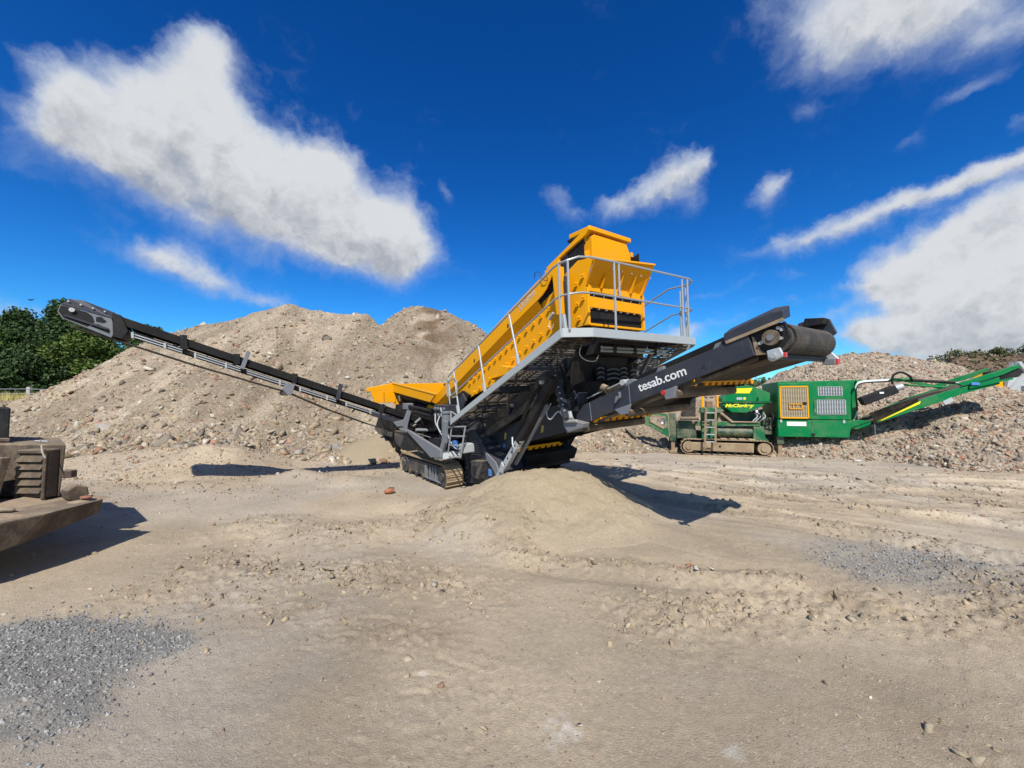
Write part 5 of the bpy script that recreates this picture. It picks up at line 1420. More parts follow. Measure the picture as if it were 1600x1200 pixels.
# ---- carrying arms at the root of the side conveyor
MB().prism([(-1.68, 1.12), (-1.42, 1.10), (0.12, 0.84), (0.12, 0.70), (-0.33, 0.64)], 'v', -0.17, -0.11).build('support_arm', M['steel_light'], scr, bevel=0.008)
MB().prism([(-1.70, 1.04), (-0.45, 0.62), (-0.62, 0.60), (-1.80, 0.98)], 'v', -0.10, 0.1).build('support_arm_web', M['black'], scr)
MB().prism([(-0.40, 0.72), (0.10, 0.78), (0.16, 0.66), (-0.25, 0.60)], 'v', -0.12, 0.25).build('arm_seat', M['galv'], scr, bevel=0.01)
MB().prism([(0.14, 1.40), (0.30, 1.40), (0.24, 0.98), (0.06, 0.74), (-0.06, 0.76), (0.10, 1.02)], 'v', -0.13, -0.07).build('upright_arm', M['steel_light'], scr, bevel=0.008)
MB().bar((0.24, -0.06, 1.36), (0.10, 0.4, 1.10), 0.06, 0.06).build('arm_stay', M['steel'], scr)
for i, (u0, z0, u1, z1) in enumerate(((0.28, 1.58, 0.26, 1.34), (0.06, 0.66, 0.30, 1.30), (0.60, 0.74, 0.80, 1.30))):
    MB().tube([(u0, 0.0, z0), (u1, 0.0, z1)], 0.016, 8).build('ladder_rail', M['galv_rail'], scr, True)
for z, u in ((0.70, 0.06), (0.92, 0.16), (1.10, 0.23), (1.28, 0.29)):
    MB().tube([(u, 0.0, z), (u + 0.53, 0.0, z + 0.04)], 0.014, 8).build('ladder_rung', M['galv_rail'], scr, True)
MB().tube([(0.28, 0.0, 1.57), (0.44, 0.0, 1.53), (0.5, 0.0, 1.50)], 0.014, 8).build('grab_rail', M['galv_rail'], scr, True)
# valve block, filters and hoses between the conveyor root and the screen
vb = MB().box(-1.10, -0.52, 0.30, 0.60, 1.36, 1.66).build('valve_block', M['steel'], scr, bevel=0.012)
for k in range(4):
    for j in range(2):
        MB().tube([(-1.02 + k * 0.14, 0.27, 1.44 + j * 0.14), (-1.02 + k * 0.14, 0.305, 1.44 + j * 0.14)], 0.035, 8).build('port', M['steel_light'], vb, True)
MB().tube([(-0.42, 0.25, 1.20), (-0.40, 0.25, 1.50)], 0.10, 14).build('filter', M['steel_light'], scr, True)
MB().tube([(-0.40, 0.25, 1.50), (-0.40, 0.25, 1.54)], 0.12, 14).build('filter_cap', M['steel_light'], scr, True)
MB().box(-0.9, -0.2, 0.5, 0.9, 1.0, 1.35).build('pump_box', M['black'], scr, bevel=0.02)
for k in range(7):
    a = random.uniform(-1.0, -0.3); b = random.uniform(-0.4, 0.3)
    MB().tube(hose((a, 0.27, 1.42 + 0.03 * k), (a + 0.2, 0.12 + 0.02 * k, 1.25), (b, 0.10, 1.05 - 0.03 * k), (b + 0.15, 0.3, 0.85)), 0.014, 6).build('hose', M['rubber'] if k % 3 else M['galv'], scr, True)
MB().box(0.10, 0.22, 0.10, 0.16, 0.86, 1.0).build('blue_tag', M['blue'], scr)
MB().box(0.45, 0.62, 0.05, 0.30, 0.80, 0.98).build('oil_can', M['galv'], scr, bevel=0.02)
MB().prism([(-1.30, 1.30), (-0.6, 1.52), (-0.2, 1.86), (-0.5, 1.96), (-1.2, 1.72)], 'v', 0.70, 0.745).build('side_plate', M['black'], scr)
MB().prism([(-1.0, 1.35), (-0.45, 1.45), (-0.2, 1.75), (-0.35, 1.9)], 'v', 0.60, 0.64).build('feed_plate', M['steel'], scr)
MB().prism([(-2.5, 1.36), (-1.9, 1.36), (-1.2, 1.66), (-1.9, 1.60)], 'v', 0.66, 0.70).build('feed_plate', M['steel_light'], scr)
for z in (1.50, 1.38):
    MB().tube([(-2.9, 0.45, z + 0.08), (-1.6, 0.45, z)], 0.04, 10).build('fold_ram', M['black'], scr, True)
MB().box(-3.2, -2.9, 0.38, 0.6, 1.50, 1.66).build('ram_mount', M['steel_light'], scr, bevel=0.01)

# ---- feed hopper
hop = MB().prism([(-4.17, 2.23), (-1.33, 1.89), (-1.65, 1.70), (-4.23, 1.98)], 'v', 0.46, 0.50).build('hopper_side', M['yellow'], scr, bevel=0.008)
MB().prism([(-4.17, 2.23), (-1.33, 1.89), (-1.65, 1.70), (-4.23, 1.98)], 'v', 2.55, 2.59).build('hopper_side', M['yellow'], scr, bevel=0.008)
wing = MB().prism([(0.50, 2.23), (-0.27, 2.10), (-0.27, 2.00), (0.50, 2.02)], 'u', -4.20, -4.12).build('hopper_wing', M['yellow'], scr, bevel=0.008)
MB().prism([(-4.20, 2.22), (-4.20, 2.10), (-4.6, 2.02), (-5.6, 2.0), (-5.6, 2.1)], 'v', 0.44, 0.50).build('hopper_wing', M['yellow'], scr, bevel=0.006)
MB().prism([(-0.17, 2.0), (-0.07, 1.68), (0.56, 1.66), (0.56, 2.02)], 'u', -4.16, -4.12).build('hopper_end', M['yellow'], scr, bevel=0.006)
for v in (0.16, 0.50):
    MB().box(-4.12, -4.08, v - 0.025, v + 0.025, 1.67, 2.0).build('hopper_rib', M['yellow'], scr, bevel=0.004)
MB().prism([(0.50, 2.02), (0.50, 1.60), (2.55, 1.60), (2.55, 2.2), (0.6, 2.2)], 'u', -4.16, -4.10).build('hopper_end', M['yellow'], scr, bevel=0.006)
MB().add([(-4.15, 0.50, 1.98), (-1.65, 0.50, 1.70), (-1.7, 0.95, 1.30), (-4.1, 0.95, 1.45), (-4.15, 0.54, 1.98), (-1.65, 0.54, 1.70), (-1.7, 0.98, 1.30), (-4.1, 0.98, 1.45)],
         [(0, 1, 2, 3), (7, 6, 5, 4), (0, 4, 5, 1), (1, 5, 6, 2), (2, 6, 7, 3), (3, 7, 4, 0)]).build('hopper_slope', M['black'], scr)
MB().add([(-4.15, 2.55, 1.98), (-1.65, 2.55, 1.70), (-1.7, 2.05, 1.30), (-4.1, 2.05, 1.45), (-4.15, 2.51, 1.98), (-1.65, 2.51, 1.70), (-1.7, 2.02, 1.30), (-4.1, 2.02, 1.45)],
         [(0, 1, 2, 3), (7, 6, 5, 4), (0, 4, 5, 1), (1, 5, 6, 2), (2, 6, 7, 3), (3, 7, 4, 0)]).build('hopper_slope', M['yellow'], scr)
MB().bar((-4.17, 0.48, 2.23), (-1.35, 0.48, 1.895), 0.07, 0.02).build('hopper_rim', M['yellow'], scr)
MB().box(-2.0, -1.85, 1.0, 1.2, 1.95, 2.15).tube([(-1.92, 1.1, 2.14), (-1.95, 1.1, 2.28)], 0.03, 8).build('hopper_motor', M['steel'], scr, bevel=0.01)
MB().tube([(-3.6, 0.46, 1.72), (-3.6, 0.44, 1.86)], 0.025, 8).build('hook', M['steel_light'], scr)
# far-side conveyor root, seen as a dark mass under the screen
MB().prism([(-0.9, 0.62), (0.7, 0.62), (0.1, 1.0), (-0.2, 1.2), (-0.9, 1.0)], 'v', 1.15, 2.3).build('engine_bay', M['black'], scr, bevel=0.02)
MB().prism([(0.6, 0.6), (1.25, 0.5), (1.35, 0.72), (0.8, 0.85)], 'v', 1.0, 2.3).build('tail_pulley_box', M['black'], scr, bevel=0.02)
MB().tube([(0.62, 0.85, 0.83), (0.62, 2.2, 0.83)], 0.14, 16).build('tail_drum', M['belt'], scr, True)

# ================================================================== green tracked crusher
cr = empty('jaw_crusher', tuple(CR_O), CR_YAW)
tag(cr, 'green tracked crusher with yellow framed grille and rising belt conveyor', 'crusher')
def P(poly, y0, y1, name, mat, parent=None, bevel=0.01):
    return MB().prism(poly, 'v', y0, y1).build(name, M[mat], parent or cr, bevel=bevel)
# engine housing
hb = P([(-0.08, 1.22), (1.85, 1.22), (1.87, 2.45), (-0.07, 2.44)], -0.30, 1.6, 'engine_housing', 'green', bevel=0.02)
P([(-0.09, 0.66), (1.77, 0.68), (1.86, 1.205), (-0.09, 1.205)], -0.315, 1.6, 'lower_housing', 'green', bevel=0.015)
P([(-0.07, 1.235), (0.84, 1.235), (0.85, 2.34), (0.80, 2.385), (-0.02, 2.39), (-0.07, 2.36)], -0.345, -0.303, 'grille_door', 'green', hb, 0.02)
gf = MB()
gx0, gx1, gz0, gz1 = -0.03, 0.75, 1.25, 2.29
for (a, b, c, d) in ((gx0, gx1, gz0, gz0 + 0.045), (gx0, gx1, gz1 - 0.045, gz1), (gx0, gx0 + 0.04, gz0, gz1), (gx1 - 0.04, gx1, gz0, gz1)):
    gf.box(a, b, -0.375, -0.347, c, d)
gfo = gf.build('grille_frame', M['yellow'], hb, bevel=0.008)
MB().box(gx0 + 0.02, gx1 - 0.02, -0.3495, -0.3465, gz0 + 0.02, gz1 - 0.02).build('radiator', M['hole'], gfo)
for k in range(11):
    x = gx0 + 0.07 + k * 0.064
    MB().box(x - 0.007, x + 0.007, -0.363, -0.3555, gz0 + 0.04, gz1 - 0.04).build('grille_bar', M['lattice'], gfo)
for k in range(24):
    z = gz0 + 0.065 + k * 0.0395
    MB().box(gx0 + 0.04, gx1 - 0.04, -0.3565, -0.352, z - 0.008, z + 0.008).build('grille_bar', M['lattice'], gfo)
MB().box(gx1 - 0.15, gx1 - 0.06, -0.385, -0.364, 1.70, 1.78).build('door_latch', M['black'], gfo, bevel=0.005)
fh = MB()
for (a, b, c, d) in ((0.22, 0.58, 1.55, 1.575), (0.22, 0.58, 1.70, 1.725), (0.22, 0.245, 1.55, 1.725), (0.555, 0.58, 1.55, 1.725), (0.33, 0.345, 1.57, 1.70), (0.44, 0.455, 1.57, 1.70)):
    fh.box(a, b, -0.39, -0.364, c, d)
fh.build('grille_badge', M['yellow'], gfo)
for (x0, x1, z0, z1) in ((1.03, 1.64, 1.98, 2.25), (0.99, 1.71, 1.40, 1.84)):
    g = MB().box(x0, x1, -0.303, -0.3005, z0, z1).build('vent', M['hole'], hb)
    nx = int((x1 - x0) / 0.062)
    for k in range(nx + 1):
        x = x0 + k * (x1 - x0) / nx
        MB().box(x - 0.010, x + 0.010, -0.312, -0.3035, z0, z1).build('vent_bar', M['galv'], g)
    nz = int((z1 - z0) / 0.04)
    for k in range(nz + 1):
        z = z0 + k * (z1 - z0) / nz
        MB().box(x0, x1, -0.3085, -0.3035, z - 0.007, z + 0.007).build('vent_bar', M['galv'], g)
MB().box(0.90, 0.96, -0.32, -0.302, 1.42, 1.82).build('door_hinge_panel', M['green_dusty'], hb, bevel=0.005)
MB().box(0.86, 1.80, -0.308, -0.301, 1.88, 1.895).box(0.86, 1.84, -0.308, -0.301, 1.36, 1.372).build('door_seam', M['green_dusty'], hb)
MB().box(0.16, 0.68, -0.322, -0.3155, 1.02, 1.15).build('white_plate', M['white'], hb)
MB().tube([(0.85, -0.345, 0.76), (0.85, -0.31, 0.76)], 0.05, 14).build('lower_latch', M['black'], hb)
for x in (0.0, 1.65):
    MB().box(x - 0.03, x + 0.03, -0.335, -0.3155, 1.12, 1.22).build('hinge', M['galv'], hb, bevel=0.004)
MB().bar((0.84, -0.318, 0.70), (0.84, -0.318, 1.2), 0.02, 0.01).build('door_seam', M['green_dusty'], hb)
# right of the housing
P([(1.89, 1.22), (2.12, 1.22), (2.15, 2.44), (1.89, 2.43)], 0.0, 1.5, 'rear_bulkhead', 'green')
P([(1.88, 0.98), (2.0, 0.93), (2.35, 1.02), (2.40, 1.20), (1.88, 1.22)], -0.15, 0.9, 'conveyor_mount', 'green')
for k in range(3):
    MB().tube(hose((1.95, -0.12, 1.16), (2.05, -0.16, 1.5), (2.03, -0.16 - 0.02 * k, 2.0), (2.06, -0.15, 2.3 - 0.03 * k), (2.25, -0.12, 2.42 - 0.03 * k), (2.9, -0.1, 2.46 - 0.03 * k)), 0.02, 6).build('hose', M['galv'] if k < 2 else M['rubber'], cr, True)
# left: jaw housing with its lettering
jh = P([(-0.88, 2.34), (-0.74, 2.31), (-0.24, 2.07), (-0.25, 1.79), (-1.66, 1.79), (-1.66, 1.91), (-1.29, 2.20), (-1.2, 2.30)], -0.20, 1.2, 'jaw_housing', 'green', bevel=0.015)
P([(-0.25, 1.765), (-0.93, 1.42), (-1.37, 1.43), (-1.64, 1.68), (-1.66, 1.765)], -0.18, 1.2, 'jaw_housing_belly', 'green', jh, 0.015)
MB().box(-1.68, -0.22, -0.225, -0.17, 1.765, 1.79).build('housing_rim', M['green_dusty'], jh)
P([(-1.24, 2.24), (-0.74, 2.25), (-0.84, 2.07), (-1.31, 2.08)], -0.206, -0.2015, 'yellow_decal', 'lime', jh, 0)
for x, z in ((-0.98, 2.13), (-0.93, 2.16), (-0.89, 2.14)):
    MB().bar((x, -0.2075, z), (x + 0.02, -0.2075, z + 0.03), 0.002, 0.008).build('decal_mark', M['green_dusty'], jh)
text_part('lettering', 'McCloskey', M['lime'], jh, (-1.57, -0.1835, 1.612), 0.0, 0.155, 0.86, 0.006, shear=0.3, extrude=0.0012)
MB().box(-1.22, -1.05, -0.207, -0.2015, 1.86, 1.94).build('plate', M['galv'], jh)
MB().box(-1.02, -0.95, -0.207, -0.2015, 1.86, 1.94).build('plate', M['lime'], jh)
MB().tube([(-0.62, -0.23, 1.82), (-0.60, -0.23, 1.94)], 0.018, 6).build('handle', M['black'], jh)
# access platform and ladder
pf = MB().box(-2.35, -1.72, -0.45, 0.0, 1.42, 1.60).build('access_platform', M['green_dusty'], cr, bevel=0.01)
for x in (-2.28, -1.83):
    MB().box(x - 0.03, x + 0.03, -0.46, -0.40, 1.60, 2.0).build('platform_post', M['yellow'], pf, bevel=0.006)
MB().box(-2.15, -1.95, -0.2, 0.1, 1.6, 1.82).build('platform_gear', M['rust'], pf, bevel=0.02)
ld = MB().bar((-2.19, -0.50, 1.60), (-2.27, -0.62, 0.22), 0.05, 0.05).build('ladder', M['trackshoe'], cr)
MB().bar((-1.89, -0.50, 1.60), (-1.95, -0.62, 0.24), 0.05, 0.05).build('ladder_rail', M['trackshoe'], ld)
for k in range(5):
    z = 1.42 - k * 0.24
    MB().bar((-2.19 - 0.014 * k, -0.51 - 0.02 * k, z), (-1.9 - 0.012 * k, -0.51 - 0.02 * k, z), 0.035, 0.03).build('ladder_rung', M['galv'], ld)
# frame
P([(-2.5, 1.12), (-0.55, 1.13), (-0.55, 0.98), (-2.5, 0.96)], -0.20, -0.05, 'main_beam', 'green_dusty')
P([(-1.68, 1.45), (-1.35, 1.14), (-0.6, 1.13), (-0.6, 1.10), (-1.40, 1.09), (-1.75, 1.40)], -0.26, -0.18, 'guard_rail', 'trackshoe')
P([(-0.75, 0.96), (-0.45, 0.96), (-0.42, 0.62), (-0.32, 0.50), (-0.77, 0.50)], -0.20, 0.3, 'frame_post', 'green_dusty')
P([(-1.75, 1.45), (-2.3, 1.45), (-2.3, 0.50), (-2.05, 0.5), (-1.8, 0.7)], -0.12, 0.2, 'frame_post', 'green_dusty')
P([(-3.1, 1.12), (-2.5, 1.12), (-2.45, 0.5), (-3.1, 0.5)], -0.05, 1.0, 'crusher_body', 'green_dark', bevel=0.02)
MB().tube([(-1.80, 0.0, 0.76), (-0.72, 0.0, 0.76)], 0.17, 14).build('fuel_tank', M['green_dark'], cr, True)
P([(-1.7, 1.45), (-0.3, 1.45), (-0.25, 1.1), (-1.5, 1.1)], 0.25, 1.2, 'crusher_body', 'green_dark', bevel=0.02)
P([(-0.45, 1.25), (-0.15, 1.25), (-0.15, 0.70), (-0.5, 0.70)], 0.0, 1.0, 'frame_box', 'green_dark', bevel=0.02)
for k in range(9):
    x = random.uniform(-0.75, -0.2)
    MB().tube(hose((x, -0.14, 1.42), (x + 0.05, -0.2, 1.3), (x + random.uniform(-0.15, 0.15), -0.18, 1.12), (x + random.uniform(-0.1, 0.2), -0.1, 0.95)), 0.02, 6).build('hose', M['rubber'] if k % 3 else M['galv'], cr, True)
MB().tube([(-0.68, -0.22, 1.46), (-0.62, -0.22, 1.46)], 0.05, 10).build('gauge', M['white'], cr, True)
# hanging rubber and left arm with an oval opening
P([(-2.74, 1.92), (-2.48, 1.95), (-2.50, 1.24), (-2.96, 1.24), (-2.95, 1.45)], -0.32, -0.29, 'rubber_flap', 'belt', bevel=0)
MB().tube([(-3.0, -0.30, 1.22), (-2.40, -0.30, 1.22)], 0.06, 10).build('flap_roller', M['roller'], cr, True)
outer = [(-4.28, 1.14), (-3.98, 1.40), (-3.37, 1.37), (-3.36, 0.55), (-4.24, 1.02)]
inner = [(-3.99, 1.22), (-3.92, 1.29), (-3.47, 1.28), (-3.43, 0.90), (-3.55, 0.84), (-3.98, 1.09)]
arm = MB()
def seg(a, b, w): arm.bar((a[0], -0.16, a[1]), (b[0], -0.16, b[1]), 0.10, w, (0, 1, 0))
arm.prism([(-4.28, 1.14), (-3.98, 1.40), (-3.92, 1.29), (-3.99, 1.22), (-3.98, 1.09), (-4.24, 1.02)], 'v', -0.22, -0.10)
arm.prism([(-3.98, 1.40), (-3.37, 1.37), (-3.47, 1.28), (-3.92, 1.29)], 'v', -0.22, -0.10)
arm.prism([(-3.37, 1.37), (-3.36, 0.55), (-3.43, 0.90), (-3.47, 1.28)], 'v', -0.22, -0.10)
arm.prism([(-3.36, 0.55), (-4.24, 1.02), (-3.98, 1.09), (-3.55, 0.84), (-3.43, 0.90)], 'v', -0.22, -0.10)
ao = arm.build('side_arm', M['green_dusty'], cr, bevel=0.012)
MB().tube([(p[0], -0.235, p[1]) for p in inner + inner[:1]], 0.018, 6).build('opening_rim', M['trackshoe'], ao)
MB().box(-3.95, -3.42, -0.235, -0.08, 1.40, 1.435).build('warning_strip', M['yellow'], ao)
MB().box(-3.62, -3.48, -0.08, -0.03, 0.98, 1.2).build('white_lamp', M['white'], ao, bevel=0.02)
for x in (-3.23, 0.0):
    po = MB().box(x - 0.10, x + 0.10, -0.20, 0.05, 0.42, 1.40 if x < -1 else 0.68).build('jack_post', M['green_dark'], cr, bevel=0.01)
    MB().box(x - 0.06, x + 0.06, -0.14, 0.0, 0.05, 0.45).build('jack_leg', M['trackshoe'], po, bevel=0.006)
    MB().prism([(x - 0.14, 0.0), (x + 0.14, 0.0), (x + 0.09, 0.09), (x - 0.09, 0.09)], 'v', -0.22, 0.08).build('jack_foot', M['trackshoe'], po, bevel=0.006)
# track
def crusher_track(y0):
    t = P([(-2.82, 0.13), (-0.80, 0.11), (-0.78, 0.42), (-2.84, 0.41)], y0 + 0.05, y0 + 0.40, 'track', 'trackshoe', bevel=0.015)
    R, L0, L1 = 0.235, -2.74, -0.50
    straight = L1 - L0; per = 2 * straight + 2 * PI * R; n = 58; first = None
    sh = MB().box(-0.05, 0.05, y0, y0 + 0.42, 0.0, 0.02).box(-0.045, -0.03, y0, y0 + 0.42, 0.0195, 0.04)
    for i in range(n):
        s = per * i / n
        if s < straight: x, z, a = L0 + s, 0.265 + R, 0.0
        elif s < straight + PI * R:
            q = (s - straight) / R; x, z, a = L1 + R * math.sin(q), 0.265 + R * math.cos(q), q
        elif s < 2 * straight + PI * R: x, z, a = L1 - (s - straight - PI * R), 0.265 - R, PI
        else:
            q = (s - 2 * straight - PI * R) / R; x, z, a = L0 - R * math.sin(q), 0.265 - R * math.cos(q), PI + q
        if first is None: first = sh.build('track_shoe', M['trackshoe'], t); o = first
        else: o = dup(first, t)
        o.location = (x, 0, z); o.rotation_euler = (0, a, 0)
    for x in (L0, L1):
        MB().tube([(x, y0 + 0.03, 0.26), (x, y0 + 0.38, 0.26)], 0.19, 16).tube([(x, y0 - 0.01, 0.26), (x, y0 + 0.04, 0.26)], 0.10, 8).build('sprocket', M['trackshoe'], t, True)
    for k in range(8):
        x = -2.55 + k * 0.24
        MB().tube([(x, y0 + 0.03, 0.085), (x, y0 + 0.38, 0.085)], 0.055, 10).build('track_roller', M['black'], t, True)
    MB().tube([(-1.78, y0 + 0.03, 0.30), (-1.78, y0 + 0.06, 0.30)], 0.035, 10).build('grease_port', M['hole'], t)
    for k in range(4):
        MB().box(-1.75 + k * 0.27, -1.55 + k * 0.27, y0 + 0.03, y0 + 0.35, 0.50, 0.56).build('track_guide', M['trackshoe'], t, bevel=0.006)
crusher_track(-0.42)
crusher_track(1.3)
P([(-3.0, 0.45), (-0.3, 0.45), (-0.3, 0.75), (-3.0, 0.75)], 0.35, 1.2, 'chassis', 'green_dark', bevel=0.02)
# discharge conveyor
cv = P([(2.42, 1.22), (3.62, 1.88), (4.41, 2.19), (5.27, 2.48), (5.26, 2.27), (4.40, 1.98), (4.04, 1.80), (2.50, 1.14)], -0.25, -0.18, 'discharge_conveyor_side', 'green', bevel=0.008)
P([(2.42, 1.22), (3.62, 1.88), (4.41, 2.19), (5.27, 2.48), (5.26, 2.27), (4.40, 1.98), (4.04, 1.80), (2.50, 1.14)], 0.72, 0.79, 'discharge_conveyor_side', 'green', bevel=0.008)
P([(1.6, 0.85), (2.4, 1.22), (3.62, 1.86), (5.7, 2.62), (5.7, 2.58), (3.62, 1.82), (2.4, 1.18), (1.6, 0.81)], -0.15, 0.70, 'conveyor_belt', 'belt', bevel=0)
P([(4.35, 2.30), (5.62, 2.80), (5.70, 2.74), (5.30, 2.52), (4.45, 2.22)], -0.30, -0.22, 'head_guard', 'green', bevel=0.01)
P([(4.35, 2.30), (5.62, 2.80), (5.70, 2.74), (5.30, 2.52), (4.45, 2.22)], 0.78, 0.84, 'head_guard', 'green', bevel=0.01)
P([(5.26, 2.50), (5.68, 2.70), (5.76, 2.62), (5.66, 2.50), (5.28, 2.34)], -0.24, -0.20, 'head_plate', 'black', bevel=0.008)
MB().tube([(5.62, -0.2, 2.58), (5.62, 0.75, 2.58)], 0.13, 16).build('head_drum', M['belt'], cr, True)
MB().bar((4.6, -0.28, 2.18), (5.5, -0.28, 2.42), 0.05, 0.05).build('fold_arm', M['green'], cr)
MB().prism([(5.57, 2.80), (5.60, 2.90), (5.63, 2.89), (5.64, 2.78)], 'v', -0.25, -0.22).build('lamp_bracket', M['steel_light'], cr)
MB().box(4.62, 4.80, -0.34, -0.26, 2.24, 2.32).build('blue_box', M['blue'], cr, bevel=0.01)
for (a, b, r, m_) in (((3.30, 2.44), (4.42, 2.34), 0.045, 'black'), ((4.42, 2.34), (4.6, 2.30), 0.025, 'galv'), ((3.2, 2.30), (4.2, 2.20), 0.03, 'green'), ((2.1, 2.40), (3.4, 2.46), 0.05, 'green')):
    MB().tube([(a[0], -0.05, a[1]), (b[0], -0.05, b[1])], r, 10).build('lift_ram', M[m_], cr, True)
P([(2.10, 2.36), (3.05, 2.44), (3.45, 2.40), (4.3, 2.16), (4.3, 2.24), (3.45, 2.48), (2.10, 2.48)], 0.25, 0.32, 'lift_frame', 'green', bevel=0.008)
mg = MB().bar((2.05, -0.42, 1.78), (2.88, -0.42, 2.16), 0.26, 0.24).build('overband_magnet', M['black'], cr, bevel=0.02)
MB().tube([(2.86, -0.42, 2.17), (3.05, -0.42, 2.24)], 0.09, 12).build('magnet_motor', M['galv'], mg, True)
MB().box(2.45, 2.55, -0.565, -0.553, 2.02, 2.07).build('white_label', M['white'], mg)
MB().tube(hose((2.85, -0.35, 2.3), (2.9, -0.3, 2.55), (3.1, -0.25, 2.66), (3.3, -0.25, 2.55), (3.4, -0.2, 2.38)), 0.03, 8).build('hose', M['rubber'], mg, True)
MB().add([(2.16, -0.62, 1.45), (3.38, -0.45, 1.88), (3.46, -0.30, 1.80), (2.42, -0.35, 1.20), (2.16, -0.60, 1.43), (3.38, -0.43, 1.86), (3.46, -0.28, 1.78), (2.42, -0.33, 1.18)],
         [(0, 1, 2, 3), (7, 6, 5, 4), (0, 4, 5, 1), (1, 5, 6, 2), (2, 6, 7, 3), (3, 7, 4, 0)]).build('chute_flap', M['belt'], cr)
P([(2.45, 1.19), (3.52, 1.80), (3.50, 1.72), (2.60, 1.22)], -0.275, -0.253, 'yellow_strip', 'lime', bevel=0)
MB().bar((4.05, -0.24, 1.74), (4.25, -0.24, 1.86), 0.03, 0.12).build('bracket', M['galv'], cr)
MB().tube([(2.45, -0.2, 1.2), (2.45, -0.2, 0.75)], 0.012, 6).build('chain', M['steel_light'], cr)

# ================================================================== dirt-caked machine at the left edge
dz = empty('earth_mover', (-5.6, 4.4, 0))
tag(dz, 'dirt caked brown machine with louvred housing cut by the left edge', 'machine')
def Q(poly, z0, z1, name, mat, parent=None, bevel=0.012):
    return MB().prism([(x + 5.6, y - 4.4) for x, y in poly], 'z', z0, z1).build(name, M[mat], parent or dz, bevel=bevel)
def QB(x0, x1, y0, y1, z0, z1, name, mat, parent=None, bevel=0.01):
    return MB().box(x0 + 5.6, x1 + 5.6, y0 - 4.4, y1 - 4.4, z0, z1).build(name, M[mat], parent or dz, bevel=bevel)
# thick bumper slab, deep at its near end and tapering to the tip
sl = MB()
top = [(-6.9, 2.6), (-5.2, 2.75), (-4.90, 3.25), (-4.76, 3.72), (-4.71, 4.02), (-4.765, 4.62), (-4.98, 4.80), (-5.9, 4.85), (-6.9, 4.85)]
low = [0.18, 0.20, 0.25, 0.29, 0.34, 0.43, 0.47, 0.30, 0.22]
n = len(top)
vs = [(x + 5.6, y - 4.4, 0.60) for x, y in top] + [(x + 5.6 - (0.05 if 1 < i < 6 else 0), y - 4.4 - (0.22 if i in (3, 4) else 0), low[i]) for i, (x, y) in enumerate(top)]
sl.add(vs, [tuple(range(n)), tuple(range(n, 2 * n))[::-1]] + [(i, n + i, n + (i + 1) % n, (i + 1) % n) for i in range(n)])
slo = sl.build('bumper', M['brownmetal'], dz, bevel=0.02, seg=2)
# housing with louvres
hs = MB().add([(x + 5.6, y - 4.4, z) for x, y, z in ((-5.28, 4.62, 0.62), (-6.15, 5.3, 0.62), (-7.2, 5.4, 0.62), (-7.2, 4.55, 0.62), (-5.24, 4.62, 1.235), (-6.1, 5.3, 1.25), (-7.2, 5.4, 1.27), (-7.2, 4.55, 1.25))],
              [(3, 2, 1, 0), (4, 5, 6, 7), (0, 1, 5, 4), (1, 2, 6, 5), (2, 3, 7, 6), (3, 0, 4, 7)]).build('housing', M['brownmetal'], dz, bevel=0.015)
QB(-5.62, -5.30, 4.50, 4.615, 0.64, 1.14, 'louvre_box', 'brownmetal', hs)
for k in range(5):
    z = 0.70 + k * 0.088
    MB().add([(-0.02, 0.052, z), (0.27, 0.052, z), (0.27, 0.092, z + 0.068), (-0.02, 0.092, z + 0.068), (-0.02, 0.062, z - 0.004), (0.27, 0.062, z - 0.004), (0.27, 0.099, z + 0.066), (-0.02, 0.099, z + 0.066)],
             [(0, 1, 2, 3), (7, 6, 5, 4), (0, 4, 5, 1), (1, 5, 6, 2), (2, 6, 7, 3), (3, 7, 4, 0)]).build('louvre', M['brownmetal'], hs)
QB(-5.635, -5.60, 4.47, 4.50, 0.62, 1.16, 'louvre_frame', 'brownmetal', hs)
QB(-5.335, -5.30, 4.47, 4.50, 0.62, 1.16, 'louvre_frame', 'brownmetal', hs)
QB(-5.62, -5.30, 4.46, 4.62, 1.14, 1.185, 'louvre_cap', 'brownmetal', hs)
MB().add([(x + 5.6, y - 4.4, z) for x, y, z in ((-6.4, 4.05, 0.5), (-5.62, 4.22, 0.5), (-5.60, 4.30, 0.5), (-6.4, 4.15, 0.5), (-6.4, 4.15, 1.10), (-5.58, 4.30, 1.12), (-5.56, 4.38, 1.12), (-6.4, 4.25, 1.10))],
         [(3, 2, 1, 0), (4, 5, 6, 7), (0, 1, 5, 4), (1, 2, 6, 5), (2, 3, 7, 6), (3, 0, 4, 7)]).build('side_plate', M['brownmetal'], dz, bevel=0.012)
Q([(-6.9, 4.7), (-6.02, 4.7), (-6.75, 5.2), (-6.9, 5.2)], 1.28, 1.67, 'black_block', 'black', dz, 0.02)
Q([(-6.9, 4.68), (-5.98, 4.68), (-6.7, 5.22), (-6.9, 5.22)], 1.25, 1.30, 'block_base', 'brownmetal', dz)
QB(-5.30, -5.17, 4.62, 4.70, 0.84, 0.93, 'lug', 'brownmetal', dz)
# big hexagonal nut on the bumper and stones lying beside it
hx = MB().tube([(0.46, 0.22, 0.685), (0.63, 0.13, 0.685)], 0.10, 6).build('hexagon_boss', M['brownmetal'], dz, bevel=0.012)
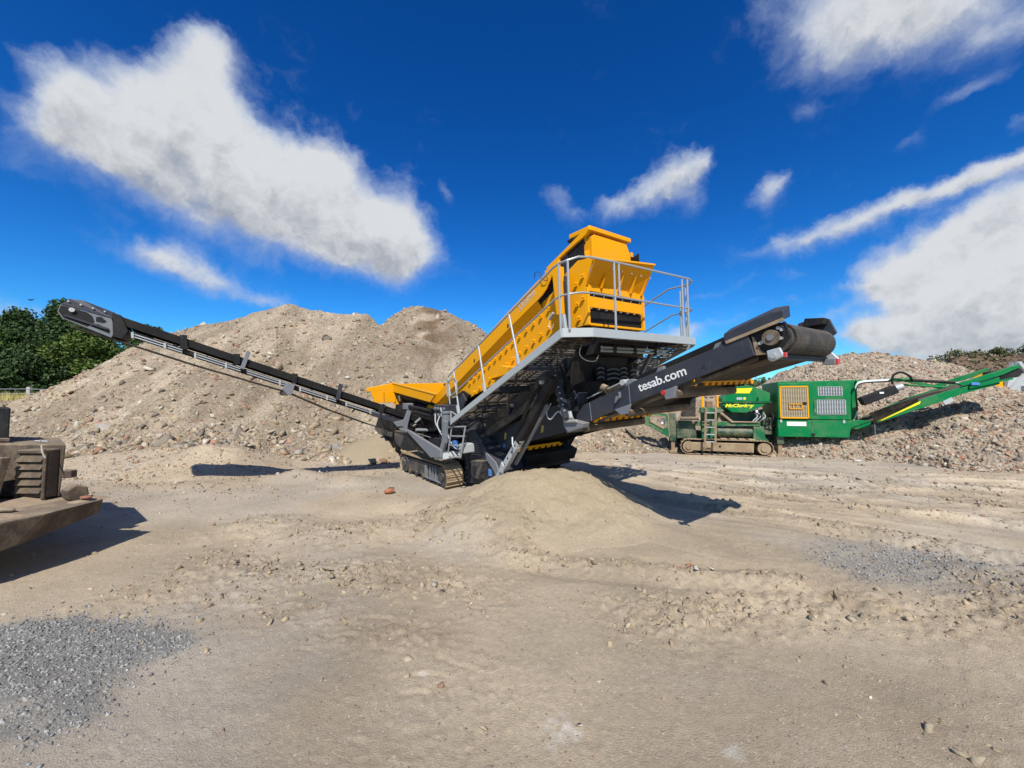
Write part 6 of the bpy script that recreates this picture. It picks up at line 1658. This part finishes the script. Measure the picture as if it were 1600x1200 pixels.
# body that runs on past the left edge of the picture
QB(-9.6, -7.7, 2.7, 5.6, 0.55, 1.45, 'body', 'brownmetal', dz, 0.03)
QB(-9.4, -7.9, 3.0, 5.2, 1.45, 2.05, 'body_top', 'brownmetal', dz, 0.03)
for y0 in (2.55, 5.2):
    t = MB().prism([(-3.5, 0.30), (-3.2, 0.0), (-1.5, 0.0), (-1.25, 0.30), (-1.5, 0.55), (-3.2, 0.55)], 'v', y0 - 4.4, y0 - 4.4 + 0.45).build('track', M['trackshoe'], dz, bevel=0.05)
# dirt lying on the bumper
xs = np.linspace(-5.55, -4.78, 30); ys = np.linspace(3.3, 4.75, 50)
X, Y = np.meshgrid(xs, ys)
Z = 0.585 + 0.05 * np.clip(fbm(X, Y, 0.35, 4, 7) + 0.12, 0, 1) * sstep(-4.74 - X, 0.02, 0.15) + 0.03 * sstep(Y, 3.9, 4.4) * sstep(-5.0 - X, 0, 0.4) - 0.0
i = np.arange(49)[:, None] * 30 + np.arange(29)[None]
me = mesh_np('dirt_layer', np.stack([X + 5.6, Y - 4.4, Z], -1).reshape(-1, 3), np.stack([i, i + 1, i + 31, i + 30], -1).reshape(-1, 4), True, np.ones((1500, 3)) * np.array([0.36, 0.27, 0.18]))
me.materials.append(M['sandpile']); link(bpy.data.objects.new('dirt_layer', me), dz)

def lone_stone(name, label, cat, loc, size, tone, shape, rot=(0, 0, 0), squash=(1, 1, 1), group=None):
    V, T = shape
    me = mesh_np(name, V, T, False, np.ones((len(V), 3)) * np.array(tone))
    me.materials.append(M['stone_main'])
    o = link(bpy.data.objects.new(name, me))
    o.location = loc; o.rotation_euler = rot
    o.scale = (size * squash[0], size * squash[1], size * squash[2])
    return tag(o, label, cat, group)
def gz(x, y): return float(ground_z(np.array([x]), np.array([y]))[0])
lone_stone('brick_piece', 'broken red brick bit on the tip of the brown bumper', 'brick', (-4.85, 4.52, 0.645), 0.15, (0.36, 0.16, 0.10), SHARDS[1], (0.2, 0.1, 0.4))
lone_stone('stone', 'tan stone lying on the brown bumper near its louvres', 'stone', (-5.15, 4.0, 0.64), 0.20, (0.36, 0.28, 0.19), SHARDS[3], (0, 0.2, 0.8), (1.2, 0.8, 0.6))
stick = MB().tube(hose((-5.42, 4.52, 1.20), (-5.34, 4.46, 1.24), (-5.28, 4.42, 1.17), (-5.24, 4.42, 1.10)), 0.006, 5).tube([(-5.36, 4.46, 1.24), (-5.33, 4.44, 1.30)], 0.005, 5).build('twig', M['postwood'], None)
tag(stick, 'dry forked twig hanging over the louvred box', 'twig')
st2 = MB().tube([(-5.70, 4.70, 1.265), (-5.50, 4.66, 1.262)], 0.010, 5).build('twig', M['galv'], None)
tag(st2, 'pale thin stick lying flat on the brown housing', 'stick')

# single stones worth pointing at on the yard
Y1 = [('rock', 'flat tan rock lying alone on the clods left of centre', 'rock', -1.83, 4.07, 0.20, (0.36, 0.29, 0.21), SHARDS[2], (1.5, 0.7, 0.5)),
      ('stone', 'bluish grey stone at the right end of the clod bank', 'stone', -0.64, 3.66, 0.085, (0.25, 0.28, 0.33), ROCKS[2], (1, 1, 0.9)),
      ('stone', 'pale stone next to the bluish grey one', 'stone', -0.72, 3.74, 0.10, (0.42, 0.36, 0.29), ROCKS[5], (1.2, 0.9, 0.8)),
      ('brick_piece', 'smaller left bit of red brick on the smooth sand', 'brick', 1.74, 4.17, 0.075, (0.46, 0.17, 0.09), ROCKS[0], (1, 0.8, 0.6)),
      ('brick_piece', 'larger right bit of red brick on the smooth sand', 'brick', 1.84, 4.15, 0.105, (0.44, 0.17, 0.10), ROCKS[1], (1.1, 0.8, 0.6)),
      ('stone', 'cream stone just behind the red brick bits', 'stone', 1.94, 4.23, 0.085, (0.58, 0.50, 0.38), ROCKS[3], (1, 0.8, 0.7)),
      ('stone', 'cream stone at the right of the brick bits', 'stone', 2.02, 4.05, 0.085, (0.58, 0.52, 0.40), ROCKS[4], (1.1, 0.8, 0.6)),
      ('stone', 'pale grey stone in front of the red brick bits', 'stone', 1.87, 4.02, 0.09, (0.50, 0.47, 0.42), ROCKS[6], (1, 0.8, 0.6)),
      ('stone', 'cream stone lying on the white powder spill', 'stone', 0.36, 2.15, 0.055, (0.54, 0.46, 0.34), ROCKS[7], (1, 0.8, 0.7)),
      ('rock', 'tan rock out on the yard below the right conveyor', 'rock', 3.2, 12.2, 0.42, (0.48, 0.40, 0.30), ROCKS[2], (1.2, 0.8, 0.6)),
      ('stone', 'white lump at the foot of the right rubble heap', 'stone', 9.9, 11.3, 0.20, (0.72, 0.71, 0.68), ROCKS[5], (1, 0.9, 0.9)),
      ('stone', 'pale stone alone on the gravel left of centre', 'stone', -2.62, 4.0, 0.07, (0.50, 0.44, 0.35), ROCKS[4], (1, 0.9, 0.7)),
      ('stone', 'cream stone in front of the left track of the screener', 'stone', -1.85, 6.9, 0.09, (0.52, 0.46, 0.36), ROCKS[1], (1, 0.9, 0.6))]
for k, (nm, lb, ct_, x, y, s, tn, shp, sq_) in enumerate(Y1):
    lone_stone(nm, lb, ct_, (x, y, gz(x, y) + s * sq_[2] * 0.22), s, tn, shp, (0.15 * (k % 3), 0.1, k * 0.9), sq_)
bk = lone_stone('brick_lump', 'lump of orange brickwork on the gravel by the track', 'brick', (-2.35, 7.5, gz(-2.35, 7.5) + 0.07), 0.26, (0.42, 0.17, 0.09), ROCKS[3], (0.2, 0.1, 0.3), (1, 0.8, 0.9))
lone_stone('boulder', 'round grey boulder at the foot of the rubble heap', 'boulder', (-5.4, 12.35, gz(-5.4, 12.35) + 0.22), 0.72, (0.30, 0.29, 0.27), ROCKS[6], (0.2, 0.3, 0.5), (0.9, 0.9, 1.0))
lone_stone('boulder', 'pointed tan boulder between the rubble foot and the sand cone', 'boulder', (-3.85, 10.95, gz(-3.85, 10.95) + 0.10), 0.50, (0.46, 0.36, 0.25), ROCKS[0], (0.1, 0.3, 1.5), (1.1, 0.8, 0.75))
lone_stone('concrete_slab', 'pale broken concrete block with a shaded side at the left', 'concrete', (-13.5, 13.2, gz(-13.5, 13.2) + 0.62), 1.0, (0.40, 0.36, 0.30), ROCKS[1], (0.3, 0.25, 0.3), (1.2, 0.9, 0.8))
lone_stone('rock', 'square cream slab half way up the left flank of the heap', 'rock', (-15.3, 16.4, 0), 0.5, (0.60, 0.52, 0.40), SHARDS[4], (0.6, 0, 0.4), (1, 1, 0.9)).location.z = float(main_heap(np.array([-15.3]), np.array([16.4]))[0] + gz(-15.3, 16.4)) + 0.05

# ================================================================== vegetation
def leaf_material(name, c0, c1):
    m, nt, b = mat_new(name)
    at = nt.node('ShaderNodeAttribute'); at.attribute_name = 'tone'
    nt.l.new(at.outputs['Color'], b.inputs['Base Color'])
    b.inputs['Roughness'].default_value = 0.65
    b.inputs['Specular IOR Level'].default_value = 0.25
    b.inputs['Transmission Weight'].default_value = 0.0
    return m
M['leaf'] = leaf_material('broad_leaves', None, None)
M['bark'] = paint('bark', (0.09, 0.065, 0.045), dust=0.2, rough=0.95, bump=0.4)

def leaf_cloud(name, centres, size, tones, parent, rg, aspect=0.55, kind=None):
    n = len(centres)
    d = rg.normal(size=(n, 3)); d /= np.linalg.norm(d, axis=1)[:, None]
    e = rg.normal(size=(n, 3)); e -= d * (e * d).sum(1)[:, None]; e /= np.linalg.norm(e, axis=1)[:, None]
    s = size * rg.uniform(0.6, 1.3, (n, 1))
    P_ = np.stack([centres - d * s, centres + e * s * aspect, centres + d * s, centres - e * s * aspect], 1)
    tn = np.repeat(tones, 4, axis=0)
    me = mesh_np(name, P_.reshape(-1, 3), np.arange(4 * n).reshape(-1, 4), False, tn)
    me.materials.append(M['leaf'])
    o = link(bpy.data.objects.new(name, me), parent)
    if kind: o['kind'] = kind
    return o

def make_tree(name, label, cat, base, height, spread, rg, nleaf, size, greens, group=None, trunk_r=0.22, low=0.12):
    t = empty(name, base)
    tag(t, label, cat, group)
    tr = MB()
    pts = [Vector((0, 0, -0.3)), Vector((0.1, 0, height * 0.3)), Vector((0.0, 0.1, height * 0.6)), Vector((0.05, 0, height * 0.88))]
    tr.tube(pts, 0.2, 8, radii=[trunk_r, trunk_r * 0.75, trunk_r * 0.45, trunk_r * 0.12])
    lobes = []
    nl = 26
    for k in range(nl):
        f = low + (1 - low) * (k + 0.5) / nl
        a = k * 2.4 + rg.uniform(-0.4, 0.4)
        rad = spread * (math.sin(min(1, f * 1.05 + 0.12) * PI) ** 0.6) * rg.uniform(0.45, 0.75)
        c = np.array([math.cos(a) * rad, math.sin(a) * rad, height * (f * 0.9)])
        r = spread * rg.uniform(0.34, 0.52) * (1.0 - 0.35 * f)
        lobes.append((c, r))
        p0 = Vector((0.03, 0.03, height * max(0.15, f * 0.62)))
        tr.tube([p0, p0.lerp(Vector(c), 0.5) + Vector((0, 0, -0.1)), Vector(c)], 0.05, 5, radii=[trunk_r * 0.32, trunk_r * 0.2, 0.02])
    tr.build('trunk', M['bark'], t, True)
    C_, T_ = [], []
    per = nleaf // nl
    for c, r in lobes:
        q = rg.normal(size=(per, 3)); q /= np.linalg.norm(q, axis=1)[:, None]
        rr = r * rg.uniform(0.35, 1.0, (per, 1)) ** 0.5
        # sub-clumps make the outline uneven
        sub = rg.normal(size=(9, 3)); sub /= np.linalg.norm(sub, axis=1)[:, None]
        near = (q @ sub.T).max(1)[:, None]
        rr = rr * (0.72 + 0.42 * np.clip((near - 0.55) / 0.45, 0, 1))
        C_.append(c + q * rr * np.array([1, 1, 0.85]))
        g = np.array(greens)[rg.integers(0, len(greens), per)] * rg.uniform(0.75, 1.25, (per, 1)) * rg.uniform(0.85, 1.15)
        T_.append(g)
    leaf_cloud('crown', np.concatenate(C_), size, np.concatenate(T_), t, rg)
    return t

G_DARK = [(0.032, 0.062, 0.018), (0.042, 0.080, 0.021), (0.026, 0.050, 0.016), (0.054, 0.095, 0.024)]
G_MID = [(0.048, 0.090, 0.020), (0.062, 0.112, 0.024), (0.036, 0.07, 0.018)]
G_LIME = [(0.085, 0.135, 0.022), (0.062, 0.105, 0.020), (0.105, 0.16, 0.03)]
tg = np.random.default_rng(77)
TREES = [  # x, y, height, spread, leaves, palette, label
    (-42.0, 33, 8.2, 3.9, 15000, G_DARK, 'dark green tree at the far left edge of the wood'),
    (-37.0, 32, 8.8, 3.6, 15000, G_DARK, 'tall dark tree with a pointed top left of the conveyor head'),
    (-32.6, 30, 6.8, 3.1, 15000, G_LIME, 'yellowish green leafy tree behind the conveyor head'),
    (-38.2, 29, 5.8, 3.2, 14000, G_MID, 'mid green bushy tree in front at the left edge of the wood'),
    (-30.4, 32.5, 6.6, 3.2, 14000, G_MID, 'mid green tree right of the conveyor head'),
    (-27.0, 33, 5.2, 3.0, 13000, G_DARK, 'low dark tree where the wood meets the rubble slope'),
    (-34.2, 27.5, 4.2, 2.8, 12000, G_DARK, 'dark low bush like tree above the dry grass'),
]
for x, y, h, sp, nl, gr, lb in TREES:
    b = float(ground_z(np.array([x]), np.array([y]), False)[0])
    make_tree('broadleaf_tree', lb, 'tree', (x, y, b - 0.1), h, sp, tg, int(nl * 1.75), 0.125, gr, 'trees at the left edge of the yard', low=0.02)

# dry grass and weeds in front of the trees
n = 9000
gx = tg.uniform(-40, -22, n); gy = tg.uniform(22.5, 27, n)
g0 = ground_z(gx, gy, False)
hgt = tg.uniform(0.25, 0.8, n); lean = tg.normal(0, 0.12, (n, 2)); wdt = 0.025
Vb = np.stack([np.stack([gx - wdt, gy, g0], -1), np.stack([gx + wdt, gy, g0], -1), np.stack([gx + lean[:, 0], gy + lean[:, 1], g0 + hgt], -1)], 1)
tones = np.array([(0.34, 0.27, 0.10), (0.28, 0.24, 0.09), (0.16, 0.18, 0.05), (0.40, 0.33, 0.15), (0.42, 0.34, 0.05)])[tg.integers(0, 5, n)]
me = mesh_np('dry_grass', Vb.reshape(-1, 3), np.arange(3 * n).reshape(-1, 3), False, np.repeat(tones, 3, axis=0))
me.materials.append(M['leaf'])
o = link(bpy.data.objects.new('dry_grass', me)); tag(o, 'tall dry yellow grass below the trees on the left', 'grass', kind='stuff')

# fence: post and wires
fx, fy = -29.7, 24.0
fz = float(ground_z(np.array([fx]), np.array([fy]), False)[0])
fp = empty('wire_fence', (fx, fy, fz)); tag(fp, 'wire fence with a pale wooden post in the dry grass', 'fence')
MB().box(-0.11, 0.11, -0.08, 0.08, -0.2, 1.05).build('post', M['postwood'], fp, bevel=0.02)
MB().box(-6.2, -6.0, -0.1, 0.08, -0.2, 1.0).build('post', M['postwood'], fp, bevel=0.02)
for z in (0.35, 0.65, 0.92):
    MB().tube([(-9, 0.1, z), (0, -0.09, z), (5, 0.1, z - 0.1)], 0.015, 5).build('wire', M['galv'], fp)

# bank of dark earth at the back right, with scrub
M['bank'] = ground_material('dark_earth', speck=0.5, bump=1.2)
def bank(x, y):
    r = [(29, 33, 3.2), (33.0, 31, 5.0), (37, 29, 5.8), (48, 28, 6.2), (60, 30, 6.0)]
    return ridge_height(x, y, r, 0.75) + 0.9 * fbm(x, y, 2.6, 4, 151) + 0.35 * fbm(x, y, 0.8, 3, 153)
def bank_tone(x, y, h):
    t = sstep(fbm(x, y, 1.5, 4, 155), -0.3, 0.3)[..., None]
    return np.clip((np.array([0.085, 0.056, 0.037]) * (1 - t) + np.array([0.17, 0.118, 0.076]) * t), 0, 1)
bk_o = grid_mesh('earth_bank', 10, 66, 20, 42, 0.22, bank, bank_tone, M['bank'], ground_fine=False)
tag(bk_o, 'bank of dark brown earth behind the right rubble heap', 'earth bank')
bx = tg.uniform(22, 46, 9000); by = tg.uniform(22, 32, 9000)
bh = bank(bx, by); ok = (bh > 0.3)
bx, by, bh = bx[ok], by[ok], bh[ok]
stone_cloud('bank_rubble', np.stack([bx, by, ground_z(bx, by, False) + bh], -1), 0.10 + 0.12 * tg.pareto(2.2, len(bx)).clip(0, 4), SHARDS[:4] + PEBBLE, [(0.15, 0.10, 0.065), (0.22, 0.16, 0.11), (0.10, 0.07, 0.045), (0.30, 0.24, 0.18)], M['stone_main'], bk_o, tg)
sx = tg.uniform(24, 46, 5000); sy = tg.uniform(25.5, 32, 5000); shh = bank(sx, sy)
ok = (shh > 2.5) & (fbm(sx, sy, 1.6, 3, 157) > 0.0)
sx, sy, shh = sx[ok], sy[ok], shh[ok]
sc_o = leaf_cloud('weeds', np.stack([sx, sy, ground_z(sx, sy, False) + shh + tg.uniform(0, 0.3, len(sx))], -1), 0.11, np.array([(0.10, 0.105, 0.04), (0.07, 0.085, 0.03), (0.17, 0.14, 0.07)])[tg.integers(0, 3, len(sx))], None, tg, kind='stuff')
tag(sc_o, 'sparse scrubby weeds growing over the dark earth bank', 'weeds')
def shrub(label, x, y, z, w, h, nl, greens, size=0.12, group=None):
    t = empty('shrub', (x, y, z)); tag(t, label, 'shrub', group)
    st = MB()
    C_ = []
    for k in range(7):
        a = k * 2.39; rr = w * 0.5 * tg.uniform(0.2, 0.8)
        tip = np.array([math.cos(a) * rr, math.sin(a) * rr, h * tg.uniform(0.15, 0.85) * (1 - 0.5 * rr / w)])
        st.tube([(0, 0, -0.2), tuple(tip * 0.5 + np.array([0, 0, 0.1])), tuple(tip)], 0.03, 5, radii=[0.05, 0.03, 0.01])
        q = tg.normal(size=(nl // 7, 3)); q /= np.linalg.norm(q, axis=1)[:, None]
        C_.append(tip + q * (min(w * 0.3, h * 0.55) * tg.uniform(0.5, 1.0) * tg.uniform(0.2, 1, (nl // 7, 1)) ** 0.6) * np.array([1.3, 1.3, 0.9]))
    st.build('stem', M['bark'], t, True)
    C_ = np.concatenate(C_)
    leaf_cloud('foliage', C_, size, np.array(greens)[tg.integers(0, len(greens), len(C_))] * tg.uniform(0.7, 1.3, (len(C_), 1)), t, tg)
G_SCRUB = [(0.11, 0.115, 0.045), (0.08, 0.095, 0.035), (0.16, 0.13, 0.06), (0.065, 0.08, 0.03)]
SH = [(33.0, 31, 2.4, 0.9, 'low scrub bush at the left end of the earth bank'), (35.0, 30.2, 2.6, 1.0, 'grey green scrub bush on the crest of the earth bank'),
      (37.0, 29.4, 1.8, 0.8, 'scrub bush beside the taller one on the earth bank'), (39.2, 28.8, 2.2, 1.7, 'tallest dark scrub bush on the earth bank at the right edge')]
for x, y, w_, h_, lb in SH:
    zb = float(bank(np.array([x]), np.array([y]))[0] + ground_z(np.array([x]), np.array([y]), False)[0])
    shrub(lb, x, y, zb - 0.25, w_, h_, 1100, G_SCRUB, 0.085, 'scrub on the earth bank')
HEDGE = [(16.2, 4.0, 'leftmost hedge bush between the screener conveyor and the crusher'), (18.2, 4.4, 'second hedge bush behind the green crusher from the left'), (20.2, 4.7, 'third hedge bush behind the green crusher beside the rubble heap'), (22.4, 5.0, 'hedge bush just showing left of the rubble heap top')]
for x, h_, lb in HEDGE:
    zb = float(ground_z(np.array([x]), np.array([27.5]), False)[0])
    shrub(lb, x, 27.5, zb, 3.8, h_, 8500, [(0.050, 0.075, 0.025), (0.040, 0.06, 0.02), (0.070, 0.085, 0.035)], 0.13, 'hedge bushes behind the crusher')

# yellow machine half hidden behind the right heap
ym = empty('loader', (17.5, 14.6, 0)); tag(ym, 'yellow machine with grey frame half hidden behind the right heap', 'machine')
def yb(x0, x1, y0, y1, z0, z1, name, mat): return MB().box(x0, x1, y0, y1, z0, z1).build(name, M[mat], ym, bevel=0.03)
MB().prism([(-0.36, 1.4), (0.30, 1.4), (0.34, 2.30), (0.22, 2.48), (-0.10, 2.50), (-0.40, 2.28)], 'v', -0.4, 0.5).build('engine_cover', M['yellow'], ym, bevel=0.04)
yb(-0.7, 3.0, -0.4, 1.2, 0.5, 1.8, 'chassis', 'steel')
MB().prism([(0.5, 1.9), (0.8, 2.8), (1.0, 2.8), (1.3, 1.9)], 'v', -0.3, -0.2).build('frame', M['galv'], ym)
for a, b in (((0.55, 1.9), (1.4, 2.7)), ((1.6, 1.9), (0.9, 2.8)), ((1.2, 2.2), (3.0, 2.4)), ((1.0, 2.0), (3.0, 2.1))):
    MB().bar((a[0], -0.35, a[1]), (b[0], -0.35, b[1]), 0.08, 0.1).build('frame_bar', M['galv'], ym)
for x in (-0.4, 2.2):
    MB().tube([(x, -0.6, 0.6), (x, -0.1, 0.6)], 0.6, 16).build('wheel', M['rubber'], ym, True)

ym.scale = (1.12, 1.12, 1.16)
# a bird over the trees
bd = MB()
bd.add([(-0.30, 0, 0.06), (-0.1, 0.06, 0.02), (0, 0.12, 0.0), (0.1, 0.06, 0.02), (0.30, 0, 0.06), (0.1, -0.05, 0.02), (0, -0.16, 0.0), (-0.1, -0.05, 0.02), (0, 0, -0.05)],
       [(0, 1, 7), (1, 2, 8), (2, 3, 8), (3, 4, 5), (3, 5, 8), (5, 6, 8), (6, 7, 8), (7, 1, 8)])
b_ = bd.build('bird', M['black'], None); b_.location = (-30.0, 24, 8.2)
tag(b_, 'small dark bird flying over the trees at upper left', 'bird')
